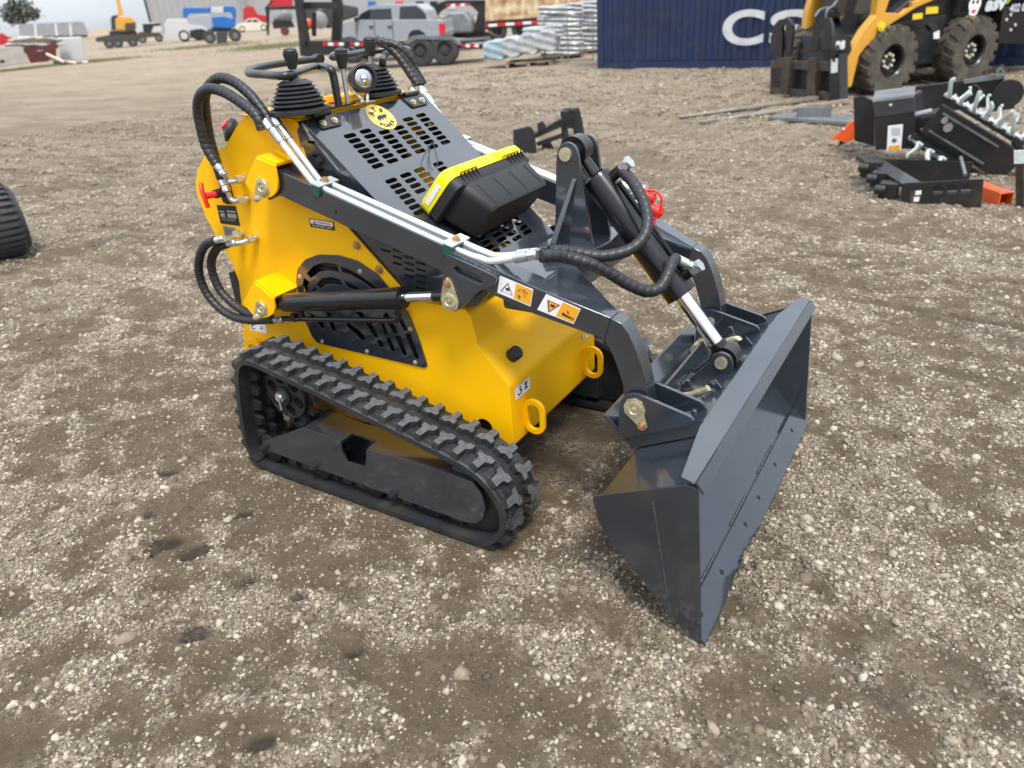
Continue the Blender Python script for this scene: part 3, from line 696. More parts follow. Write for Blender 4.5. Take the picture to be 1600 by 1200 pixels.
def under(sg):
    f = (lambda y: y) if sg < 0 else (lambda y: -y)
    def pl(y): return lambda u, v, w: (u, f(y+w), v)
    # drive sprocket
    c = S(444, 612, y=-.50); cx, cz = -1.645, .348
    mb = MB(); teeth = []
    for k in range(11):
        a0 = 2*math.pi*k/11
        for da, r in ((-.2, .102), (-.13, .118), (-.07, .136), (.07, .136), (.13, .118), (.2, .102)): teeth.append((cx+r*math.cos(a0+da), cz+r*math.sin(a0+da)))
    holes = [circ(cx+.068*math.cos(a), cz+.068*math.sin(a), .024, 16) for a in [R_(-20+60*i) for i in range(6)]]
    plate(mb, [teeth]+holes, pl(YM), .022, .003); plate(mb, [circ(cx, cz, .100, 40)]+holes, pl(YM-.02), .02, .003)
    mb.lathe((cx, f(YM-.03), cz), (0, f(1), 0), [(.035, -.012), (.035, .03)], 24); mb.cyl((cx, f(YM), cz), (cx, f(-.30), cz), .045, n=24)
    o = part('drive_sprocket', mb, 'blkm', LD, smooth=30)
    b = MB(); b.cyl((cx, f(YM-.041), cz), (cx, f(YM-.06), cz), .022, n=6); b.cyl((cx, f(YM-.06), cz), (cx, f(YM-.068), cz), .012, n=12); b.box((cx+.004, f(YM-.064), cz-.03), (.008, .004, .035))
    part('hub_nut', b, 'zinc', o)
    # rollers
    for cx, cz, r in ((-1.765, .098, .062), (-1.50, .085, .05), (-1.24, .085, .05), (-.98, .085, .05)):
        mb = MB(); mb.lathe((cx, f(YM-.07), cz), (0, f(1), 0), [(.015, -.004), (.03, 0), (r*.8, 0), (r, .006), (r, .035), (r*.6, .045), (r*.6, .095), (r, .105), (r, .134), (.02, .14)], 28)
        part('track_roller', mb, 'blk', LD, smooth=30)
    mb = MB(); mb.lathe((-.79, f(YM-.06), .168), (0, f(1), 0), [(.02, -.01), (.05, -.008), (.05, 0), (.115, .002), (.128, .01), (.128, .04), (.09, .05), (.09, .07), (.128, .08), (.128, .11), (.03, .12)], 36)
    part('idler_wheel', mb, 'blkm', LD, smooth=30)
    # slate track frame cover
    o_px = [(410, 690), (474, 668), (532, 690), (534, 705), (542, 722), (570, 730), (572, 718), (572, 702), (640, 722), (738, 753), (752, 772), (758, 795), (754, 812), (744, 818), (730, 817), (412, 702)]
    yo = -.575; op = SX(o_px, yo); mb = MB()
    plate(mb, [fillet(op, .006, 2)], pl(yo+.004), .008, .001)
    top = [op[1], op[2]]
    def tp_(a, b, y0=yo+.0085, y1=-.44):
        ax2, az = a; bx2, bz = b; mb.hexa([(ax2, f(y0), az-.008), (bx2, f(y0), bz-.008), (bx2, f(y1), bz-.008+.0), (ax2, f(y1), az-.008), (ax2, f(y0), az), (bx2, f(y0), bz), (bx2, f(y1), bz), (ax2, f(y1), az)])
    tp_(op[1], op[2]); tp_(op[7+4], op[8+1]) if 0 else None
    tp_((op[2][0]+.001, op[2][1]), (op[12-0-1][0], op[12-1][1])) if 0 else None
    tp_(op[12-1+1-1], op[12]) if 0 else None
    A1 = SX([(572, 702)], yo)[0]; A2 = SX([(738, 753)], yo)[0]; tp_(A1, A2)
    tp_(op[2], A1, y0=yo+.06)
    mb.bb((-1.74, f(-.44), .06), (-.80, f(-.40), .20)); mb.bb((-1.75, f(-.41), .13), (-1.0, f(-HW-.01), .24))
    o = part('track_frame', mb, 'grey', LD, smooth=30)
    for a_px in ((415, 697), (492, 728), (616, 772)):
        u, v = SX([a_px], yo)[0]; b = MB(); b.bolt((u, f(yo-.001), v), (0, f(-1) , 0), .012, .014); b.cyl((u, f(yo-.012), v), (u, f(yo-.022), v), .007, n=10); part('bolt', b, 'blkm', o)
under(-1); under(1)
# --- lift loops, cap, stickers on hull
def loop_ring(name, base, ax_u, ax_v, nrm, w_, h_, th, o_=None, mt='yel'):
    mb = MB(); out = [(math.copysign(1, math.cos(a))*0+w_/2*math.cos(a), (h_/2-w_/2)*(1 if math.sin(a) >= 0 else -1)+w_/2*math.sin(a)) for a in [2*math.pi*i/32 for i in range(32)]]
    inn_ = [(x_*.54, (h_/2-w_/2)*(1 if y_ >= 0 else -1)+(y_-(h_/2-w_/2)*(1 if y_ >= 0 else -1))*.54) for x_, y_ in out]
    plate(mb, [out, inn_], lambda u, v, w: Vector(base)+Vector(ax_u)*u+Vector(ax_v)*v+Vector(nrm)*w, th, .002)
    return part(name, mb, mt, LD)
lt = S(842, 661, y=-.262); loop_ring('tie_down_loop', (-.74, -.235, .325), (1, 0, 0), (0, 0, 1), (0, 1, 0), .088, .135, .014)
loop_ring('tie_down_loop', (-.74, .225, .325), (1, 0, 0), (0, 0, 1), (0, 1, 0), .088, .135, .014)
q_ = S(400, 543, y=-.335); loop_ring('tie_down_loop', (q_.x, -.345, q_.z-.015), (1, 0, 0), (0, 0, 1), (0, 1, 0), .10, .12, .014)
q_ = S(806, 548, x=-.835); mb = MB(); nn_ = Vector((.75, 0, .66)).normalized()
q_ = PL(800, 556, (-.835, 0, .54), nn_); mb.lathe(q_, nn_, [(.024, -.002), (.024, .03), (.022, .033), (.001, .034)], 24); part('rubber_bumper', mb, 'blkm', LD)
def decal(name, quad, nrm, draw, base='white', parent=None, frame=None, label=None, lift=.0012):
    """quad: 3-D corners TL,TR,BR,BL. draw(D) adds prints with D(u,v,w)"""
    TLq, TRq, BRq, BLq = [Vector(q) for q in quad]; nrm = Vector(nrm).normalized()
    def D(u, v, w=0): return (TLq*(1-u)*(1-v)+TRq*u*(1-v)+BRq*u*v+BLq*(1-u)*v)+nrm*(w+lift)
    mb = MB(); mb.prism([(0, 0), (1, 0), (1, 1), (0, 1)], D, -.0004, .0004); o = part(name, mb, base, parent or LD, smooth=0, label=label)
    for mk, shapes in draw(D).items():
        b = MB(); lv = .0008
        for s_ in shapes:
            if callable(s_): s_(b, D)
            else: b.prism(s_, D, lv, lv+.0003); 
            lv += .0004 if not callable(s_) else 0
        part({'ink': 'printing', 'redink': 'red_printing', 'orange': 'orange_panel', 'white': 'white_panel', 'yelprint': 'yellow_panel'}.get(mk, 'printing'), b, mk, o, smooth=0)
    return o
def txt(t_, u, v, h, sx=1, bold=0, lift=.0016, al='CENTER', asp=1.0):
    def f(b, D): lettering(b, t_, lambda x, y, w: D(u+x*asp, v-y, w+lift), h, .0003, al, bold, sx)
    return f
def tri(cx, cy, w_, h_, t_=.12):
    o = [(cx, cy-h_/2), (cx+w_/2, cy+h_/2), (cx-w_/2, cy+h_/2)]; i = [(cx+(a-cx)*(1-2.6*t_), cy+h_*.05+(b-cy)*(1-2.6*t_)) for a, b in o]
    return [[o[0], o[1], i[1], i[0]], [o[1], o[2], i[2], i[1]], [o[2], o[0], i[0], i[2]]]
NY = (0, -1, 0)
hq = lambda pts, y: [S(a, b, y=y) for a, b in pts]
c1x = lambda l: [(290+a/4, 40+b/4) for a, b in l]
c3x = lambda l: [(290+a/4, 320+b/4) for a, b in l]
decal('data_plate', hq(c3x([(195, 0), (315, 8), (342, 132), (220, 115)]), -HW), NY, lambda D: {'zinc': [[(.04+.0, .30), (.35, .30), (.35, .36), (.04, .36)], [(.12, .42), (.34, .42), (.34, .62), (.12, .62)], [(.5, .25), (.95, .25), (.95, .33), (.5, .33)], [(.5, .4), (.95, .4), (.95, .62), (.5, .62)], [(.12, .68), (.9, .68), (.9, .70), (.12, .70)], [(.12, .76), (.8, .76), (.8, .78), (.12, .78)]]}, 'ink')
decal('rating_plate', hq(c3x([(233, 128), (310, 140), (322, 200), (245, 196)]), -HW), NY, lambda D: {'ink': [[(.1, .12+.1*k), (.9, .12+.1*k), (.9, .15+.1*k), (.1, .15+.1*k)] for k in range(8)]}, 'zinc')
decal('warning_label', hq(c3x([(772, 83), (928, 106), (934, 161), (783, 137)]), -HW), NY, lambda D: {'white': [[(.04, .08), (.96, .08), (.96, .56), (.04, .56)], txt('PLEASE KEEP CLEAR', .5, .77, .26, asp=.36)], 'redink': tri(.22, .33, .14, .36, .3)+[txt('WARNING', .6, .33, .27, lift=.0022, asp=.42)]}, 'ink')
decal('lifting_label', hq(c3x([(398, 735), (500, 745), (512, 803), (410, 785)]), -HW), NY, lambda D: {'ink': [txt('C', .2, .5, .8, asp=.4, bold=.01), [(.65, .3), (.8, .3), (.8, .38), (.65, .38)], [(.62, .5), (.8, .5), (.8, .58), (.62, .58)]]})
fx = lambda a, b: S(a, b, x=-.777)
hook = [(.30, .12), (.36, .12), (.36, .4), (.45, .55), (.42, .78), (.28, .85), (.16, .76), (.16, .62), (.22, .62), (.24, .72), (.3, .76), (.36, .7), (.37, .58), (.28, .46)]
decal('hook_label', [fx(804, 606), fx(827, 587), fx(828, 606), fx(805, 626)], (1, 0, 0), lambda D: {'ink': [hook], 'redink': [[(0, 0), (1, 0), (1, .05), (0, .05)]], 'green': [[(.6, .2), (.85, .2), (.75, .5), (.85, .75), (.6, .75), (.68, .5)]]})
decal('hook_label', [fx(910, 522), fx(917, 523), fx(918, 527), fx(911, 531)], (1, 0, 0), lambda D: {'ink': [hook]})
# hull bolts
for p_ in ((558, 383), (593, 421)): u, v = SX([p_], -HW)[0]; bolts(hullo, 'bolt', [((u, -HW, v), NY)], .012, .011)
mb = MB(); mb.slab(SX([(357, 426), (366, 424), (378, 460), (384, 505), (382, 520), (368, 470)], -.26), -.26, .24); part('rear_guard', mb, 'blkm', LD)
# ---------------------------------------------------------------- loader arms
AO, AI = -.420, -.345      # near arm, outer and inner face
LO, LI = -.366, -.312      # its front leg
T0, B0 = SX([(428, 263), (437, 306)], AO); T1, B1 = SX([(839, 450), (834, 491)], AO); T2, B2 = SX([(955, 497), (945, 531)], LO)
rear_c = PIN0
Tr = (PIN0[0]-.01, PIN0[1]+.055); Br = (PIN0[0]-.01, PIN0[1]-.052)
def arm(sg):
    f = (lambda y: y) if sg < 0 else (lambda y: -y); mb = MB()
    def sec(t, b, yo, yi): return [Vector((t[0], f(yo), t[1])), Vector((t[0], f(yi), t[1])), Vector((b[0], f(yi), b[1])), Vector((b[0], f(yo), b[1]))]
    mb.loft([sec((PIN0[0]-.055, PIN0[1]+.02), (PIN0[0]-.055, PIN0[1]-.02), AO, AI), sec(Tr, Br, AO, AI), sec(T0, B0, AO, AI), sec(T1, B1, AO, AI), sec(T2, B2, LO, LI)])
    ob = part('loader_arm', mb, 'grey', LD, bevel=.004)
    outer = [(955, 497), (972, 506), (983, 521), (992, 541), (1000, 562), (1006, 582), (1011, 604), (1015, 627)]; inner = [(979, 630), (974, 603), (968, 583), (961, 563), (953, 545), (945, 531)]
    o = SX(outer, LO); i = SX(inner, LO)
    px_, pz_ = SX([(993, 637)], -.375)[0]
    tip = [(px_+.040, pz_+.005), (px_+.030, pz_-.028), (px_, pz_-.042), (px_-.032, pz_-.028), (px_-.042, pz_+.002)]
    mb = MB(); poly = o[:-1]+tip+i[1:]
    mb.slab([(p[0], p[1]) for p in poly], f(LO-.002), f(LI+.002)); part('arm_leg', mb, 'grey', LD, bevel=.003, smooth=30)
    # outer reinforcing plate with slot, carries the lift cylinder
    c7 = lambda l: SX([(640+a/8, 360+b/8) for a, b in l], -.435)
    lp = c7([(450, 330), (490, 296), (1060, 560), (1095, 590), (1062, 700), (880, 748), (760, 850), (660, 970), (560, 1018), (450, 960), (405, 850), (420, 600)])
    slot = c7([(560, 480), (580, 447), (620, 455), (890, 580), (918, 620), (905, 660), (870, 665), (600, 540)])
    mb = MB(); plate(mb, [fillet(lp, .012, 3), slot], lambda u, v, w: (u, f(-.430+w), v), .016, .002)
    lin = [(u, min(v, 9)) for u, v in lp]
    plate(mb, [fillet([lp[0], lp[1], lp[4], lp[5], lp[6], lp[7], lp[8], lp[9], lp[10]], .01, 3)], lambda u, v, w: (u, f(AI+.010+w), v-.02), .014, .001)
    po = part('arm_bracket', mb, 'grey', LD)
    w_ = MB(); wa = Vector((lp[1][0], f(-.424), lp[1][1]+.003)); wb_ = Vector((lp[3][0], f(-.424), lp[3][1]+.003))
    w_.tube([wa.lerp(wb_, i_/30) for i_ in range(31)], .006, 8, rf=lambda L_, t_: 1+.25*math.sin(L_*500)); part('weld_bead', w_, 'weld', po)
    pin = c7([(518, 870)])[0]
    p = MB(); tp = [(a*1.0, b) for a, b in [(.0, -.034), (.026, -.024), (.033, 0), (.026, .025), (.014, .062), (.0, .074), (-.014, .062), (-.026, .025), (-.033, 0), (-.026, -.024)]]
    plate(p, [[(pin[0]+a, pin[1]+b) for a, b in tp]], lambda u, v, w: (u, f(-.4415+w), v), .005, .001)
    p.lathe((pin[0], f(-.444), pin[1]), (0, f(-1)*1, 0), [(.024, 0), (.024, .004), (.015, .005), (.013, .002), (.006, .002), (.006, .006), (.001, .007)])
    p.cyl((pin[0], f(-.44), pin[1]), (pin[0], f(-.33), pin[1]), .016)
    o2 = part('pivot_pin', p, 'brass', LD); b = MB(); b.bolt((pin[0], f(-.444), pin[1]+.056), (0, f(-1), 0), .010, .009); part('bolt', b, 'bolt', o2)
    return pin
PINR = arm(-1); arm(1)
# cross tube and gussets
TB = S(927, 390, y=-.07); ctz = .885
mb = MB(); mb.bb((-.755, -.36, .765), (-.595, .36, .882)); part('cross_tube', mb, 'grey', LD, bevel=.012)
for sg in (-1, 1):
    mb = MB(); f = (lambda y: y) if sg < 0 else (lambda y: -y)
    tl = [(-.93, f(-.345), .925), (-.745, f(-.20), .8955), (-.60, f(-.20), .8875), (T2[0], f(LI), T2[1]-.004), (T1[0], f(AI), T1[1]-.002)]
    mb.add([Vector(p) for p in tl]+[Vector(p)-Vector((0, 0, .012)) for p in tl], [(0, 1, 2, 3, 4), (9, 8, 7, 6, 5)]+[(i, i+5, (i+1) % 5+5, (i+1) % 5) for i in range(5)])
    mb.add([Vector(q) for q in ((-.60, f(-.20), .875), (T2[0], f(LI), T2[1]-.016), (T2[0]-.03, f(LI), T2[1]-.08), (-.60, f(-.24), .78))], [(0, 1, 2, 3)])
    part('arm_gusset', mb, 'grey', LD, bevel=.002)
# tower for the tilt cylinder
YT = .072
tw = SX([(866, 372), (868, 300), (869, 245), (873, 228), (886, 221), (897, 226), (903, 238), (912, 300), (920, 350), (927, 392)], -YT)
TPIN = SX([(884, 241)], -YT)[0]
tw[0] = (tw[0][0], .880); tw[-1] = (tw[-1][0], .880)
for sg in (-1, 1):
    mb = MB(); plate(mb, [fillet(tw, .02, 3, only=[])], lambda u, v, w: (u, sg*(YT-.006)+w, v), .012, .0018)
    g0 = S(902, 283, y=-YT); g1 = S(884, 325, y=-YT-.035); 
    mb.hexa([(-.72, sg*YT, .885), (-.70, sg*YT, .885), (-.70, sg*(YT+.055), .885), (-.72, sg*(YT+.055), .885), (-.655, sg*YT, 1.10), (-.640, sg*YT, 1.10), (-.642, sg*(YT+.004), 1.095), (-.655, sg*(YT+.004), 1.095)])
    part('tilt_tower_plate', mb, 'grey', LD, bevel=0)
    w_ = MB(); w_.tube([Vector((-.745+.16*i_/30, sg*(YT+.004), .886)) for i_ in range(31)], .007, 8, rf=lambda L_, t_: 1+.25*math.sin(L_*480)); part('weld_bead', w_, 'weld', LD)
mb = MB(); plate(mb, [fillet([(-.76, -.13), (-.58, -.15), (-.56, 0), (-.58, .15), (-.76, .13)], .02, 4)], lambda u, v, w: (u, v, .8885+w), .010, .002); part('tower_shoe', mb, 'grey', LD)
mb = MB(); mb.cyl((TPIN[0], -YT-.008, TPIN[1]), (TPIN[0], YT+.008, TPIN[1]), .020, n=28); part('tower_pin', mb, 'brass', LD)
# ---------------------------------------------------------------- hydraulic cylinders
def hcyl(name, a, b, rb, rr, barrel0, barrel1, side, lab=None, eye_r=.038, eye_w=.045, rodneck=.05):
    a = Vector(a); b = Vector(b); d = (b-a).normalized(); Lt = (b-a).length; yv = Vector((0, 1, 0))
    mb = MB(); s0, s1 = a+d*barrel0, a+d*barrel1
    mb.lathe(s0, d, [(rb*.72, -.02), (rb*.95, -.012), (rb, 0), (rb, (s1-s0).length-.05), (rb*1.03, (s1-s0).length-.05), (rb*1.05, (s1-s0).length), (rb*.8, (s1-s0).length+.003)], 40)
    mb.cyl(a-yv*eye_w/2, a+yv*eye_w/2, eye_r, n=28); mb.cyl(a+d*eye_r*.6, s0-d*.01, rb*.45, n=16)
    o = part(name, mb, 'blk', LD, smooth=40, label=lab)
    r = MB(); r.cyl(s1-d*.01, b-d*rodneck, rr, n=28); part('piston_rod', r, 'chrome', o)
    e = MB(); e.cyl(b-yv*eye_w/2, b+yv*eye_w/2, eye_r*.92, n=28); e.cyl(b-d*rodneck, b-d*eye_r*.3, rr*1.05, n=20); part('rod_eye', e, 'blk', o)
    return o, a, b, d
for sg in (-1, 1):
    f = (lambda y: y) if sg < 0 else (lambda y: -y); yc_ = f(-.392)
    a = (PINC[0], yc_, PINC[1]); b = (PINR[0], yc_, PINR[1])
    o, a, b, d = hcyl('lift_cylinder', a, b, .0345, .016, .085, .66, sg, eye_r=.032, eye_w=.05, rodneck=.10)
    up = Vector((-d.z, 0, d.x)); p = MB(); pt = [a+d*.62-up*.03, a+d*.618-up*.062, a+d*.595-up*.075, a+d*.55-up*.077, a+d*.02-up*.062]
    p.tube(catmull(pt, 6), .0100, 12); p.tube([a+d*.14-up*.03, a+d*.14-up*.07], .012, 10); p.box(a+d*.1-up*.058, (.02, .02, .03)); part('feed_pipe', p, 'blk', o)
TA = Vector((TPIN[0], 0, TPIN[1])); BPX = S(1126, 568, y=-.055); BP = Vector((BPX.x, 0, BPX.z))
tc_, a, b, d = hcyl('tilt_cylinder', TA, BP, .0475, .0245, .115, .555, 0, eye_r=.045, eye_w=.055, rodneck=.055)
up = Vector((-d.z, 0, d.x)); up = -up if up.x < 0 else up
p = MB(); p.tube([a+d*.16+up*.052, a+d*.35+up*.055, a+d*.50+up*.052], .006, 8); p.cyl(a+d*.135+up*.03, a+d*.135+up*.085, .017, n=16); p.cyl(a+d*.51+up*.03, a+d*.51+up*.07, .017, n=16)
part('cylinder_ports', p, 'blk', tc_)
PORT1 = a+d*.135+up*.10; PORT2 = a+d*.51+up*.09
for q_ in (PORT1, PORT2):
    p = MB(); p.cyl(q_-up*.015, q_+up*.012, .017, n=18); p.cyl(q_-Vector((0, .018, 0)), q_+Vector((0, .022, 0)), .014, n=16); p.cyl(q_+up*.012, q_+up*.02, .021, n=6); part('banjo_fitting', p, 'zinc', tc_)
# ---------------------------------------------------------------- hoses and pipes
def wrapfn(r, pitch=.017, depth=.14):
    return lambda L_, th: 1 - depth*(max(0, 1-abs(((L_/pitch+th/(2*math.pi)) % 1)-.5)*7))
def hose(pts, r=.0175, name='hydraulic_hose', parent=None, pitch=.021, n=14):
    P = resample(catmull(pts, 10), .0032); mb = MB(); mb.tube(P, r, n, rf=wrapfn(r, pitch)); return part(name, mb, 'hose', parent or LD, smooth=50)
def fitting(a, b, r=.0145, mt='zinc', name='hose_fitting', parent=None):
    a = Vector(a); b = Vector(b); d = b-a; mb = MB()
    mb.cyl(a, a+d*.55, r*1.0, n=16); mb.cyl(a+d*.55, a+d*.62, r*.75, n=12); mb.cyl(a+d*.62, a+d*.92, r*1.08, n=6); mb.cyl(a+d*.92, b, r*.8, n=12)
    return part(name, mb, mt, parent or LD)
def pxy(l, y0, y1, n=None): m_ = len(l)-1; return [S(a, b, y=y0+(y1-y0)*i/m_) for i, (a, b) in enumerate(l)]
for k, (dy, sgn) in enumerate(((0, -1), (0, 1))):
    f = (lambda y: y) if sgn < 0 else (lambda y: -y)
    def F2(v): return Vector((v.x, f(v.y), v.z))
    # two steel pipes along the arm, through two clamps
    pA = [S(440, 222, y=-.405), S(452, 238, y=-.405), S(487, 283, y=-.405), S(495, 291, y=-.405), S(520, 301, y=-.405), S(705, 387, y=-.405), S(752, 404, y=-.405), S(765, 408, y=-.405), S(780, 407, y=-.402), S(805, 403, y=-.40)]
    pB = [S(452, 218, y=-.362), S(464, 234, y=-.362), S(494, 275, y=-.362), S(503, 283, y=-.362), S(525, 291, y=-.362), S(718, 377, y=-.362), S(765, 397, y=-.362), S(776, 400, y=-.362), S(790, 400, y=-.362), S(810, 398, y=-.36)]
    for pp in (pA, pB):
        mb = MB(); mb.tube([F2(v) for v in catmull(pp, 5)], .0105, 12); part('steel_pipe', mb, 'pipe', LD, smooth=60)
        fitting(F2(pp[0]), F2(pp[0]+(pp[0]-pp[1]).normalized()*.085), .0155)
        fitting(F2(pp[-1]), F2(pp[-1]+(pp[-1]-pp[-2]).normalized()*.075), .0155)
    for cx, cy in ((507, 287), (712, 379)):
        c = S(cx, cy, y=-.384); c = F2(c); ang = math.atan2(T1[1]-T0[1], T1[0]-T0[0]); rot = Matrix.Rotation(-ang, 3, 'Y')
        mb = MB(); mb.box(c-Vector((0, 0, .012)), (.034, .092, .034), rot); o = part('pipe_clamp', mb, 'green', LD, bevel=.002)
        mb = MB(); mb.box(c+rot @ Vector((0, 0, .0075)), (.036, .094, .004), rot); part('clamp_plate', mb, 'pipe', o)
        mb = MB(); mb.bolt(c+rot @ Vector((0, 0, .0097)), rot @ Vector((0, 0, 1)), .011, .010); part('bolt', mb, 'bolt', o)
        mb = MB(); mb.box(c-Vector((0, 0, .034)), (.034, .06, .012), rot); part('clamp_foot', mb, 'grey', o)
fA = lambda l: [(290+a/4, 40+b/4) for a, b in l]
fC = lambda l: [(290+a/4, 320+b/4) for a, b in l]
hose(pxy(fA([(480, 650), (440, 560), (330, 470), (230, 412), (150, 395), (92, 435), (75, 520), (95, 640), (130, 760), (195, 870)]), -.405, -.39))
hose(pxy(fA([(548, 632), (480, 530), (400, 430), (300, 350), (212, 328), (150, 372), (122, 440), (125, 540), (150, 700), (185, 830), (225, 960)]), -.362, -.36))
def elbow(pts, r=.0095): mb = MB(); mb.tube(catmull(pts, 5), r, 12); part('hose_elbow', mb, 'zinc', LD, smooth=60)
def nut(c, ax, r=.016, l=.022, mt='brass'): c = Vector(c); ax = Vector(ax).normalized(); mb = MB(); mb.cyl(c-ax*l/2, c+ax*l/2, r, n=6); mb.cyl(c+ax*l/2, c+ax*l*.9, r*.75, n=16); part('port_nut', mb, mt, LD)
q1 = pxy(fA([(195, 870), (245, 930)]), -.39, -.39); fitting(q1[0], q1[1]); elbow(pxy(fA([(245, 930), (265, 970), (300, 975), (330, 965)]), -.39, -.36)); nut(S(*fA([(335, 963)])[0], y=-.36), (.3, 1, 0)); nut(S(*fA([(360, 950)])[0], y=-.325), (0, 1, 0), .013, .02)
q1 = pxy(fA([(225, 960), (262, 1040)]), -.36, -.37); fitting(q1[0], q1[1]); elbow(pxy(fA([(262, 1040), (285, 1085), (315, 1098), (340, 1090)]), -.37, -.36)); nut(S(*fA([(350, 1090)])[0], y=-.355), (.3, 1, 0)); nut(S(*fA([(385, 1078)])[0], y=-.325), (0, 1, 0), .013, .02)
hose(pxy(fC([(190, 222), (125, 250), (87, 330), (85, 430), (125, 540), (200, 635), (290, 695), (400, 722), (545, 718)]), -.43, -.405), .0165)
hose(pxy(fC([(262, 243), (200, 270), (162, 345), (172, 435), (220, 540), (300, 620), (380, 672), (470, 700), (545, 715)]), -.40, -.385), .0165)
q1 = pxy(fC([(190, 222), (245, 212)]), -.43, -.42); fitting(q1[0], q1[1], .013); elbow(pxy(fC([(240, 213), (275, 210), (300, 198)]), -.42, -.37)); nut(S(*fC([(318, 188)])[0], y=-.355), (.3, 1, 0)); nut(S(*fC([(345, 176)])[0], y=-.325), (0, 1, 0), .014, .02)
q1 = pxy(fC([(262, 243), (320, 240)]), -.40, -.39); fitting(q1[0], q1[1], .013); elbow(pxy(fC([(318, 240), (355, 235), (388, 222)]), -.39, -.36)); nut(S(*fC([(405, 215)])[0], y=-.35), (.3, 1, 0)); nut(S(*fC([(438, 200)])[0], y=-.325), (0, 1, 0), .014, .02)
q1 = pxy(fC([(540, 718), (610, 718)]), -.40, -.395); fitting(q1[0], q1[1], .013)
e1 = pxy([(805, 403), (848, 400)], -.40, -.395); e2 = pxy([(810, 398), (858, 393)], -.36, -.35)
c7z = lambda l: [(820+a/4, 180+b/4) for a, b in l]
hA = pxy(c7z([(100, 882), (180, 878), (260, 888), (400, 925), (520, 980), (640, 1052), (760, 1100), (845, 1075), (890, 1000), (915, 935), (945, 895)]), -.395, -.03)
hose(hA, .0185, pitch=.024)
hB = pxy(c7z([(150, 850), (230, 848), (320, 858), (450, 880), (560, 870), (660, 838), (735, 775), (765, 690), (760, 600), (725, 500), (665, 405), (605, 350)]), -.35, 0.0)
hose(hB, .0175, pitch=.024)
fitting(hB[-1], PORT1+Vector((.0, 0, -.01)), .0145); fitting(hA[-1], PORT2, .0145)
# far side: three wrapped hoses beside the console, quick couplers with red caps
for k in range(3):
    hose(pxy([(588+k*9, 62+k*2), (608+k*8, 74), (622+k*8, 88), (636+k*6, 108), (652+k*5, 132)], .36, .38+.03*k), .0165)
for k in range(2):
    c = S(990+k*12, 300+k*22, y=.36); mb = MB(); mb.cyl(c+Vector((-.05, 0, .02)), c+Vector((.03, 0, -.005)), .017, n=12); part('quick_coupler', mb, 'zinc', LD)
    mb = MB(); mb.cyl(c+Vector((.03, 0, -.005)), c+Vector((.075, 0, -.02)), .023, .021, n=18); mb.cyl(c+Vector((.075, 0, -.02)), c+Vector((.08, 0, -.0215)), .012, n=12); part('red_cap', mb, 'red', LD)
mb = MB(); mb.tube(catmull(pxy([(992, 312), (1003, 300), (1020, 298), (1032, 306), (1033, 322), (1027, 338), (1018, 346)], .36, .34), 6), .004, 8); mb.tube(catmull(pxy([(1005, 318), (1015, 330), (1022, 345), (1020, 358)], .35, .34), 6), .006, 8); part('cap_strap', mb, 'red', LD)
mb = MB(); mb.box(S(965, 345, y=.33), (.16, .012, .09)); part('coupler_bracket', mb, 'white', LD)
# ---------------------------------------------------------------- bucket
BW = .648
bk = thing  # (the bucket is a part of the loader)
An, Bn, Cn = Vector((-.326, .392)), Vector((-.048, .520)), Vector((0, .002))
mb = MB()
side_poly = [(-.326, .392), (-.075, .518), (-.050, .520), (-.034, .505), (-.030, .485), (0, .002), (-.040, .022), (-.285, .285), (-.318, .360)]
sidep = SX([(924.7, 775.8), (1062, 759.5), (1075, 758), (1087, 762), (1092, 773), (1093, 800), (1096, 1010), (1066, 983), (947, 838), (933, 808)], -BW)
sidep[5] = (-.028, .42); sidep[6] = (0, .001)
for sg in (-1, 1): plate(mb, [fillet(sidep, .01, 2)], lambda u, v, w: (u, sg*(BW-.004)+w, v), .008, .001)
def sheet(a, b, th, y0, y1, o=None):
    a = Vector(a); b = Vector(b); d = (b-a).normalized(); n_ = Vector((-d.y, d.x))*th; mb.slab([(p.x, p.y) for p in (a, b, b+n_, a+n_)], y0, y1)
Y_ = BW-.0085
top_a, top_b = Vector(sidep[0])+Vector((.006, -.008)), Vector(sidep[2])+Vector((-.004, -.006))
flo_b = Vector(sidep[6])+Vector((-.002, .006))
pl = [top_b+Vector((.018, -.02)), top_b, top_a, Vector(sidep[-1])+Vector((.006, .002)), Vector(sidep[-2])+Vector((.006, .006)), flo_b]
mb.slab(wrap([(p.x, p.y) for p in pl], th=.006, rad=.02), -Y_, Y_)
ed = (Vector(sidep[7])-Vector(sidep[6])).normalized(); ed = (pl[-2]-pl[-1]).normalized(); en = Vector((-ed.y, ed.x)); en = -en if en.y < 0 else en; mb.slab([(p.x, p.y) for p in (flo_b+en*.0064-ed*.012, flo_b+ed*.082+en*.0064, flo_b+ed*.082+en*.0125, flo_b-ed*.004+en*.0125)], -Y_-.006, Y_+.006)
bucket = part('bucket', mb, 'bgrey', LD, smooth=30)
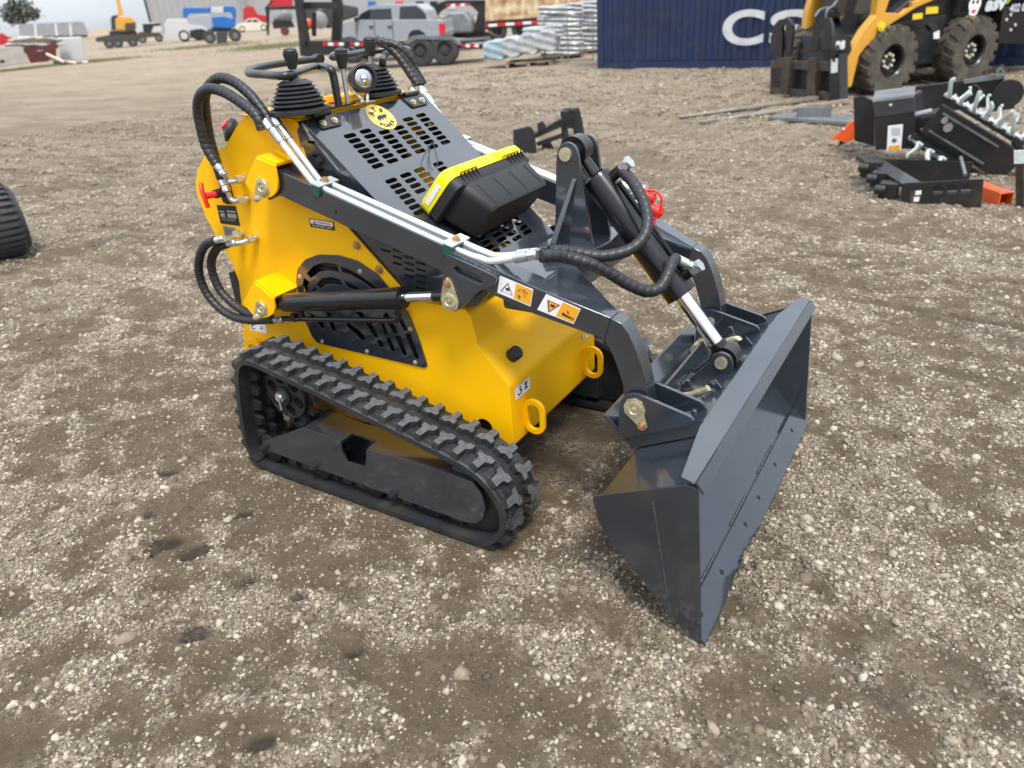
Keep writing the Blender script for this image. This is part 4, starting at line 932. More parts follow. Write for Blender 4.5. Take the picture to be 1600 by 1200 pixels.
# spill guard: flat plate welded on the lip, tapering at both ends
e_t = Vector((-.955, .29)).normalized(); lip0 = Vector((-.046, .526))
g_ = [(-BW, 0), (-BW, .036), (-BW+.23, .068), (BW-.23, .068), (BW, .036), (BW, 0)]
mb = MB(); plate(mb, [[(u, v) for u, v in g_]], lambda u, v, w: (lip0.x+e_t.x*v+e_t.y*(w-.002), u, lip0.y+e_t.y*v-e_t.x*(w-.002)), .008, .001)
lipn = [(-.046, .5265), (-.026, .500), (-.020, .504), (-.040, .531)]
mb.slab(lipn, -BW+.002, BW-.002); part('spill_guard', mb, 'bgrey', bucket, bevel=0)
mb = MB()
for k, yy in enumerate((-.58, -.39, -.14, .02, .24, .50)):
    q_ = flo_b+ed*.045; nrm = Vector((-ed.y, ed.x)); nrm = -nrm if nrm.y < 0 else nrm
    c = Vector((q_.x, yy, q_.y)); n3 = Vector((nrm.x, 0, nrm.y)); mm = MB(); mm.cyl(c+n3*.010, c+n3*.0132, .0085, n=16); part('edge_hole', mm, 'dark', bucket)
# stitch welds
for yy, l_ in ((-.55, .2), (-.2, .18), (.12, .2), (.42, .16)):
    q_ = flo_b+ed*.088; w_ = MB(); w_.tube([Vector((q_.x+en.x*.009, yy+l_*i/20, q_.y+en.y*.009)) for i in range(21)], .0024, 6, rf=lambda L_, t_: 1+.3*math.sin(L_*450)); part('weld_bead', w_, 'bgrey', bucket)
w_ = MB(); w_.tube([Vector((-.15+.06*i/20, -BW-.0002, .44-.36*i/20)) for i in range(21)], .0022, 6, rf=lambda L_, t_: 1+.3*math.sin(L_*400)); part('weld_bead', w_, 'weld', bucket)
# quick-attach plate on the bucket back
slope = (top_b-top_a).normalized(); sn = Vector((-slope.y, slope.x))
def K_(s_, y, h): p = top_a+slope*s_+sn*h; return Vector((p.x, y, p.y))
QY = .37
mb = MB()
Lq = (top_b-top_a).length
mb.hexa([K_(-.01, -QY, .002), K_(Lq-.03, -QY, .002), K_(Lq-.03, QY, .002), K_(-.01, QY, .002), K_(-.015, -QY, .048), K_(Lq-.03, -QY, .048), K_(Lq-.03, QY, .048), K_(-.015, QY, .048)])
mb.hexa([K_(-.02, -QY, .030), K_(-.004, -QY, .030), K_(-.004, QY, .030), K_(-.02, QY, .030), K_(-.055, -QY, .125), K_(-.043, -QY, .125), K_(-.043, QY, .125), K_(-.055, QY, .125)])
mb.hexa([K_(.03, -.24, .048), K_(.045, -.24, .048), K_(.045, .24, .048), K_(.03, .24, .048), K_(.03, -.24, .085), K_(.045, -.24, .085), K_(.045, .24, .085), K_(.03, .24, .085)])
qa = part('attach_plate', mb, 'bgrey', bucket, bevel=.002)
PINB = SX([(993, 637)], -.385)[0]
for sg in (-1, 1):
    for yy, kk in ((-.383, 0), (-.292, 1)):
        f = (lambda y: y) if sg < 0 else (lambda y: -y)
        b0 = K_(-.01, 0, .05); b1 = K_(Lq-.05, 0, .05)
        poly = [(PINB[0]-.048, PINB[1]+.005), (PINB[0]-.035, PINB[1]+.035), (PINB[0], PINB[1]+.049), (PINB[0]+.03, PINB[1]+.042), (b1.x-.012, b1.z+.016), (b1.x, b1.z-.002), (b0.x, b0.z-.004), (b0.x-.015, b0.z+.01)]
        if kk: pass
        mm = MB(); plate(mm, [fillet(poly, .012, 3)], lambda u, v, w: (u, f(yy+w), v), .012, .0015); part('pivot_ear', mm, 'bgrey', bucket)
    p = MB(); yb = sg*.3895
    tp = [(.0, .034), (.022, .026), (.033, .004), (.030, -.014), (.020, -.052), (.008, -.064), (-.004, -.060), (-.016, -.046), (-.030, -.018), (-.033, .004), (-.022, .026)]
    plate(p, [[(PINB[0]+a, PINB[1]+b) for a, b in [(x_+(.020 if z_ < -.03 else 0), z_) for x_, z_ in tp]]], lambda u, v, w: (u, yb+sg*.003+w, v), .005, .001)
    p.lathe((PINB[0], yb+sg*.005, PINB[1]), (0, sg, 0), [(.024, 0), (.024, .004), (.015, .005), (.013, .002), (.006, .002), (.006, .006), (.001, .007)])
    p.cyl((PINB[0], sg*.28, PINB[1]), (PINB[0], sg*.39, PINB[1]), .018); o2 = part('pivot_pin', p, 'brass', bucket)
    # spring latch
    b = MB(); b.bolt((PINB[0]+.024, yb+sg*.006, PINB[1]-.05), (0, sg, 0), .010, .009); part('bolt', b, 'bolt', o2)
    if sg < 0: e_px, s_px, p_px, yl = [(1063, 606), (1072, 594), (1077, 594), (1083, 608), (1091, 628), (1073, 640)], [(1046, 617), (1065, 618)], [(1064, 618), (1078, 617), (1092, 613), (1103, 609), (1107, 606)], -.17
    else: e_px, s_px, p_px, yl = [(1131, 521), (1138, 511), (1143, 510), (1151, 528), (1148, 538), (1138, 536)], [(1122, 534), (1136, 533)], [(1134, 533), (1146, 530), (1154, 530), (1155, 536), (1148, 546)], .20
    mm = MB(); mm.slab(SX(e_px, yl), yl-.006, yl+.006); part('latch_ear', mm, 'grey', bucket, bevel=.0015)
    a_, b_ = [S(*q, y=yl-.02) for q in s_px]
    mm = MB(); mm.tube([a_.lerp(b_, i/60)+Vector((0, math.cos(i*.9)*.010, math.sin(i*.9)*.010)) for i in range(61)], .003, 6); part('latch_spring', mm, 'blkm', bucket)
    mm = MB(); mm.tube(catmull([S(*q, y=yl-.02) for q in p_px], 6), .0105, 12); part('latch_pin', mm, 'brass', bucket)
    mm = MB(); mm.hexa([K_(.15, sg*.17, .05), K_(.235, sg*.17, .05), K_(.235, sg*.162, .05), K_(.15, sg*.162, .05), K_(.20, sg*.17, .075), K_(.225, sg*.17, .08), K_(.225, sg*.162, .08), K_(.20, sg*.162, .075)]); part('latch_ear', mm, 'bgrey', bucket)
# centre ears for the tilt cylinder rod
for sg in (-1, 1):
    b0 = K_(.0, 0, .05); b1 = K_(Lq-.06, 0, .05)
    poly = [(BP.x-.035, BP.z-.002), (BP.x-.03, BP.z+.022), (BP.x-.004, BP.z+.036), (BP.x+.024, BP.z+.028), (BP.x+.036, BP.z+.004), (b1.x+.01, b1.z-.002), (b0.x+.05, b0.z+.018)]
    mm = MB(); plate(mm, [fillet(poly, .01, 3)], lambda u, v, w: (u, sg*.042+w, v), .014, .0015); part('tilt_ear', mm, 'bgrey', bucket)
mm = MB(); mm.cyl((BP.x, -.057, BP.z), (BP.x, .057, BP.z), .0195, n=28); part('tilt_pin', mm, 'brass', bucket)
q_ = S(1092, 543, y=.25); mm = MB(); mm.cyl(q_-Vector((0, .03, 0)), q_+Vector((0, .035, 0)), .022, n=22); part('bushing', mm, 'brass', bucket)
for y_a, y_b, s_a, s_b in ((-.36, -.30, .02, .2), (-.25, -.16, .15, .22), (-.06, -.02, .02, .2), (.06, .1, .05, .2)):
    w_ = MB(); w_.tube([K_(s_a, y_a, .05).lerp(K_(s_b, y_b, .05), i/26)+Vector((0, 0, .002*math.sin(i*2.1))) for i in range(27)], .0055, 7, rf=lambda L_, t_: 1+.4*math.sin(L_*300)); part('weld_bead', w_, 'weld', bucket)
# arm warning labels (black pictograms on white and orange)
def pict_a(D): return {'orange': [[(.50, .05), (.985, .05), (.985, .93), (.50, .93)]], 'ink': tri(.27, .50, .36, .62, .05)+[[(.22, .52), (.30, .48), (.30, .40), (.33, .5), (.36, .62), (.30, .58), (.26, .66), (.24, .58)], [(.60, .66), (.70, .66), (.70, .69), (.60, .69)], [(.64, .58), (.66, .58), (.66, .80), (.64, .80)], [(.80, .45), (.81, .45), (.81, .60), (.80, .60)], [(.58, .38), (.66, .24), (.67, .26), (.60, .40)], [(.70, .22), (.80, .22), (.80, .26), (.70, .26)], [(.76, .28), (.88, .30), (.88, .34), (.76, .32)]]}
def pict_b(D): return {'orange': [[(.50, .05), (.985, .05), (.985, .93), (.50, .93)]]+[[(.14, .30), (.44, .30), (.29, .82)]], 'ink': [[(a, b+.0) for a, b in q_] for q_ in [[(.11, .26), (.47, .26), (.44, .31), (.15, .31)], [(.47, .26), (.29, .90), (.29, .82), (.43, .31)], [(.29, .90), (.11, .26), (.16, .31), (.29, .82)]]]+[[(.24, .40), (.36, .38), (.37, .48), (.30, .54), (.24, .48)], [(.62, .62), (.86, .66), (.86, .74), (.62, .72)], [(.60, .60), (.66, .56), (.68, .64), (.62, .66)], [(.86, .64), (.96, .66), (.96, .69), (.86, .68)], [(.86, .70), (.96, .73), (.96, .76), (.86, .73)], [(.70, .34), (.74, .40), (.78, .50), (.75, .51), (.71, .42)]]}
c4 = lambda l: [(690+a/4, 400+b/4) for a, b in l]
decal('warning_label', hq(c4([(365, 122), (574, 208), (558, 315), (350, 228)]), AO), NY, pict_a, label='crush warning label with white and orange panels')
T1v = Vector((T1[0], AO, T1[1])); T2v = Vector((T2[0], LO, T2[1])); B1v = Vector((B1[0], AO, B1[1])); B2v = Vector((B2[0], LO, B2[1]))
n2 = (T2v-T1v).cross(B1v-T1v).normalized(); n2 = -n2 if n2.y > 0 else n2
decal('warning_label', [PL(a, b, T1v, n2) for a, b in c4([(654, 236), (870, 330), (826, 424), (598, 334)])], n2, pict_b, label='moving arm warning label with a triangle')
mb = MB(); mb.cyl((S(525, 331, y=AO).x, AO-.001, S(525, 331, y=AO).z), (S(525, 331, y=AO).x, AO-.002, S(525, 331, y=AO).z), .005, n=12); part('drain_hole', mb, 'dark', LD)
decal('small_label', [(-.70, -.20, .902), (-.64, -.15, .902), (-.60, -.20, .900), (-.66, -.25, .900)], (0, 0, 1), lambda D: {'redink': [[(0, 0), (1, 0), (1, .2), (0, .2)]]}, lift=.004)
# battery switch with red key
kc = S(348, 300, y=-.34); mb = MB(); plate(mb, [fillet([(-.028, -.042), (.002, -.05), (.03, -.035), (.03, .03), (.012, .05), (-.02, .042)], .012, 4)], lambda u, v, w: (kc.x+u, -.326+w, kc.z+v), .012, .002)
mb.cyl((kc.x, -.33, kc.z), (kc.x, -.375, kc.z), .016, n=18); ks = part('battery_switch', mb, 'blkm', LD)
mb = MB(); mb.cyl((kc.x-.0, -.372, kc.z), (kc.x-.012, -.405, kc.z), .012, n=14); mb.tube(catmull([(kc.x-.030, -.40, kc.z+.042), (kc.x-.02, -.41, kc.z+.016), (kc.x-.012, -.412, kc.z-.01), (kc.x-.010, -.41, kc.z-.040)], 6), .0080, 10, rf=lambda L_, t_: 1.2-.3*math.cos(2*t_)); part('red_key', mb, 'red', ks)
# ---------------------------------------------------------------- controls on the deck
DZ = 1.3125
def boot(px, py, topx, topy, kx, ky):
    b0 = S(px, py, z=DZ); y = b0.y; tp = S(topx, topy, y=y); tp.x = b0.x+.0; hgt = tp.z-DZ
    mb = MB(); mb.lathe(b0, (0, 0, 1), [(.098, 0), (.098, .010), (.090, .014)]+[q for k in range(6) for q in ((.076-.006*k, .018+k*hgt*.118), (.091-.0065*k, .026+k*hgt*.118), (.071-.0065*k, .036+k*hgt*.118))]+[(.046, hgt*.80), (.052, hgt*.84), (.046, hgt*.88), (.020, hgt*.97), (.016, hgt*1.0)], 36)
    o = part('control_boot', mb, 'blkm', LD, smooth=50)
    kt = S(kx, ky, y=y); mb = MB(); a = Vector((b0.x, y, DZ+hgt)); b_ = kt; d = (b_-a)
    mb.cyl(a-d*.1, a+d*.35, .009, n=12); part('lever_rod', mb, 'zinc', o)
    mb = MB(); mb.lathe(a+d*.30, d, [(.013, 0), (.016, .01), (.0235, d.length*.45), (.0245, d.length*.55), (.020, d.length*.58), (.0225, d.length*.61), (.019, d.length*.68), (.006, d.length*.72)], 22); part('lever_grip', mb, 'blkm', o)
c8 = lambda a, b: (370+a/4.848, 40+b/4.848)
boot(*c8(480, 655), *c8(430, 395), *c8(400, 172)); boot(*c8(1050, 525), *c8(1020, 290), *c8(1002, 85))
def bar(base, post, loop, end, rad_=.0135):
    b0 = S(*base, z=DZ-.006); pp = [S(*q, y=b0.y) for q in post]
    for q in pp: q.x = b0.x+(q.x-b0.x)*.6
    z1 = pp[-1].z
    pts = [b0]+pp+[S(*q, z=z1) for q in loop]
    mb = MB(); mb.tube(catmull(pts, 7), rad_, 14); o = part('hand_rail', mb, 'rail', LD, smooth=60)
    e = S(*end, z=z1); d_ = (e-pts[-1]).normalized(); mb = MB(); mb.cyl(e-d_*.03, e+d_*.012, rad_*1.35, n=20); part('rail_cap', mb, 'blkm', o)
    mb = MB(); mb.box((b0.x, b0.y, DZ-.003), (.05, .12, .006)); part('rail_foot', mb, 'blk', o, bevel=.001)
    for dy in (-.045, .045): bolts(o, 'bolt', [((b0.x, b0.y+dy, DZ), (0, 0, 1))], .008, .008)
bar(c8(772, 612), [c8(752, 500), c8(728, 385), c8(690, 325)], [c8(640, 312), c8(560, 325), c8(380, 378), c8(200, 370), c8(100, 362), c8(92, 348), c8(130, 325), c8(300, 292), c8(560, 258), c8(610, 250)], c8(625, 250))
bar(c8(1135, 530), [c8(1122, 420), c8(1108, 310), c8(1110, 255)], [c8(1135, 215), c8(1200, 196), c8(1285, 192), c8(1292, 180), c8(1240, 176), c8(1000, 195), c8(870, 218), c8(740, 240), c8(722, 230), c8(760, 215), c8(840, 200)], c8(868, 192))
tl0 = S(*c8(842, 590), z=DZ); y = tl0.y; tl1 = S(*c8(800, 310), y=y); tl2 = S(*c8(785, 165), y=y)
mb = MB(); mb.cyl(tl0, tl1, .008, n=12); o = part('throttle_lever', mb, 'zinc', LD); d_ = tl2-tl1; mb = MB(); mb.lathe(tl1-d_*.1, d_, [(.013, 0), (.022, d_.length*.65), (.024, d_.length*.8), (.021, d_.length*.83), (.021, d_.length*.98), (.010, d_.length*1.08)], 22); part('lever_grip', mb, 'blkm', o)
lc = S(*c8(950, 400), y=-.02); ld = (Vector(CAM)-lc).normalized(); ld = (ld+Vector((.6, .1, .1))).normalized()
mb = MB(); mb.lathe(lc-ld*.07, ld, [(.022, 0), (.034, .01), (.038, .03), (.044, .05), (.047, .08), (.047, .092), (.040, .094), (.038, .080)], 28)
for k in range(7):
    a_ = k*.5-1.5; e1_ = ld.orthogonal().normalized(); 
lo = part('work_lamp', mb, 'blkm', LD); mb = MB(); mb.dome(lc+ld*.008, ld, .038, .012, 24); part('lamp_lens', mb, 'lens', lo)
mb = MB(); mb.dome(lc+ld*.0195, ld, .014, .006, 16); part('lamp_bulb', mb, 'chrome', lo)
fb = S(*c8(975, 580), z=DZ); mb = MB()
for dy in (-.022, .022): mb.tube(catmull([Vector((fb.x, fb.y+dy*.5, DZ)), Vector((fb.x-.006, fb.y+dy, DZ+.02)), lc-ld*.03+Vector((0, dy*1.7, -.03)), lc-ld*.03+Vector((0, dy*1.8, 0))], 5), .0055, 8)
mb.box((fb.x, fb.y, DZ+.002), (.05, .05, .004)); part('lamp_bracket', mb, 'zinc', lo)
mb = MB(); mb.bb((-1.66, -.06, DZ-.002), (-1.54, .17, DZ+.018)); part('lamp_plinth', mb, 'yel', LD, bevel=.003)
mb = MB(); mb.bb((-1.72, -.10, DZ), (-1.66, .10, DZ+.004)); part('instruction_label', mb, 'white', LD)
q_ = S(362, 204, y=-.2); mb = MB(); mb.lathe(q_, (-.5, -.4, .3), [(.03, -.02), (.045, 0), (.045, .012), (.01, .03)], 20); o = part('fuel_cap', mb, 'blkm', LD); mb = MB(); mb.cyl(q_+Vector((-.01, -.01, .02)), q_+Vector((-.014, -.016, .028)), .020, n=14); part('cap_top', mb, 'red', o)
# ---------------------------------------------------------------- toolbox lying on the hood
TBX = thing('toolbox', 'black plastic toolbox with bright yellow lid, wired on its side to the sloping slate hood', 'toolbox', H(.5, .1, 0), world=True)
cor = {k: Hpx(*v) for k, v in dict(BL=(722, 367), BR=(805, 325)).items()}
vL, vR = cor['BL'][1], cor['BR'][1]; uB = (cor['BL'][0]+cor['BR'][0])/2; DEP = .215; WLID = .07
# w heights chosen from the top corners of the bottom face
best = min((abs(Hpx(750, 320, w_/1000)[1]-vL)+abs(Hpx(834, 276, w_/1000)[1]-vR), w_/1000) for w_ in range(80, 300, 5)); HT = best[1]
def TQ(v, w, u): return H(u+.034, v-.080, w)
def rr(v0, v1, w0, w1, r, u, n=5):
    pts = []
    for cx, cy, a0 in ((v1-r, w1-r, 0), (v0+r, w1-r, 90), (v0+r, w0+r, 180), (v1-r, w0+r, 270)):
        for k in range(n+1): a = R_(a0+90*k/n); pts.append(TQ(cx+r*math.cos(a), cy+r*math.sin(a), u))
    return pts
vL, vR, HT, uB, uL = -.085, .325, .165, .60, .445
e = .0
mb = MB(); mb.loft([rr(-.088, .328, .012, .178, .03, uL+.02), rr(-.084, .326, .014, .180, .03, uL+.05), rr(-.062, .312, .034, .187, .03, uB-.012), rr(-.054, .304, .040, .181, .026, uB)])
bo = part('toolbox_body', mb, 'box', TBX, smooth=40)
mb = MB(); mb.loft([rr(-.112, .350, .0, .178, .03, uL), rr(-.112, .350, .0, .180, .03, uL+.034), rr(-.104, .342, .004, .176, .03, uL+.040)]); part('toolbox_rim', mb, 'box', TBX, smooth=40)
mb = MB(); mb.loft([rr(-.098, .336, .006, .160, .03, uL-.050), rr(-.114, .352, -.0, .176, .03, uL-.038), rr(-.114, .352, -.0, .182, .03, uL-.0005)]); lo_ = part('toolbox_lid', mb, 'lid', TBX, smooth=40)
vL, vR, HT, uL = -.085, .325, .147, .461
for v_ in [vL+.02+i*.022 for i in range(5)]+[vR-.10+i*.022 for i in range(5)]:
    m2 = MB(); m2.hexa([TQ(v_-.0015, HT+.031, uL-.016), TQ(v_+.0015, HT+.031, uL-.016), TQ(v_+.0015, HT+.031, uL+.018), TQ(v_-.0015, HT+.031, uL+.018), TQ(v_-.0015, HT+.042, uL-.022), TQ(v_+.0015, HT+.042, uL-.022), TQ(v_+.0015, HT+.033, uL+.016), TQ(v_-.0015, HT+.033, uL+.016)]); part('rim_rib', m2, 'box', TBX)
for v_ in (-.03, .07, .17, .27):
    m2 = MB(); m2.hexa([TQ(v_-.004, .176, uL+.035), TQ(v_+.004, .176, uL+.035), TQ(v_+.004, .183, uB-.014), TQ(v_-.004, .183, uB-.014), TQ(v_-.002, .1825, uL+.035), TQ(v_+.002, .1825, uL+.035), TQ(v_+.002, .1895, uB-.014), TQ(v_-.002, .1895, uB-.014)]); part('side_rib', m2, 'box', bo)
for v_a, v_b in ((vL+.02, vL+.12), (vR-.14, vR-.02)):
    m2 = MB(); m2.hexa([TQ(v_a, HT+.03, uL-.050), TQ(v_b, HT+.03, uL-.050), TQ(v_b, HT+.035, uL-.018), TQ(v_a, HT+.035, uL-.018), TQ(v_a+.006, HT+.040, uL-.046), TQ(v_b-.006, HT+.040, uL-.046), TQ(v_b-.003, HT+.046, uL-.022), TQ(v_a+.003, HT+.046, uL-.022)]); part('lid_latch', m2, 'lid', TBX, bevel=.002)
m2 = MB(); m2.hexa([TQ(-.1145, .04, uL-.048), TQ(-.1145, HT-.02, uL-.048), TQ(-.1145, HT-.02, uL-.03), TQ(-.1145, .04, uL-.03)]+[TQ(-.1165, .04, uL-.048), TQ(-.1165, HT-.02, uL-.048), TQ(-.1165, HT-.02, uL-.03), TQ(-.1165, .04, uL-.03)]); part('paper_label', m2, 'white', TBX)
wp = lambda a, b, w_: H(*Hpx(a, b, w_), w_); m2 = MB()
m2.tube(catmull([wp(676, 228, -.01), wp(675, 222, .008), wp(670, 235, .03), wp(672, 258, .03), wp(676, 266, .03)], 8), .0015, 6); m2.tube(catmull([wp(677, 228, -.01), wp(677, 222, .008), wp(680, 236, .03), wp(684, 254, .03), wp(680, 262, .03)], 8), .0015, 6); part('tie_wire', m2, 'blkm', TBX)
print('toolbox', vL, vR, uB, HT)
# ---------------------------------------------------------------- the yard behind
class FR(Frame):
    def __init__(s, o, a):
        s.o = Vector((o[0], o[1], 0)); s.a = a
        s.ex = Vector((math.cos(a), math.sin(a), 0)); s.ey = Vector((-math.sin(a), math.cos(a), 0))
def FT(name, label, cat, F, group=None): return thing(name, label, cat, F.o[:], F.a, group)
def fxz(F, l, y): return [(F.at(a, b, y=y).x, F.at(a, b, y=y).z) for a, b in l]
def fyz(F, l, x): return [(F.at(a, b, x=x).y, F.at(a, b, x=x).z) for a, b in l]
def lp(name, mb, mt, parent, **k): return part(name, mb, mt, parent, local=True, **k)
def pslab(name, F, l, y0, y1, mt, parent, **k):
    mb = MB(); mb.slab(fxz(F, l, y0), y0, y1); return lp(name, mb, mt, parent, **k)
def rect(x0, y0, x1, y1): return [(x0, y0), (x1, y0), (x1, y1), (x0, y1)]
M['cblue'] = mat('container_blue', (.011, .024, .075), .45, var=.25, vscale=1.5, dirt=.12)
M['cwhite'] = mat('stencil_white', (.62, .64, .66), .6, var=.2, vscale=4)
M['rust'] = mat('rusty_cream', (.66, .56, .36), .6, col2=(.30, .12, .04), vscale=2.2, detail=8)
M['skyel'] = mat('machine_yellow', (.62, .31, .03), .4, coat=.3, dirt=.2)
M['skblk'] = mat('machine_black', (.012, .012, .013), .4, coat=.2, dirt=.15)
M['tyre'] = mat('dusty_tyre', (.045, .040, .034), .8, col2=(.10, .083, .062), vscale=5, bump=.3, bscale=40)
M['tyred'] = mat('dark_tyre', (.05, .05, .052), .8, var=.3, vscale=6, bump=.3, bscale=40)
M['brn'] = mat('worn_fork_steel', (.10, .075, .055), .5, metal=.3, var=.4, vscale=8)
M['fork'] = mat('polished_fork', (.38, .33, .27), .4, metal=.4, var=.3, vscale=5)
M['stl'] = mat('grey_steel_plate', (.20, .21, .22), .5, metal=.4, var=.3, vscale=6)
M['galv'] = mat('galvanised', (.26, .27, .28), .5, metal=.5, var=.25, vscale=3)
M['org'] = mat('orange_paint', (.78, .10, .012), .4, coat=.2)
M['silver'] = mat('silver_car_paint', (.34, .36, .39), .4, metal=.2, coat=.3)
M['wcar'] = mat('white_car_paint', (.50, .51, .52), .3, coat=.6)
M['cream'] = mat('cream_car_paint', (.62, .58, .48), .35, coat=.5)
M['rcar'] = mat('red_car_paint', (.42, .012, .02), .35, coat=.5)
M['lift'] = mat('lift_blue', (.012, .12, .40), .4, coat=.2)
M['wrap'] = mat('shrink_wrap', (.42, .44, .45), .4, coat=.2, var=.3, vscale=6, bump=.8, bscale=9)
M['wrapb'] = mat('pale_blue_film', (.30, .42, .48), .4, coat=.3, var=.2, vscale=5)
M['wood'] = mat('pallet_wood', (.32, .23, .15), .8, var=.4, vscale=7)
M['bld'] = mat('metal_siding', (.33, .33, .335), .6, var=.06, vscale=.3)
M['bld2'] = mat('darker_siding', (.26, .25, .26), .6)
M['conc'] = mat('concrete', (.40, .37, .33), .85, var=.2, vscale=3, bump=.3, bscale=20)
M['maroon'] = mat('maroon_steel', (.10, .02, .02), .6, var=.4, vscale=3)
M['tape_r'] = mat('red_reflector', (.62, .015, .02), .35)
M['tape_w'] = mat('white_reflector', (.75, .76, .78), .35)
M['leaf'] = mat('hazed_tree_leaf', (.12, .14, .11), .7, var=.4, vscale=2)  # leaf tone lightened to put distance haze into the colour
M['bark'] = mat('bark', (.09, .07, .055), .9)
M['grass'] = mat('yard_grass', (.21, .21, .10), .8, var=.35, vscale=2)
M['slatg'] = mat('stock_trailer_grey', (.33, .33, .34), .5, metal=.2, var=.2, vscale=2)
M['yelab'] = mat('yellow_label', (.75, .55, .02), .5)
M['lime'] = mat('lime_green', (.30, .62, .02), .5)

def corrugated(L_, H_, pitch=.28, dep=.036, z0=.16, y=0):
    """profile of trapezoid corrugation extruded vertically"""
    mb = MB(); n = int(L_/pitch); pts = []
    for i in range(n):
        x0 = .12+i*(L_-.24)/n; p = (L_-.24)/n
        pts += [(x0, y), (x0+p*.36, y), (x0+p*.5, y+dep), (x0+p*.86, y+dep)]
    pts.append((L_-.12, y)); k = len(pts)
    vs = [(a, b, z0) for a, b in pts]+[(a, b, H_-.12) for a, b in pts]
    mb.add(vs, [(i, i+1, i+1+k, i+k) for i in range(k-1)]); return mb
def container(name, label, F, L_, H_, W_, mt, z=0, x0=0):
    t_ = thing(name, label, 'container', F.o[:], F.a)
    mb = corrugated(L_, H_); mb.v = [(a+x0, b, c+z) for a, b, c in mb.v]; lp('side_panel', mb, mt, t_, smooth=0)
    mb = MB()
    for x_ in (x0, x0+L_-.16): mb.bb((x_, -.02, z), (x_+.16, .12, z+H_))
    mb.bb((x0+.16, -.015, z), (x0+L_-.16, .10, z+.15)); mb.bb((x0+.16, -.015, z+H_-.12), (x0+L_-.16, .1, z+H_)); 
    mb.bb((x0, .12, z+.01), (x0+.05, W_, z+H_-.01)); mb.bb((x0+L_-.05, .12, z+.01), (x0+L_, W_, z+H_-.01)); mb.bb((x0+.05, W_-.05, z+.02), (x0+L_-.05, W_, z+H_-.02)); mb.bb((x0+.05, .1, z+H_-.06), (x0+L_-.05, W_-.05, z+H_-.03))
    lp('container_frame', mb, mt, t_, smooth=0); return t_
# blue container
a0, a1 = G(934, 108), G(1205, 106); FB = FR(a0, math.atan2(a1.y-a0.y, a1.x-a0.x))
CB = container('shipping_container', 'dark blue steel shipping container with big white letters behind the wheeled loader', FB, 12.19, 2.9, 2.44, 'cblue')
for ch, (xa, xb) in (('C', (1129, 1194)), ('S', (1203, 1268))):
    A_ = FB.at(xa, 44, y=-.005); B_ = FB.at(xb, 42, y=-.005); zt = FB.at((xa+xb)/2, 15, y=-.005).z; zb = FB.at((xa+xb)/2, 71, y=-.005).z
    cx = (A_.x+B_.x)/2; wd = abs(B_.x-A_.x); hh_ = zt-zb; V, Fc = None, None
    cu = bpy.data.curves.new('tmp', 'FONT'); cu.body = ch; cu.size = 1; cu.extrude = .002; cu.offset = .028; V, Fc = to_mesh(cu)
    xs = [p.x for p in V]; ys = [p.y for p in V]; sx_ = wd/(max(xs)-min(xs)); sy_ = hh_/(max(ys)-min(ys)); mx_, my_ = (max(xs)+min(xs))/2, (max(ys)+min(ys))/2
    mb = MB(); mb.add([(cx+(p.x-mx_)*sx_, -.004+p.z, (zt+zb)/2+(p.y-my_)*sy_) for p in V], Fc); lp('letter_'+ch.lower(), mb, 'cwhite', CB, smooth=0)

# wheels
def tyre(mb, c, ax, r, w_, rim=.5, n=40, lugs=0, lugh=.03, rt=None):
    c = Vector(c); ax = Vector(ax)
    e0_ = ax.orthogonal().normalized()
    mb.loft([mb.ring(c+ax*h, ax, rr_, n, e0_) for rr_, h in [(r*rim, .02*w_), (r*.9, 0), (r*.97, w_*.07), (r, w_*.2), (r, w_*.8), (r*.97, w_*.93), (r*.9, w_), (r*rim, w_*.98)]], closed=True)
    e1 = ax.orthogonal().normalized(); e2 = ax.cross(e1)
    for k in range(lugs):
        for h_ in (0, 1):
            a = 2*math.pi*(k+.5*h_)/lugs; da = .6*math.pi/lugs
            def q(a_, rr_, wv): return c+e1*rr_*math.cos(a_)+e2*rr_*math.sin(a_)+ax*wv
            w0, w1 = (w_*.0, w_*.52) if h_ == 0 else (w_*1.0, w_*.48); sk = .22*2*math.pi/lugs*2
            ri, ro = r*.985, r+lugh
            mb.hexa([q(a-da, ri, w0), q(a+da, ri, w0), q(a+da+sk, ri, w1), q(a-da+sk, ri, w1), q(a-da*.75, ro-.02, w0), q(a+da*.75, ro-.02, w0), q(a+da*.75+sk, ro, w1), q(a-da*.75+sk, ro, w1)])
            mb.hexa([q(a-da, r*.80, w0), q(a+da, r*.80, w0), q(a+da, r*.80, w0+(w1-w0)*.06), q(a-da, r*.80, w0+(w1-w0)*.06), q(a-da, ro-.02, w0-(w1-w0)*.03), q(a+da, ro-.02, w0-(w1-w0)*.03), q(a+da, ro-.02, w0+(w1-w0)*.1), q(a-da, ro-.02, w0+(w1-w0)*.1)])
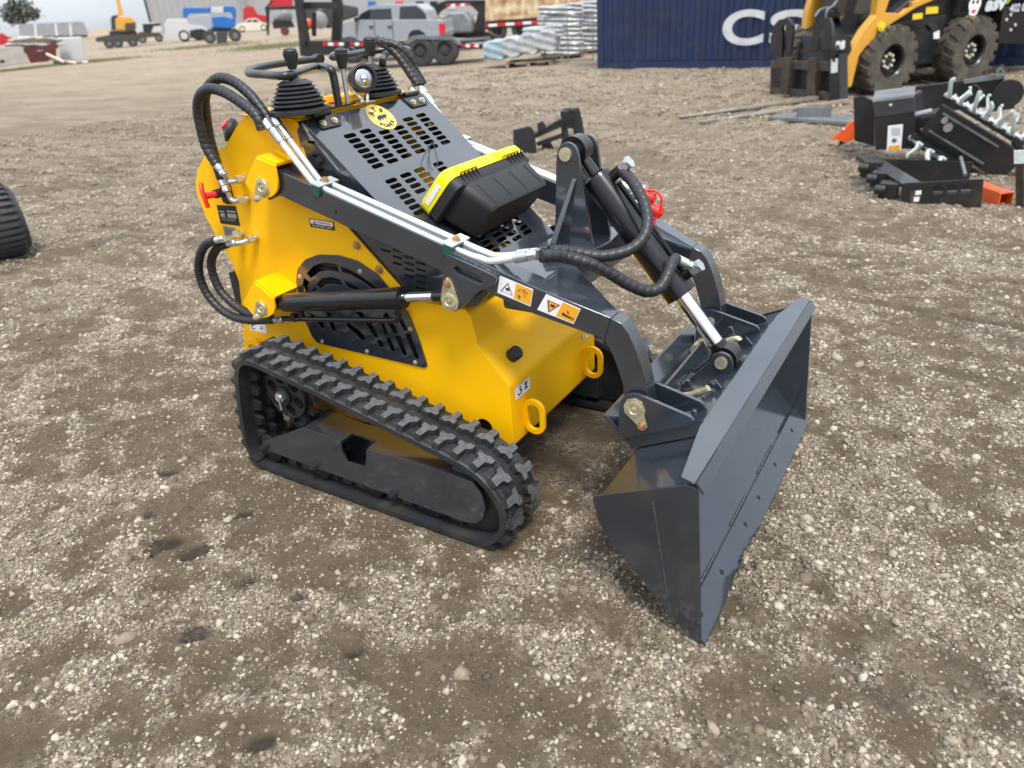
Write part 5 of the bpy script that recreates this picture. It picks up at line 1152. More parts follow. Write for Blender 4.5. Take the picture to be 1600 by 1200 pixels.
def wheel(parent, c, ax, r, w_, mt='tyred', rimmt='skblk', rim=.52, lugs=0, bolts_=0, dish=.05):
    c = Vector(c); ax = Vector(ax).normalized(); mb = MB(); tyre(mb, c, ax, r, w_, rim, lugs=lugs); o = lp('wheel', mb, mt, parent, smooth=35)
    m2 = MB(); m2.lathe(c+ax*0, ax, [(.005, dish+.09), (r*rim*1.0, dish+.09), (r*rim*1.02, .02), (r*rim*.97, .012), (r*rim*.90, .03), (r*rim*.86, dish+.05), (r*rim*.55, dish+.05), (r*rim*.5, dish), (r*.12, dish), (r*.1, dish-.02), (.005, dish-.02)], 28); lp('rim', m2, rimmt, o, smooth=35)
    for k in range(bolts_):
        e1 = ax.orthogonal().normalized(); e2 = ax.cross(e1); a = 2*math.pi*k/bolts_; m3 = MB(); p_ = c+ax*dish+(e1*math.cos(a)+e2*math.sin(a))*r*rim*.40; m3.cyl(p_, p_-ax*.03, .022, n=6); lp('lug_nut', m3, 'cream', o)
    return o
# ---- wheeled loader with fork carriage
FS = FR((-.93, 10.39), math.atan2(.815, .58)); cS = lambda l: [(1180+a/3.81, b/3.81) for a, b in l]
SK = FT('wheeled_loader', 'yellow and black wheeled skid loader carrying a pallet fork in front of the blue container', 'loader', FS)
for x_, y_, s_ in ((0.02, .0, 1), (1.66, .0, 1)): wheel(SK, (x_, y_, .455), (0, 1, 0), .455, .34, 'tyre', 'skblk', .5, 17, 8, .10)
for x_ in (0.02, 1.66): wheel(SK, (x_, 1.85, .455), (0, -1, 0), .455, .34, 'tyre', 'skblk', .5, 17, 0, .10)
mb = MB(); mb.slab([(-.35, .38), (.2, .26), (1.5, .24), (2.6, .42), (2.9, .9), (2.9, 1.5), (1.5, 1.75), (.55, 1.25), (.1, 1.0), (-.3, .8)], .36, 1.5)
mb.slab([(-.1, .98), (.6, 1.15), (2.0, 1.2), (3.9, 1.0), (3.9, 2.6), (1.6, 2.6), (1.2, 1.9), (.5, 1.3)], .16, .34); mb.slab([(.3, .35), (1.3, .3), (1.3, .98), (.3, .95)], .30, .36)
mb.slab([(2.35, .5), (3.9, .35), (3.9, 1.0), (2.3, 1.0)], .16, .34)
lp('chassis', mb, 'skblk', SK, bevel=.02)
mb = MB(); mb.slab([(-.05, 1.0), (1.3, 1.2), (1.4, 2.3), (0.15, 2.3), (-.12, 1.6)], .45, 1.4); cab = lp('cab', mb, 'skblk', SK, bevel=.03)
pslab('cab_window', FS, cS([(500, -60), (690, -60), (700, 60), (610, 170), (530, 185), (505, 120)]), .44, .448, 'glass', cab)
mb = MB(); f_ = fyz(FS, cS([(480, 0), (500, 60), (520, 190)]), -.13); mb.bb((-.14, .55, 1.1), (-.125, 1.3, 2.2)); lp('front_window', mb, 'glass', cab)
arm_px = cS([(740, -60), (830, -60), (800, 0), (775, 75), (870, 80), (905, 50), (935, 45), (940, 10), (1090, -40), (1090, -10), (960, 45), (900, 85), (800, 150), (745, 195), (660, 280), (620, 330), (575, 515), (550, 525), (530, 508), (520, 430), (600, 260), (650, 175), (720, 90)])
pslab('lift_arm', FS, arm_px, .10, .22, 'skyel', SK, bevel=.012)
arm2 = cS([(310, 85), (335, 0), (350, -60), (440, -60), (425, 10), (370, 100), (330, 240), (285, 325), (262, 330), (300, 200)])
pslab('lift_arm', FS, arm2, 1.55, 1.66, 'skyel', SK, bevel=.012)
q_ = FS.at(*cS([(742, 160)])[0], y=.10); mb = MB(); mb.cyl((q_.x, .10, q_.z), (q_.x, .06, q_.z), .06, n=20); mb.cyl((q_.x, .06, q_.z), (q_.x, .05, q_.z), .03, n=14); lp('arm_pin', mb, 'yelab', SK)
mb = MB(); pts_ = [FS.at(*p, y=1.2) for p in cS([(355, 100), (385, 60), (440, 40), (470, 0), (480, -50)])]; mb.tube(catmull(pts_, 5), .02, 8); pts_ = [FS.at(*p, y=1.0) for p in cS([(420, 110), (430, 60), (470, 30), (500, -20)])]; mb.tube(catmull(pts_, 5), .02, 8); lp('hose_bundle', mb, 'galv', SK)
for nm, l in (('label', [(1018, 42), (1090, 38), (1088, 78), (1015, 84)]), ('label', [(940, 82), (998, 76), (996, 110), (936, 118)]), ('label', [(768, 160), (832, 156), (830, 192), (764, 198)]), ('label', [(1258, 96), (1325, 92), (1322, 132), (1250, 138)])):
    pslab('safety_label', FS, cS(l), .094 if l[0][0] < 900 else .154, .158, 'yelab', SK)
pslab('safety_label', FS, cS([(1062, 195), (1098, 180), (1098, 230), (1062, 232)]), .294, .298, 'white', SK)
pslab('work_light', FS, cS([(1030, 150), (1050, 140), (1088, 150), (1090, 180), (1055, 186)]), .08, .16, 'skblk', SK, bevel=.01)
# round emblem, lettering on the black engine cover
em = FS.at(*cS([(1308, 25)])[0], y=.157); er = .16
mb = MB(); mb.prism([(er*.75*math.cos(a)*(1+.06*math.cos(6*a)), er*math.sin(a)*(1+.06*math.cos(6*a))) for a in [2*math.pi*i/36 for i in range(36)]], lambda u, v, w: (em.x+u, .157-w, em.z+v), 0, .003); eo = lp('emblem', mb, 'white', SK, smooth=0)
for u_, v_ in ((-.045, .03), (.045, .03)):
    mb = MB(); mb.prism(circ(u_, v_, .028, 12), lambda u, v, w: (em.x+u, .154-w, em.z+v), 0, .001); lp('emblem_spot', mb, 'ink', eo, smooth=0)
mb = MB(); mb.prism([(-.05, -.07), (.05, -.07), (.03, -.12), (-.03, -.12)], lambda u, v, w: (em.x+u, .154-w, em.z+v), 0, .001); lp('emblem_band', mb, 'redink', eo, smooth=0)
def ftext(t_, F, px, y, h, mt, parent, sx=1.0, slant=0, bold=0, name='lettering'):
    c = F.at(*px, y=y); mb = MB(); lettering(mb, t_, lambda u, v, w: (c.x+u+slant*v, y-w, c.z+v), h, .003, bold=bold, sx=sx); return lp(name, mb, mt, parent, smooth=0)
ftext('asv', FS, cS([(1435, 22)])[0], .152, .26, 'cwhite', SK, 1.25, .15, .012)
pslab('green_flash', FS, cS([(1492, 20), (1520, -10), (1526, -8), (1500, 24)]), .150, .153, 'lime', SK)
ftext('402 0', FS, cS([(1562, 48)])[0], .152, .15, 'cwhite', SK, 1.0, 0, .004)
for a, b in ((1518, 88), (1493, 117), (1545, 148), (1518, 178)):
    q_ = FS.at(*cS([(a, b)])[0], y=.157); mb = MB(); mb.cyl((q_.x, .157, q_.z), (q_.x, .14, q_.z), .022, n=8); lp('cover_bolt', mb, 'cream', SK)
# fork carriage
XF = -.90
def fy(name, l, x0, x1, mt, parent, **k):
    mb = MB(); mb.prism(fyz(FS, cS(l), x0), lambda u, v, w: (w, u, v), x0, x1); return lp(name, mb, mt, parent, **k)
cg = fy('fork_carriage', [(90, 362), (446, 368), (446, 425), (90, 405)], XF, XF+.06, 'brn', SK, bevel=.005)
fy('carriage_bar', [(88, 520), (440, 545), (440, 602), (86, 560)], XF+.002, XF+.06, 'brn', cg)
fy('backing_plate', [(92, 405), (446, 424), (440, 546), (90, 522)], XF+.10, XF+.14, 'skblk', cg)
fy('end_plate', [(442, 330), (500, 322), (505, 590), (440, 606)], XF-.03, XF+.12, 'skblk', cg, bevel=.004)
fy('end_label', [(452, 350), (490, 346), (488, 430), (450, 436)], XF-.036, XF-.031, 'white', cg)
for l in ([(96, 330), (100, 165), (140, 118), (190, 108), (222, 150), (222, 200), (205, 330), (185, 340), (180, 150), (160, 150), (158, 340)], [(330, 300), (345, 170), (395, 105), (440, 108), (455, 150), (460, 320), (430, 325), (400, 310), (400, 160), (375, 170), (370, 305)]):
    fy('guard_tower', l, XF, XF+.05, 'skblk', cg)
fy('maroon_plate', [(90, 212), (190, 215), (192, 300), (92, 300)], XF+.055, XF+.075, 'maroon', cg)
fy('carriage_bar', [(300, 295), (560, 300), (560, 312), (300, 310)], XF+.0, XF+.03, 'skblk', cg)
for l in ([(160, 345), (205, 345), (182, 595), (145, 580)], [(315, 345), (357, 345), (352, 610), (300, 598)]):
    fy('fork_shank', l, XF-.05, XF-.004, 'brn', cg, bevel=.004)
for tip, b0_, b1_ in (((1062, 180), (1222, 157), (1232, 157)), ((1097, 187), (1262, 163), (1274, 163))):
    tv = FS.at(*tip, z=.04); bv = FS.at(*b1_, z=.05); bv.x = XF-.03; dy = .055
    mb = MB(); mb.hexa([(bv.x, bv.y-dy, .01), (tv.x, tv.y-dy*.8, .01), (tv.x, tv.y+dy*.8, .01), (bv.x, bv.y+dy, .01), (bv.x, bv.y-dy, .06), (tv.x, tv.y-dy*.8, .022), (tv.x, tv.y+dy*.8, .022), (bv.x, bv.y+dy, .06)]); lp('fork_tine', mb, 'fork', cg, bevel=.004)
c = FS.at(*cS([(508, 262)])[0], y=.12); mb = MB(); lettering(mb, 'as', lambda u, v, w: (c.x+u, .12-w, c.z+v), .2, .003, bold=.01); mb2 = MB(); mb2.slab(fxz(FS, cS([(455, 215), (560, 200), (575, 300), (490, 400), (455, 330)]), .124), .124, .16); lp('front_step', mb2, 'skblk', SK); lp('lettering', mb, 'cwhite', SK, smooth=0)

# ---- loose steel plate on the ground
FP = Frame(1265, 190); P_ = FT('steel_plate', 'flat grey steel plate lying on the ground below the fork tines', 'steel plate', FP)
g3 = [FP.at(*p, z=.01) for p in ((1203, 186), (1216, 182), (1345, 186), (1350, 197), (1290, 193), (1255, 190))]
mb = MB(); mb.prism([(p.x, p.y) for p in [FP.at(*q, z=.02) for q in ((1200, 186), (1218, 176), (1350, 180), (1352, 196))]], lambda u, v, w: (u, v, w), .0, .02); mb2 = lp('plate_sheet', mb, 'stl', P_, bevel=.002)
mb = MB(); q0, q1 = FP.at(1200, 186, z=.02), FP.at(1352, 196, z=.02); mb.hexa([(q0.x, q0.y, .0), (q1.x, q1.y, .0), (q1.x, q1.y+.03, .0), (q0.x, q0.y+.03, .0), (q0.x, q0.y, .05), (q1.x, q1.y, .05), (q1.x, q1.y+.03, .05), (q0.x, q0.y+.03, .05)]); lp('plate_edge', mb, 'galv', P_)
q0 = FP.at(1265, 182, z=.02); mb = MB(); mb.bb((q0.x-.16, q0.y-.02, .02), (q0.x+.25, q0.y+.02, .13)); lp('plate_lug', mb, 'stl', P_)

# ---- trencher pile at the right
cT = lambda l: [(1280+a/5, 100+b/5) for a, b in l]
FTR = Frame(1415, 262, turn=R_(-8)); TR = FT('trencher_attachment', 'black chain trencher attachment with white teeth and grey hood, lying at the right edge', 'trencher', FTR)
pslab('housing', FTR, cT([(430, 405), (742, 375), (750, 660), (438, 672)]), .0, .45, 'skblk', TR, bevel=.006)
pslab('housing_hood', FTR, cT([(415, 300), (445, 285), (742, 248), (750, 374), (437, 420)]), -.006, .40, 'grey', TR, bevel=.006)
mb = MB(); a_, b_, c_, d_ = [FTR.at(*p, y=0) for p in cT([(420, 292), (742, 252), (640, 205), (345, 240)])]; mb.add([(a_.x, -.01, a_.z), (b_.x, -.01, b_.z), (b_.x-.08, .55, b_.z+.02), (a_.x-.10, .55, a_.z+.02), (a_.x, -.01, a_.z-.01), (b_.x, -.01, b_.z-.01), (b_.x-.08, .55, b_.z+.01), (a_.x-.10, .55, a_.z+.01)], [(0, 1, 2, 3), (7, 6, 5, 4), (0, 4, 5, 1), (1, 5, 6, 2), (2, 6, 7, 3), (3, 7, 4, 0)]); lp('hood_top', mb, M['brn'] if 0 else 'stl', TR)
pslab('housing_back', FTR, cT([(268, 262), (345, 250), (430, 300), (430, 640), (275, 600)]), .48, .52, 'skblk', TR)
pslab('hood_bolt', FTR, cT([(548, 312), (560, 308), (570, 316), (566, 328), (552, 330), (546, 322)]), -.012, -.007, 'cwhite', TR)
lb_ = pslab('instruction_label', FTR, cT([(538, 483), (654, 470), (640, 672), (528, 672)]), -.006, -.001, 'white', TR)
pslab('label_band', FTR, cT([(544, 640), (632, 632), (630, 668), (540, 670)]), -.0085, -.0065, 'orange', lb_)
ci = cT([(588, 596)])[0]; q_ = FTR.at(*ci, y=0); mb = MB()
for k in range(5): a = k*math.pi/5; mb.box((q_.x, -.008, q_.z), (.05, .001, .004), Matrix.Rotation(a, 3, 'Y'))
for k in range(6): q2 = FTR.at(*cT([(600, 500+k*11)])[0], y=0); mb.box((q2.x, -.008, q2.z), (.075, .001, .002))
lp('label_print', mb, 'ink', lb_, smooth=0)
pslab('white_rod', FTR, cT([(742, 382), (872, 352), (876, 372), (744, 405)]), .05, .09, 'cwhite', TR)
# boom with chain
bA, bB = cT([(880, 420)])[0], cT([(1390, 730)])[0]
pA_, pB_ = FTR.at(*bA, y=-.05), FTR.at(*bB, y=-.05); bd = (pB_-pA_); bl = Vector((bd.x, 0, bd.z)).length; bx_ = Vector((bd.x, 0, bd.z)).normalized(); bz_ = Vector((-bx_.z, 0, bx_.x)); bz_ = -bz_ if bz_.z < 0 else bz_
def BQ(s_, h, y): return Vector((pA_.x, y, pA_.z))+bx_*s_+bz_*h
mb = MB(); out = [BQ(0, .13, 0), BQ(bl, .13, 0)]+[BQ(bl+.16*math.sin(R_(a)), .13*math.cos(R_(a)), 0) for a in range(20, 180, 20)]+[BQ(bl, -.13, 0), BQ(0, -.13, 0)]
mb.slab([(p.x, p.z) for p in out], -.10, -.04); lp('trencher_boom', mb, 'skblk', TR, bevel=.004)
for h0, h1 in ((.075, .09), (-.09, -.075)):
    mb = MB(); mb.hexa([BQ(.05, h0, -.115), BQ(bl-.05, h0, -.115), BQ(bl-.05, h0, -.10), BQ(.05, h0, -.10), BQ(.05, h1, -.115), BQ(bl-.05, h1, -.115), BQ(bl-.05, h1, -.10), BQ(.05, h1, -.10)]); lp('boom_rail', mb, 'stl', TR)
mb = MB(); mb.cyl(BQ(.16, .02, -.10), BQ(.16, .02, -.17), .035, n=16); mb.cyl(BQ(.10, .05, -.10), BQ(.10, .05, -.16), .025, n=16); lp('boom_nut', mb, 'zinc', TR)
# chain loop: plates and rollers; each tooth is a part
chain = []
for i in range(24): chain.append((BQ(-.02+i*(bl+.04)/23, .185, 0), bz_))
for i in range(1, 9): a = math.pi*i/9; chain.append((BQ(bl+.215*math.sin(a), .185*math.cos(a), 0), bx_*math.sin(a)+bz_*math.cos(a)))
for i in range(24): chain.append((BQ(bl+.02-i*(bl+.04)/23, -.185, 0), -bz_))
mb = MB()
for p, nrm in chain:
    tx = Vector((nrm.z, 0, -nrm.x))
    for y_ in (-.115, -.045): mb.hexa([p-tx*.022+Vector((0, y_, 0))-nrm*.02, p+tx*.022+Vector((0, y_, 0))-nrm*.02, p+tx*.022+Vector((0, y_+.012, 0))-nrm*.02, p-tx*.022+Vector((0, y_+.012, 0))-nrm*.02, p-tx*.022+Vector((0, y_, 0))+nrm*.02, p+tx*.022+Vector((0, y_, 0))+nrm*.02, p+tx*.022+Vector((0, y_+.012, 0))+nrm*.02, p-tx*.022+Vector((0, y_+.012, 0))+nrm*.02])
    mb.cyl(p+Vector((0, -.118, 0)), p+Vector((0, -.03, 0)), .012, n=8)
ch_ = lp('digging_chain', mb, 'blkm', TR)
M['tooth'] = mat('tooth_white', (.58, .64, .62), .45, var=.2, vscale=30)
for i, (p, nrm) in enumerate(chain):
    if i % 2 != 1: continue
    tx = Vector((nrm.z, 0, -nrm.x)); sgn = 1 if (i//2) % 2 else -1; low = i > 32; k = .8 if low else (1.0 if i % 4 == 1 else .75)
    y0 = -.08+sgn*.03
    P0 = p+nrm*.02+Vector((0, y0, 0)); k *= random.uniform(.75, 1.25); sp_ = random.uniform(.02, .08); P1 = P0+nrm*.045*k+tx*.02*sgn+Vector((0, sgn*sp_, 0)); P2 = P1+nrm*.085*k-tx*random.uniform(-.02, .08)+Vector((0, sgn*.03, 0)); P3 = P2+nrm*.03*k-tx*random.uniform(-.02, .05)
    mb = MB(); mb.tube(catmull([P0-tx*.05, P0, P1, P2, P3], 5), .0125, 7, rf=lambda L_, t_: 1.15-.3*math.cos(2*t_))
    mb.hexa([P0-tx*.045-Vector((0, .012, 0)), P0+tx*.03-Vector((0, .012, 0)), P0+tx*.03+Vector((0, .012, 0)), P0-tx*.045+Vector((0, .012, 0)), P0-tx*.04+nrm*.05*k-Vector((0, .004, 0)), P0-tx*.0+nrm*.03*k-Vector((0, .004, 0)), P0-tx*.0+nrm*.03*k+Vector((0, .004, 0)), P0-tx*.04+nrm*.05*k+Vector((0, .004, 0))])
    lp('chain_tooth', mb, 'tooth', TR, smooth=40)
pslab('machine_base', FTR, cT([(740, 420), (900, 380), (1350, 700), (1380, 860), (1100, 800), (760, 660)]), .16, .5, 'skblk', TR, bevel=.01); pslab('side_arm', FTR, cT([(790, 420), (990, 395), (992, 412), (790, 440)]), .02, .06, 'skblk', TR); pslab('side_arm', FTR, cT([(790, 505), (900, 500), (900, 520), (790, 522)]), .02, .06, 'stl', TR)
# orange shovel guard at its left
FO = Frame(1330, 232); OG = FT('orange_shoe', 'orange steel trencher shoe sticking out left of the black housing', 'steel part', FO)
pslab('shoe_plate', FO, cT([(80, 600), (255, 450), (285, 440), (330, 455), (400, 510), (430, 560), (420, 582), (320, 575), (200, 615), (130, 590)]), .0, .06, 'org', OG, bevel=.005)
pslab('shoe_web', FO, cT([(260, 455), (290, 445), (420, 600), (420, 650), (380, 640)]), .10, .14, 'org', OG)
pslab('grey_bracket', FO, cT([(232, 655), (440, 630), (440, 700), (300, 730), (262, 700)]), .05, .12, 'stl', OG)
mb = MB(); pts_ = [FO.at(*p, y=.15) for p in cT([(175, 600), (165, 660), (200, 700), (250, 710), (300, 690)])]; mb.tube(catmull(pts_, 6), .02, 8); lp('hose_loop', mb, 'skblk', OG)
for a, b in ((283, 443), (190, 510), (402, 512)):
    q_ = FO.at(*cT([(a, b)])[0], y=0); mb = MB(); mb.dome((q_.x, -.001, q_.z), (0, -1, 0), .014, .012, 12, 3); lp('bolt_head', mb, 'cwhite', OG)
# low mounting frame in front
FM = Frame(1420, 318, turn=R_(-4)); MF = FT('mounting_frame', 'low black mounting frame with three square windows in front of the trencher', 'frame', FM)
fo = cT([(640, 935), (690, 928), (1285, 898), (1285, 920), (1265, 1115), (645, 1105)])
wins = [cT([(893, 952), (970, 948), (966, 1018), (890, 1020)]), cT([(1003, 944), (1080, 940), (1076, 1012), (998, 1015)]), cT([(1110, 940), (1190, 938), (1184, 1005), (1106, 1008)])]
mb = MB(); plate(mb, [fxz(FM, fo, 0)]+[fxz(FM, w_, 0) for w_ in wins], lambda u, v, w: (u, w, v), .02); fp_ = lp('front_plate', mb, 'skblk', MF)
for w_ in wins: pslab('window_lip', FM, [(w_[3][0], w_[3][1]-3.4), (w_[2][0], w_[2][1]-3.4), w_[2], w_[3]], .02, .06, 'stl', MF)
pslab('caution_sticker', FM, cT([(712, 990), (808, 985), (785, 1090), (705, 1090)]), -.014, -.0115, 'brn', MF); pslab('sticker_white', FM, cT([(755, 990), (800, 988), (796, 1020), (748, 1024)]), -.017, -.0145, 'white', MF); pslab('sticker_white', FM, cT([(740, 1040), (785, 1036), (778, 1074), (736, 1076)]), -.017, -.0145, 'white', MF)
pslab('dark_backing', FM, cT([(870, 930), (1210, 915), (1205, 1005), (870, 1018)]), .07, .08, 'skblk', MF)  # dark sheet put in behind the windows so they read dark
A_, B_ = FM.at(*cT([(640, 935)])[0], y=0), FM.at(*cT([(1285, 898)])[0], y=0)
mb = MB(); mb.hexa([(A_.x, .02, A_.z-.03), (A_.x+.03, .02, A_.z-.03), (A_.x-.42, .75, A_.z+.02), (A_.x-.45, .75, A_.z+.02), (A_.x, .02, A_.z), (A_.x+.16, .02, A_.z), (A_.x-.28, .75, A_.z+.05), (A_.x-.45, .75, A_.z+.05)]); lp('side_rail', mb, 'skblk', MF)
mb = MB(); mb.hexa([(A_.x-.40, .75, .0), (B_.x-.1, .75, .0), (B_.x-.1, .78, .0), (A_.x-.40, .78, .0), (A_.x-.40, .75, A_.z+.03), (B_.x-.1, .75, A_.z+.03), (B_.x-.1, .78, A_.z+.03), (A_.x-.40, .78, A_.z+.03)]); lp('rear_plate', mb, 'skblk', MF)
mb = MB(); mb.tube([(A_.x+.35, .3, .30), (B_.x-.12, .05, B_.z+.01)], .013, 8); lp('brace_rod', mb, 'stl', MF)
for k in range(3):
    q_ = FM.at(*cT([(420+k*65, 800+k*85)])[0], y=.5-k*.2); mb = MB(); mb.bb((q_.x-.07, q_.y-.06, max(.0, q_.z-.07)), (q_.x+.07, q_.y+.06, q_.z+.05)); mb.cyl((q_.x-.10, q_.y-.07, q_.z), (q_.x-.02, q_.y-.07, q_.z), .035, n=14); lp('hook_block', mb, 'skblk', MF, bevel=.01)
# snow plough style blade behind
FBL = Frame(1450, 228, turn=R_(2)); BL = FT('plough_blade', 'long black blade with round end plate leaning behind the trencher', 'blade', FBL)
pslab('blade_board', FBL, cT([(600, 215), (640, 190), (1120, 130), (1450, 92), (1450, 250), (1380, 330), (900, 380), (700, 400)]), .5, .56, 'skblk', BL, bevel=.006)
pslab('blade_edge', FBL, cT([(1130, 125), (1375, 82), (1378, 96), (1450, 88), (1448, 112), (1130, 155)]), .46, .495, 'stl', BL)
pslab('blade_end', FBL, cT([(1380, 62), (1400, 25), (1425, 25), (1450, 50), (1452, 150), (1440, 155), (1438, 60), (1415, 40), (1395, 85)]), .44, .458, 'stl', BL)
q_ = FBL.at(*cT([(1475, 235)])[0], y=.4); mb = MB(); mb.cyl((q_.x, .40, q_.z), (q_.x, .44, q_.z), .135, n=32); lp('round_end_plate', mb, 'skblk', BL, bevel=.003)
pslab('blade_beam', FBL, cT([(1310, 320), (1530, 300), (1525, 350), (1330, 375)]), .36, .398, 'skblk', BL); q_ = FBL.at(*cT([(1427, 327)])[0], y=.355); mb = MB(); mb.dome((q_.x, .359, q_.z), (0, -1, 0), .016, .012, 12, 3); lp('bolt_head', mb, 'cwhite', BL)
mb = MB(); mb.tube(catmull([FBL.at(*p, y=.3) for p in cT([(1200, 165), (1240, 180), (1290, 250), (1320, 340), (1330, 420)])], 6), .008, 8); lp('cable', mb, 'skblk', BL)
# orange square tube and brown post
FQ = Frame(1560, 322); OT = G(1568, 323)
mb = MB(); s_ = .085; e0 = FQ.at(*cT([(1458, 1060)])[0], z=.05); 
tb = FT('square_tube', 'orange square steel tube lying on the gravel by the brown post', 'steel tube', FQ)
dx = Vector((-.30, .42, 0)).normalized(); nx_ = Vector((dx.y, -dx.x, 0))
def TQ2(l, a, b): return Vector((e0.x, e0.y, 0))+dx*l+nx_*a+Vector((0, 0, b))
for a0_, a1_, b0_, b1_ in ((-.05, .05, .0, .008), (-.05, .05, .092, .10), (-.05, -.042, .008, .092), (.042, .05, .008, .092)):
    mb.hexa([TQ2(0, a0_, b0_), TQ2(0, a1_, b0_), TQ2(.42, a1_, b0_), TQ2(.42, a0_, b0_), TQ2(0, a0_, b1_), TQ2(0, a1_, b1_), TQ2(.42, a1_, b1_), TQ2(.42, a0_, b1_)])
lp('tube_wall', mb, 'org', tb)
FPO = Frame(1590, 325); PO = FT('steel_post', 'brown steel post with a pale plate at the right edge beside the orange tube', 'post', FPO)
pslab('post_web', FPO, cT([(1530, 760), (1600, 760), (1600, 1125), (1535, 1125)]), .0, .02, 'brn', PO); pslab('post_flange', FPO, cT([(1585, 640), (1720, 640), (1720, 1120), (1590, 1100)]), -.05, -.03, 'brn', PO); pslab('pale_plate', FPO, cT([(1520, 678), (1620, 676), (1620, 778), (1522, 780)]), -.08, -.06, 'tooth', PO)
pslab('dark_panel', FPO, cT([(1500, 590), (1620, 610), (1600, 1000), (1510, 1060)]), 1.5, 1.53, 'skblk', PO)

# ---- black quick-attach frame standing behind the tower
FA_ = Frame(815, 243, turn=R_(10)); AF = FT('coupler_frame', 'small black coupler frame standing alone behind the loader arms', 'frame', FA_)
cA = lambda l: [(690+a/5.714, 140+b/5.714) for a, b in l]
pslab('end_plate', FA_, cA([(640, 362), (770, 330), (800, 335), (830, 380), (855, 590), (650, 540)]), .0, .04, 'blkm', AF, bevel=.004)
pslab('top_bar', FA_, cA([(820, 385), (1070, 265), (1075, 300), (1080, 330), (830, 440)]), .06, .11, 'blkm', AF, bevel=.004)
pslab('bar_edge', FA_, cA([(830, 380), (1070, 245), (1070, 262), (835, 398)]), .04, .058, 'stl', AF)
pslab('mid_bar', FA_, cA([(850, 470), (1080, 390), (1080, 430), (860, 510)]), .12, .16, 'blkm', AF)
mb = MB(); plate(mb, [fxz(FA_, cA([(1065, 200), (1100, 170), (1225, 160), (1245, 220), (1280, 420), (1260, 700), (1140, 690), (1080, 480)]), .12), fxz(FA_, cA([(1125, 345), (1180, 350), (1185, 405), (1135, 410)]), .12)], lambda u, v, w: (u, .14+w, v), .04); lp('end_plate', mb, 'blkm', AF)
for l in ([(860, 300), (905, 280), (935, 330), (905, 375), (865, 370)], [(1085, 195), (1140, 180), (1150, 220), (1100, 250)], [(1150, 180), (1215, 165), (1220, 205), (1170, 220)]): pslab('hook', FA_, cA(l), .0, .05, 'blkm', AF, bevel=.006)
pslab('strut', FA_, cA([(940, 460), (965, 450), (1000, 520), (1040, 560), (920, 570), (890, 490)]), .18, .21, 'blkm', AF)
# ---- big tyre cut by the left edge
gt = G(2, 402); FTY = Frame(3, 402, turn=R_(97)); TY = FT('large_tyre', 'big dark ribbed machine tyre cut off by the left edge', 'tyre', FTY)
mb = MB(); c0 = Vector((0, 0, .285)); TS = .68; 
prof = [(.2, -.17), (.36, -.18), (.395, -.14), (.42, -.06), (.425, 0), (.42, .06), (.395, .14), (.36, .18), (.2, .17)]
mb.lathe(c0, (0, 1, 0), [(a*TS, b*1.2) for a, b in prof], 48)
for k in range(34):
    a = 2*math.pi*k/34
    def q5(a_, r_, y_): return (c0.x+TS*r_*math.cos(a_), c0.y+1.2*y_, c0.z+TS*r_*math.sin(a_))
    mb.hexa([q5(a-.05, .40, -.155), q5(a+.05, .40, -.155), q5(a+.05, .40, .155), q5(a-.05, .40, .155), q5(a-.04, .445, -.13), q5(a+.04, .445, -.13), q5(a+.04, .445, .13), q5(a-.04, .445, .13)])
lp('tyre_tread', mb, 'tyred', TY, smooth=30); mb = MB(); mb.cyl(c0-Vector((0, .07, 0)), c0+Vector((0, .07, 0)), .14, n=30); lp('rim', mb, 'skblk', TY)

# ---- gooseneck trailer
P1 = S(509, 68.3, z=.57); P2 = S(737, 71.8, z=.57); ang = Frame(658, 105).a-R_(12); ow = S(660, 70, z=.57)
FG = FR((ow.x, ow.y), ang); GT = FT('gooseneck_trailer', 'long black gooseneck flatbed trailer with red and white reflective tape', 'trailer', FG)
cB = lambda l: [(450+a/3.2, b/3.2) for a, b in l]
pslab('deck_rail', FG, cB([(85, 205), (600, 205), (650, 185), (810, 185), (870, 215), (985, 222), (985, 245), (860, 242), (800, 205), (660, 205), (590, 250), (330, 262), (80, 275)]), .0, .12, 'skblk', GT)
mb = MB(); xa = FG.at(*cB([(85, 205)])[0], y=0); xb = FG.at(*cB([(980, 222)])[0], y=0); mb.bb((xa.x, .12, .54), (xb.x, 1.6, .60)); lp('deck', mb, 'skblk', GT)
pslab('front_upright', FG, cB([(25, -40), (62, -40), (100, 200), (110, 285), (60, 280), (50, 160)]), .0, .2, 'skblk', GT, bevel=.01)
pslab('front_upright', FG, cB([(215, -40), (262, -40), (268, 60), (262, 205), (215, 205), (222, 60)]), 1.6, 1.8, 'skblk', GT, bevel=.01)
pslab('upright_bar', FG, cB([(40, 10), (270, 10), (272, 45), (45, 45)]), .4, .5, 'skblk', GT)
pslab('tool_box', FG, cB([(60, 240), (330, 225), (330, 262), (110, 285), (65, 280)]), -.05, .0, 'skblk', GT)
for x0 in (175, 312, 440, 866):
    for k in range(4 if x0 != 440 else 5):
        w_ = 33 if x0 < 200 else 28; pslab('reflector', FG, cB([(x0+k*w_*.8, 213+(x0>800)*8), (x0+(k+1)*w_*.8-2, 213+(x0>800)*8), (x0+(k+1)*w_*.8-2, 228+(x0>800)*8), (x0+k*w_*.8, 228+(x0>800)*8)]), -.012, -.002, 'tape_r' if k % 2 == 0 else 'tape_w', GT)
for a, b in ((662, 268), (785, 268)):
    q_ = FG.at(*cB([(a, b)])[0], y=-.1); wheel(GT, (q_.x, -.12, .41), (0, 1, 0), .40, .25, 'tyred', 'tyred', .55, 0, 0, .04)
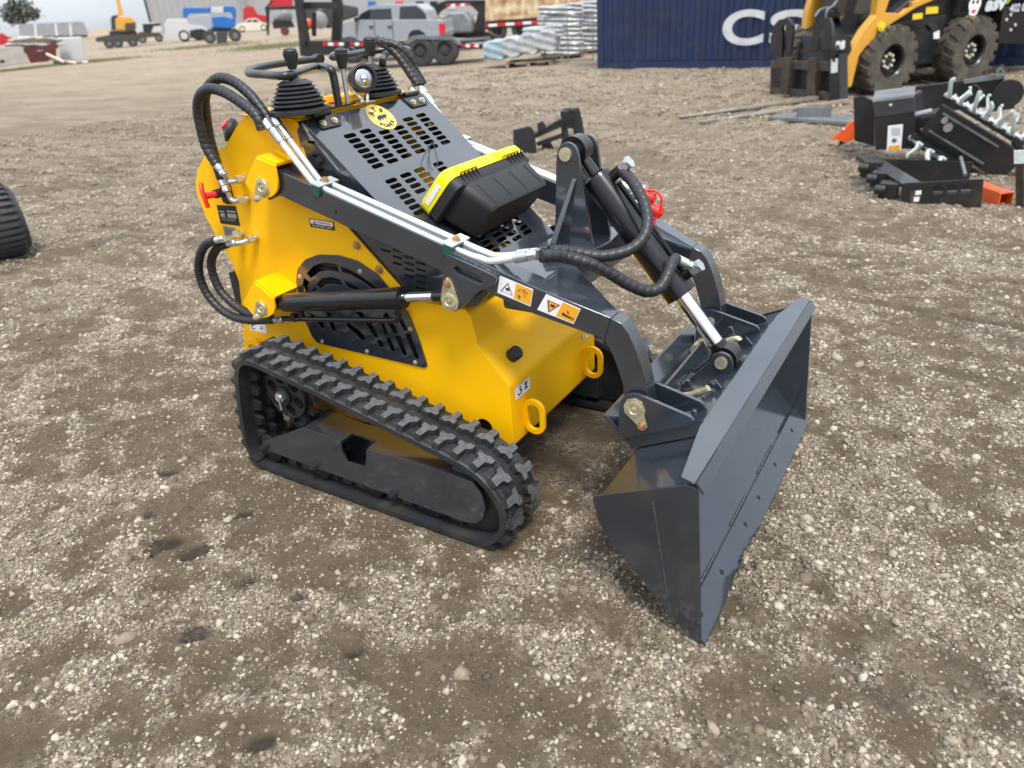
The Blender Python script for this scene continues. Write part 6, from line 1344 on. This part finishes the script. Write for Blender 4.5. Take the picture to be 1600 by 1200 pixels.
pslab('fender', FG, cB([(575, 215), (615, 182), (660, 178), (800, 180), (835, 192), (868, 225), (850, 225), (820, 200), (640, 196), (600, 222)]), -.14, .1, 'stl', GT)
mb = MB(); mb.cyl(FG.at(*cB([(130, 60)])[0], y=.6), FG.at(*cB([(130, 180)])[0], y=.6), .07, n=12); lp('jack_leg', mb, 'skblk', GT)
q_ = FG.at(*cB([(92, 120)])[0], y=.5); mb = MB(); mb.lathe(q_, (0, -1, 0), [(.03, -.2), (.16, -.1), (.16, .1), (.02, .2)], 14); lp('orange_lamp', mb, 'org', GT)

def vehicle(name, label, cat, F, body, cabin, glass, wheels, mt, W_=1.9, tail=None, extra=None, wr=.38, group=None):
    t_ = FT(name, label, cat, F, group)
    mb = MB(); mb.slab(fillet(fxz(F, body, 0), .05, 3), .0, W_); lp('body', mb, mt, t_, bevel=.04)
    if cabin: mb = MB(); mb.slab(fillet(fxz(F, cabin, .0), .05, 3), .10, W_-.10); lp('cabin', mb, mt, t_, bevel=.05)
    for g_ in glass: pslab('side_window', F, g_, .085, .11, 'glass', t_)
    for c in wheels:
        q_ = F.at(*c, y=-.01); wheel(t_, (q_.x, -.01, wr), (0, 1, 0), wr, .24, 'tyred', 'galv', .6); wheel(t_, (q_.x, W_-.23, wr), (0, 1, 0), wr, .24, 'tyred', 'galv', .6)
    if tail: pslab('tail_light', F, tail, -.01, .15, 'tape_r', t_)
    return t_
# silver pickup behind the trailer
o_ = FG.o+FG.ey*3.2; FPK = FR((o_.x, o_.y), ang)
vehicle('pickup_truck', 'silver crew cab pickup parked behind the black gooseneck trailer', 'pickup truck', FPK,
        cB([(262, 150), (280, 112), (330, 100), (520, 100), (560, 98), (692, 98), (692, 150), (780, 150), (780, 188), (700, 195), (330, 205), (275, 185)]),
        cB([(322, 105), (352, 70), (400, 32), (440, 24), (640, 22), (680, 50), (700, 104)]),
        [cB([(340, 102), (365, 68), (405, 48), (440, 46), (430, 100)]), cB([(440, 46), (515, 42), (520, 98), (432, 100)]), cB([(560, 40), (650, 36), (688, 70), (692, 96), (556, 98)])],
        [cB([(650, 190)])[0], cB([(305, 190)])[0]], 'silver', 2.0, tail=cB([(752, 118), (782, 116), (782, 180), (760, 182)]), wr=.42)
pk0 = [o for o in bpy.data.objects if o.get('label', '').startswith('silver crew cab')][0]
for l in ([(430, 104), (433, 104), (436, 195), (433, 195)], [(520, 104), (523, 104), (528, 195), (525, 195)], [(340, 118), (343, 118), (345, 190), (342, 190)]): pslab('door_gap', FPK, cB(l), -.006, -.001, 'ink', pk0)
for l in ([(405, 130), (425, 129), (425, 136), (405, 137)], [(498, 130), (518, 129), (518, 136), (498, 137)]): pslab('door_handle', FPK, cB(l), -.04, -.002, 'skblk', pk0)
pslab('side_mirror', FPK, cB([(328, 88), (345, 86), (348, 108), (332, 110)]), -.22, -.02, 'skblk', pk0, bevel=.02)
pslab('wheel_arch', FPK, cB([(600, 190), (606, 165), (625, 150), (655, 148), (682, 165), (692, 190)]), -.012, -.002, 'ink', pk0)
pslab('rear_window', FPK, cB([(560, 34), (640, 30), (672, 52), (692, 98), (556, 100)]), .078, .084, 'glass', pk0)
pt = [o for o in bpy.data.objects if o.get('label', '').startswith('silver crew cab')][0]
wall_l = cB([(692, 98), (772, 100), (782, 120), (780, 150), (692, 150)])
pslab('bed_side', FPK, wall_l, 0, .07, 'silver', pt, bevel=.02); pslab('bed_side', FPK, wall_l, 1.93, 2.0, 'silver', pt, bevel=.02)
xe = FPK.at(*wall_l[1], y=0).x; ze = FPK.at(*wall_l[1], y=0).z; mb = MB(); mb.bb((xe-.06, .07, ze-.5), (xe, 1.93, ze)); lp('tailgate', mb, 'silver', pt, bevel=.02)
# ---- rusty container on its trailer
FRC = FR(FG.at(0, 0, z=0)[:2] if 0 else (G(760, 66).x, G(760, 66).y), ang)
Lr = (FRC.at(912, 30, y=0)-FRC.at(757, 30, y=0)).length; zr = FRC.at(760, 44, y=0).z
RC = container('rusty_container', 'cream container streaked with rust, set on a black flatbed behind the pallets', FRC, Lr, 2.6, 2.4, 'rust', z=max(zr, .8), x0=FRC.at(757, 30, y=0).x)
RT = FT('flatbed_trailer', 'black flatbed with reflective tape under the rusty cream container', 'trailer', FRC)
x0, x1 = FRC.at(757, 30, y=0).x-.3, FRC.at(850, 30, y=0).x+.3; zt = max(zr, .8)
mb = MB(); mb.bb((x0, -.04, zt-.32), (x1, 2.5, zt-.01)); lp('deck', mb, 'skblk', RT)
for k in range(8):
    mb = MB(); xx = x0+.1+k*(x1-x0-.2)/8; mb.bb((xx, -.052, zt-.22), (xx+(x1-x0)/8-.03, -.041, zt-.12)); lp('reflector', mb, 'tape_r' if k % 2 == 0 else 'tape_w', RT)
for xx in (x0+.8, x0+1.8): wheel(RT, (xx, -.02, .4), (0, 1, 0), .4, .25, 'tyred', 'skblk', .5)
# second gooseneck with silver load
o_ = FG.o+FG.ey*7; F2_ = FR((o_.x, o_.y), ang); G2 = FT('gooseneck_trailer', 'distant black gooseneck with taped arched neck behind the silver pickup tailgate', 'trailer', F2_)
pslab('neck', F2_, cB([(710, 60), (760, 12), (800, 0), (980, 0), (985, 20), (800, 35), (760, 60), (745, 90), (715, 90)]), 0, .15, 'skblk', G2)
pslab('neck_leg', F2_, cB([(905, 20), (985, 0), (985, 175), (925, 170), (950, 60)]), 0, .15, 'skblk', G2)
pslab('neck_base', F2_, cB([(780, 165), (1000, 160), (1060, 190), (780, 190)]), 0, .5, 'skblk', G2)
for k in range(5): pslab('reflector', F2_, cB([(790+k*24, 22-k), (812+k*24, 20-k), (812+k*24, 32-k), (790+k*24, 34-k)]), -.02, -.005, 'tape_r' if k % 2 == 0 else 'tape_w', G2)
o_ = FG.o+FG.ey*6.2; F3_ = FR((o_.x, o_.y), ang); SL = FT('wrapped_load', 'grey film wrapped load stacked behind the pickup tailgate', 'load', F3_)
pslab('load_stack', F3_, cB([(755, 95), (800, 62), (880, 58), (915, 100), (918, 165), (775, 168)]), 0, 1.2, 'galv', SL, bevel=.08)
# ---- white bags on pallets
def lumpy(name, F, cx, cy, cz, d, mt, parent, seed, seg=7, amp=.07):
    bm = bmesh.new(); bmesh.ops.create_cube(bm, size=1); bmesh.ops.subdivide_edges(bm, edges=bm.edges, cuts=seg, use_grid_fill=True)
    r = np.random.default_rng(seed); ph_ = r.uniform(0, 9, 6)
    for v in bm.verts:
        p = v.co.copy(); k = 1-.25*(abs(p.x*2)**6+abs(p.y*2)**6)/2; n_ = math.sin(p.x*11+ph_[0])*math.sin(p.y*9+ph_[1])+math.sin(p.z*13+ph_[2]+p.x*5)
        v.co = Vector((cx+p.x*d[0]*(1+amp*n_*.5), cy+p.y*d[1]*(1+amp*n_*.5), cz+p.z*d[2]*k*(1+amp*n_)))
    mb = MB(); mb.v = [tuple(v.co) for v in bm.verts]; bm.verts.index_update(); mb.f = [tuple(v.index for v in f.verts) for f in bm.faces]; mb.mi = [0]*len(mb.f); bm.free()
    return lp(name, mb, mt, parent, smooth=70)
def pallet(F, parent, x0, x1, y0, y1, z=0):
    mb = MB()
    for k in range(6): yy = y0+(y1-y0-.1)*k/5; mb.bb((x0, yy, z+.10), (x1, yy+.1, z+.12))
    for xx in (x0, (x0+x1)/2-.04, x1-.08): mb.bb((xx, y0+.01, z), (xx+.08, y1-.01, z+.10))
    return lp('pallet', mb, 'wood', parent, smooth=0)
FW = Frame(815, 105, turn=R_(-10)); WB = FT('bag_pallet', 'low wooden pallet of white shrink wrapped bags left of the blue container', 'pallet', FW)
xs_ = FW.at(757, 90, y=0).x; xe_ = FW.at(868, 90, y=0).x; pallet(FW, WB, FW.at(790, 104, y=0).x, FW.at(862, 104, y=0).x, 0, 1.0)
for k in range(4):
    xx = xs_+(k+.5)*(xe_-xs_)/4; lumpy('bag_stack', FW, xx, .5, .42+.05*k, ((xe_-xs_)/4*1.08, 1.0, .46), 'wrapb' if k == 0 else 'wrap', WB, k)
lumpy('bag_stack', FW, xe_-.35, .6, .78, (1.0, .9, .25), 'wrap', WB, 9)
for k, (pxx, pyy, lab) in enumerate(((878, 92, 'tall pallet of white bags beside the blue container corner, nearer one'), (915, 84, 'tall pallet of white bags half hidden behind the blue container corner'))):
    Fk = Frame(pxx, pyy); Wk = FT('bag_pallet', lab, 'pallet', Fk, 'tall bag pallets'); pallet(Fk, Wk, -.6, .6, 0, 1.0)
    for j in range(5): lumpy('bag_layer', Fk, .0, .5, .25+j*.24, (1.15+.06*(j % 2), 1.0, .27), 'wrap', Wk, 20+k*7+j, amp=.1)
mb = MB(); FK = Frame(905, 96); RK = FT('wire_rack', 'thin steel rack around the tall bag pallets', 'rack', FK)
for xx in (-.9, -.3, .35): mb.bb((xx, -.02, 0), (xx+.03, .01, 1.1))
mb.bb((-.87, -.018, .02), (.35, .008, .05)); mb.bb((-.87, -.018, 1.05), (.35, .008, 1.08)); lp('rack_bars', mb, 'galv', RK)

# ---- far left background
cL = lambda l: [(a/4, b/4) for a, b in l]
cM = lambda l: [(200+a/4.444, b/4.444) for a, b in l]
FBD = Frame(300, 46, dist=150); BD = FT('warehouse', 'large grey metal warehouse filling the sky behind the parked cars', 'building', FBD)
w0 = FBD.at(237, 37, y=0).x; w1 = FBD.at(380, 30, y=0).x
mb = MB(); mb.bb((w0, 0, 0), (w1, 40, 26)); lp('wall', mb, 'bld', BD, smooth=0)
for k in range(14): mb = MB(); xx = w0+(w1-w0)*(k+.5)/14; mb.bb((xx-.03, -.10, .2), (xx+.03, -.002, 25.9)); lp('siding_rib', mb, 'bld', BD, smooth=0)
mb = MB(); mb.bb((w0-.3, -.3, 0), (w0-.01, .3, 26)); lp('corner_trim', mb, 'skblk', BD)
mb = MB(); mb.bb((w1, -.2, 0), (w1+.8, .5, 26)); lp('downpipe', mb, 'bld2', BD); 
mb = MB(); mb.bb((w1+.8, 2, 0), (w1+75, 30, 20)); lp('annex_wall', mb, 'bld', BD, smooth=0)
def vframe(px, py, dist, turn=0): return Frame(px, py, dist=dist, turn=turn)
F_ = vframe(290, 64, 76)
vehicle('pickup_truck', 'white pickup with black grille guard towing the excavator trailer at left', 'pickup truck', F_, cL([(1025, 150), (1040, 125), (1170, 120), (1180, 150), (1265, 160), (1300, 185), (1305, 235), (1170, 240), (1150, 245), (1030, 245)]), cL([(1030, 150), (1042, 118), (1160, 116), (1190, 152)]), [cL([(1038, 152), (1050, 126), (1098, 124), (1098, 156)]), cL([(1106, 124), (1158, 122), (1188, 152), (1106, 156)])], [cL([(1155, 240)])[0], cL([(1242, 235)])[0]], 'wcar', 2.0, wr=.48)
pk = bpy.data.objects['pickup_truck.001'] if 'pickup_truck.001' in bpy.data.objects else None
if pk: pslab('grille_guard', F_, cL([(1185, 190), (1260, 180), (1310, 200), (1312, 240), (1280, 250), (1190, 235)]), -.1, .0, 'skblk', pk)
F_ = vframe(240, 58, 84); vehicle('pickup_truck', 'distant white pickup just left of the white pickup with the black grille guard', 'pickup truck', F_, cL([(850, 180), (860, 160), (980, 150), (1010, 170), (1010, 200), (850, 205)]), cL([(900, 165), (915, 140), (970, 140), (985, 165)]), [cL([(925, 150), (955, 148), (958, 163), (920, 163)])], [cL([(880, 210)])[0], cL([(985, 205)])[0]], 'wcar', 1.9)
F_ = vframe(180, 70, 74); MT = FT('equipment_trailer', 'rusty brown equipment trailer carrying a yellow mini excavator', 'trailer', F_)
pslab('deck', F_, cL([(598, 235), (690, 218), (860, 215), (880, 200), (1000, 205), (1010, 225), (880, 240), (860, 262), (600, 262)]), 0, 2, 'brn', MT)
pslab('hitch_frame', F_, cL([(890, 150), (1000, 145), (1005, 160), (960, 165), (940, 215), (900, 225)]), .3, .5, 'skblk', MT)
for a in (680, 735, 830): q_ = F_.at(a/4, 66, y=0); wheel(MT, (q_.x, -.05, .4), (0, 1, 0), .4, .25, 'tyred', 'galv', .5)
F_ = vframe(195, 68, 75); EX = FT('mini_excavator', 'small yellow excavator with raised boom riding on the brown trailer', 'excavator', F_)
pslab('upper_body', F_, cL([(720, 120), (740, 105), (820, 105), (850, 135), (850, 185), (725, 190)]), 0, 1.3, 'skyel', EX, bevel=.05)
pslab('tracks', F_, cL([(690, 190), (850, 190), (860, 215), (845, 232), (690, 232), (680, 212)]), 0, 1.5, 'skblk', EX, bevel=.08)
pslab('cab', F_, cL([(695, 100), (735, 92), (740, 150), (725, 190), (695, 185)]), .1, 1.0, 'glass', EX)
pslab('boom', F_, cL([(715, -60), (745, -60), (750, 10), (775, 95), (740, 105), (735, 50)]), .5, .7, 'skyel', EX); pslab('counterweight', F_, cL([(780, 145), (845, 140), (850, 185), (785, 200)]), -.05, .0, 'brn', EX)
F_ = vframe(345, 60, 64); BLT = FT('boom_lift', 'bright blue boom lift parked before the grey warehouse', 'lift', F_)
pslab('boom_beam', F_, cL([(1140, 60), (1150, 45), (1300, 48), (1310, 40), (1460, 38), (1475, 60), (1480, 110), (1460, 112), (1440, 75), (1180, 85), (1160, 115), (1142, 110)]), 0, .5, 'lift', BLT, bevel=.04)
pslab('chassis', F_, cL([(1320, 105), (1400, 100), (1440, 112), (1475, 110), (1470, 165), (1440, 178), (1330, 172)]), 0, 1.8, 'lift', BLT, bevel=.06); pslab('white_panel', F_, cL([(1318, 42), (1395, 40), (1395, 78), (1320, 78)]), -.05, -.01, 'wcar', BLT)
q_ = F_.at(345, 46, y=.3); 
for dx_ in (-.9, .9): wheel(BLT, (q_.x+dx_, -.02, .45), (0, 1, 0), .45, .3, 'tyred', 'galv', .5)
pslab('chassis_base', F_, cL([(1320, 172), (1450, 176), (1450, 200), (1325, 200)]), .1, 1.7, 'skblk', BLT)
F_ = vframe(346, 69, 60); BN = FT('waste_bin', 'dark green bin standing in the weeds under the blue lift', 'bin', F_); mb = MB(); mb.slab(fxz(F_, cL([(1350, 200), (1425, 200), (1418, 270), (1355, 272)]), 0), 0, .9); lp('bin_body', mb, 'tyred', BN, bevel=.03)
F_ = vframe(315, 56, 90); vehicle('van', 'pale grey van between the white pickup and the blue lift', 'van', F_, cL([(1180, 120), (1200, 100), (1300, 92), (1325, 110), (1330, 185), (1190, 185)]), None, [cL([(1200, 118), (1225, 104), (1300, 100), (1305, 130), (1200, 135)])], [cL([(1215, 190)])[0], cL([(1310, 190)])[0]], 'silver', 1.9)
F_ = vframe(392, 48, 100); vehicle('sedan', 'cream sedan parked right of the blue lift', 'car', F_, cM([(745, 190), (760, 165), (830, 155), (930, 155), (975, 165), (985, 205), (745, 215)]), cM([(790, 165), (830, 130), (890, 126), (940, 160)]), [cM([(805, 160), (835, 138), (858, 136), (858, 160)]), cM([(866, 136), (890, 136), (920, 158), (866, 160)])], [cM([(795, 212)])[0], cM([(945, 205)])[0]], 'cream', 1.8, wr=.36)
F_ = vframe(395, 42, 118); vehicle('red_truck', 'red truck behind the cream sedan', 'truck', F_, cM([(800, 60), (830, 40), (870, 45), (900, 100), (960, 110), (965, 160), (800, 165)]), None, [cM([(815, 80), (830, 55), (865, 58), (880, 90), (815, 95)])], [cM([(830, 165)])[0], cM([(940, 165)])[0]], 'rcar', 2.2)
F_ = vframe(440, 60, 62); HP = FT('hopper_rig', 'black steel rig with red hopper box left of the gooseneck uprights', 'rig', F_)
pslab('red_box', F_, cM([(975, -40), (1145, -40), (1145, 50), (990, 55)]), 0, 1.6, 'rcar', HP); pslab('rig_rail', F_, cM([(960, 50), (1180, 40), (1180, 66), (955, 70)]), -.1, .0, 'skblk', HP)
pslab('rig_leg', F_, cM([(955, 60), (985, 60), (980, 245), (965, 250)]), 0, .15, 'skblk', HP); pslab('rig_leg', F_, cM([(945, 60), (1000, 0), (1010, 10), (960, 75)]), 0, .15, 'skblk', HP)
F_ = vframe(440, 50, 70); DR = FT('mixer_drum', 'grey conical mixer drum on a low frame under the red hopper', 'mixer', F_)
a_ = F_.at(*cM([(1010, 135)])[0], y=.8); b_ = F_.at(*cM([(1110, 95)])[0], y=.8); mb = MB(); mb.lathe(a_, b_-a_, [(.12, 0), (.35, (b_-a_).length*.3), (.62, (b_-a_).length*.7), (.62, (b_-a_).length), (.4, (b_-a_).length*1.2)], 20); lp('drum', mb, 'galv', DR)
pslab('drum_frame', F_, cM([(1000, 150), (1130, 130), (1160, 190), (1010, 200)]), .4, 1.2, 'skblk', DR); wheel(DR, (F_.at(*cM([(1085, 190)])[0], y=.3).x, .2, .35), (0, 1, 0), .35, .2, 'tyred', 'rcar', .5)
F_ = vframe(500, 45, 52); MR = FT('machinery_row', 'row of dark parked machinery seen through the gooseneck uprights', 'machinery', F_)
pslab('machine_body', F_, cM([(1200, 60), (1270, 40), (1330, 70), (1440, 20), (1600, 50), (1600, 110), (1480, 150), (1400, 200), (1220, 150)]), 0, 1.6, 'tyred', MR, bevel=.1); q_ = F_.at(*cM([(1330, 140)])[0], y=-.05); mb = MB(); mb.lathe(q_, (0, -1, 0), [(.1, -.4), (.5, 0), (.5, .3), (.2, .4)], 18); lp('engine_drum', mb, 'galv', MR)
# far row above the pickup roof
F_ = vframe(600, 22, 95); FRW = FT('far_buildings', 'pale low building far behind the silver pickup', 'building', F_)
pslab('wall', F_, [(530, -12), (760, -12), (760, 24), (530, 24)], 0, 6, 'bld', FRW, smooth=0)
for k, (xa, mt) in enumerate(((575, 'lift'), (618, 'tape_r'), (650, 'glass'), (672, 'skblk'), (700, 'wcar'))): pslab('wall_panel', F_, rect(xa, 2, xa+12, 14), -.08, -.01, mt, FRW)
# left: stock trailer, red car, barrier, bins, sheet, lumber
F_ = vframe(85, 58, 150); ST_ = FT('stock_trailer', 'long grey slatted stock trailer parked far off below the trees', 'trailer', F_)
pslab('trailer_body', F_, cL([(115, 150), (520, 135), (550, 200), (545, 218), (125, 232)]), 0, 2.4, 'slatg', ST_)
for xx in (210, 340, 430): pslab('trailer_post', F_, cL([(xx, 148), (xx+14, 147), (xx+24, 224), (xx+8, 225)]), -.08, -.01, 'cwhite', ST_)
pslab('under_frame', F_, cL([(110, 226), (548, 216), (545, 232), (120, 244)]), .1, 2.2, 'skblk', ST_)
F_ = vframe(5, 70, 95); vehicle('red_car', 'dull red car cut by the left edge under the tree', 'car', F_, cL([(-60, 235), (-20, 215), (60, 230), (85, 245), (85, 275), (-60, 285)]), cL([(-50, 235), (-20, 208), (20, 208), (50, 232)]), [], [cL([(55, 278)])[0]], 'rcar', 1.8)
F_ = vframe(18, 106, 46); CBR = FT('concrete_barrier', 'pale concrete barrier block near the left edge', 'barrier', F_)
mb = MB(); mb.slab(fxz(F_, cL([(-80, 300), (135, 290), (180, 395), (-80, 430)]), 0), 0, .5); lp('barrier_block', mb, 'conc', CBR, bevel=.03); pslab('lift_slot', F_, cL([(0, 375), (28, 373), (28, 392), (0, 394)]), -.01, .0, 'dark', CBR)
F_ = vframe(62, 101, 48); DM = FT('scrap_dumpster', 'dark maroon scrap dumpster heaped with rubble beside the barrier', 'dumpster', F_)
pslab('dumpster_body', F_, cL([(145, 300), (350, 265), (352, 350), (300, 385), (190, 395)]), 0, 1.6, 'maroon', DM)
lumpy('rubble_heap', F_, F_.at(58, 68, y=.8).x, .8, 1.05, (2.2, 1.4, .55), 'conc', DM, 77, amp=.3); pslab('orange_scrap', F_, cL([(232, 255), (262, 250), (258, 290), (238, 285)]), .2, .5, 'org', DM)
F_ = vframe(110, 99, 50); WS = FT('white_block', 'large white wrapped block with scrap lumber at its foot', 'block', F_)
pslab('block_body', F_, cL([(355, 235), (512, 230), (530, 385), (385, 395)]), 0, 1.5, 'wcar', WS, bevel=.05)
F_ = vframe(100, 103, 47); LMB = FT('lumber_pile', 'scattered pale lumber lying before the white block', 'lumber', F_)
for k in range(5): mb = MB(); a_ = F_.at(72+k*4, 84+k*4.5, y=.1*k); b_ = F_.at(100+k*10, 97+k*2, y=-.2+.1*k); b_.z = max(.05, b_.z); mb.tube([a_, b_], .07, 6); lp('plank', mb, 'wood' if k % 2 else 'cream', LMB)
# dead wood heap under dumpster
# trees
def tree(px, py, dist, h, wd, label, seed):
    F_ = vframe(px, py, dist); t_ = FT('tree', label, 'tree', F_, 'trees beyond the yard'); r = np.random.default_rng(seed); mb = MB()
    mb.cyl((0, 0, 0), (0, 0, h*.55), .03*h, .012*h, n=8)
    for k in range(5): a = k*1.3; mb.cyl((0, 0, h*.35), (wd*.3*math.cos(a), wd*.3*math.sin(a), h*.7), .014*h, .004*h, n=6)
    lp('trunk', mb, 'bark', t_)
    n = 2200; cl = r.normal(0, 1, (14, 3)); cl /= np.linalg.norm(cl, axis=1)[:, None]; cl = cl*[wd*.33, wd*.33, h*.24]*r.uniform(.4, 1.1, (14, 1))+[0, 0, h*.66]
    ci_ = r.integers(0, 14, n); P = cl[ci_]+r.normal(0, 1, (n, 3))*[wd*.10, wd*.10, h*.07]; mb = MB(); s_ = wd*.035
    for p in P:
        a = Vector(r.normal(0, 1, 3)).normalized(); b = a.orthogonal().normalized(); p = Vector(p); c2 = a.cross(b); mb.add([p-b*s_-c2*s_*.6, p+b*s_-c2*s_*.5, p+b*s_*.7+c2*s_, p-b*s_*.8+c2*s_*.8], [(0, 1, 2, 3)])
    lp('crown', mb, 'leaf', t_, smooth=0)
tree(64, 120, 200, 8.0, 7.0, 'round dark tree rising over the grey stock trailer', 3)
tree(-16, 120, 150, 6.0, 7, 'dark tree cut by the left edge above the red car', 5)
tree(212, 120, 260, 4.0, 5, 'low dark tree far behind the yellow excavator', 6)
# weeds
def weeds(px, py, wd, dp, n, h, seed, label):
    c = G(px, py); F_ = Frame(px, py); r = np.random.default_rng(seed); mb = MB()
    for _ in range(n):
        x_ = r.normal(0, wd/2.4); y_ = r.normal(0, dp/2.4); hh_ = h*r.uniform(.4, 1); w_ = .02+.012*h; lean = r.uniform(-.4, .4, 2)*hh_
        mb.add([(x_-w_, y_, 0), (x_+w_, y_+.01, 0), (x_+lean[0], y_+lean[1], hh_)], [(0, 1, 2)])
    me = lp('weeds', mb, 'grass', None, smooth=0); me.location = F_.o; me.rotation_euler = (0, 0, F_.a); me['kind'] = 'stuff'; me['label'] = label; me['category'] = 'weeds'
weeds(160, 95, 2.2, 2.0, 900, .12, 1, 'low green weeds right of the white block')
weeds(325, 73, 4.0, 3.0, 900, .16, 2, 'green weed strip under the blue lift')
weeds(432, 73, 3.2, 4.0, 1400, .16, 3, 'green weed strip left of the gooseneck trailer')
weeds(20, 110, 3, .8, 600, .10, 4, 'thin weeds along the concrete barrier')
for o in bpy.data.objects:
    if 'worldbuilt' in o: del o['worldbuilt']
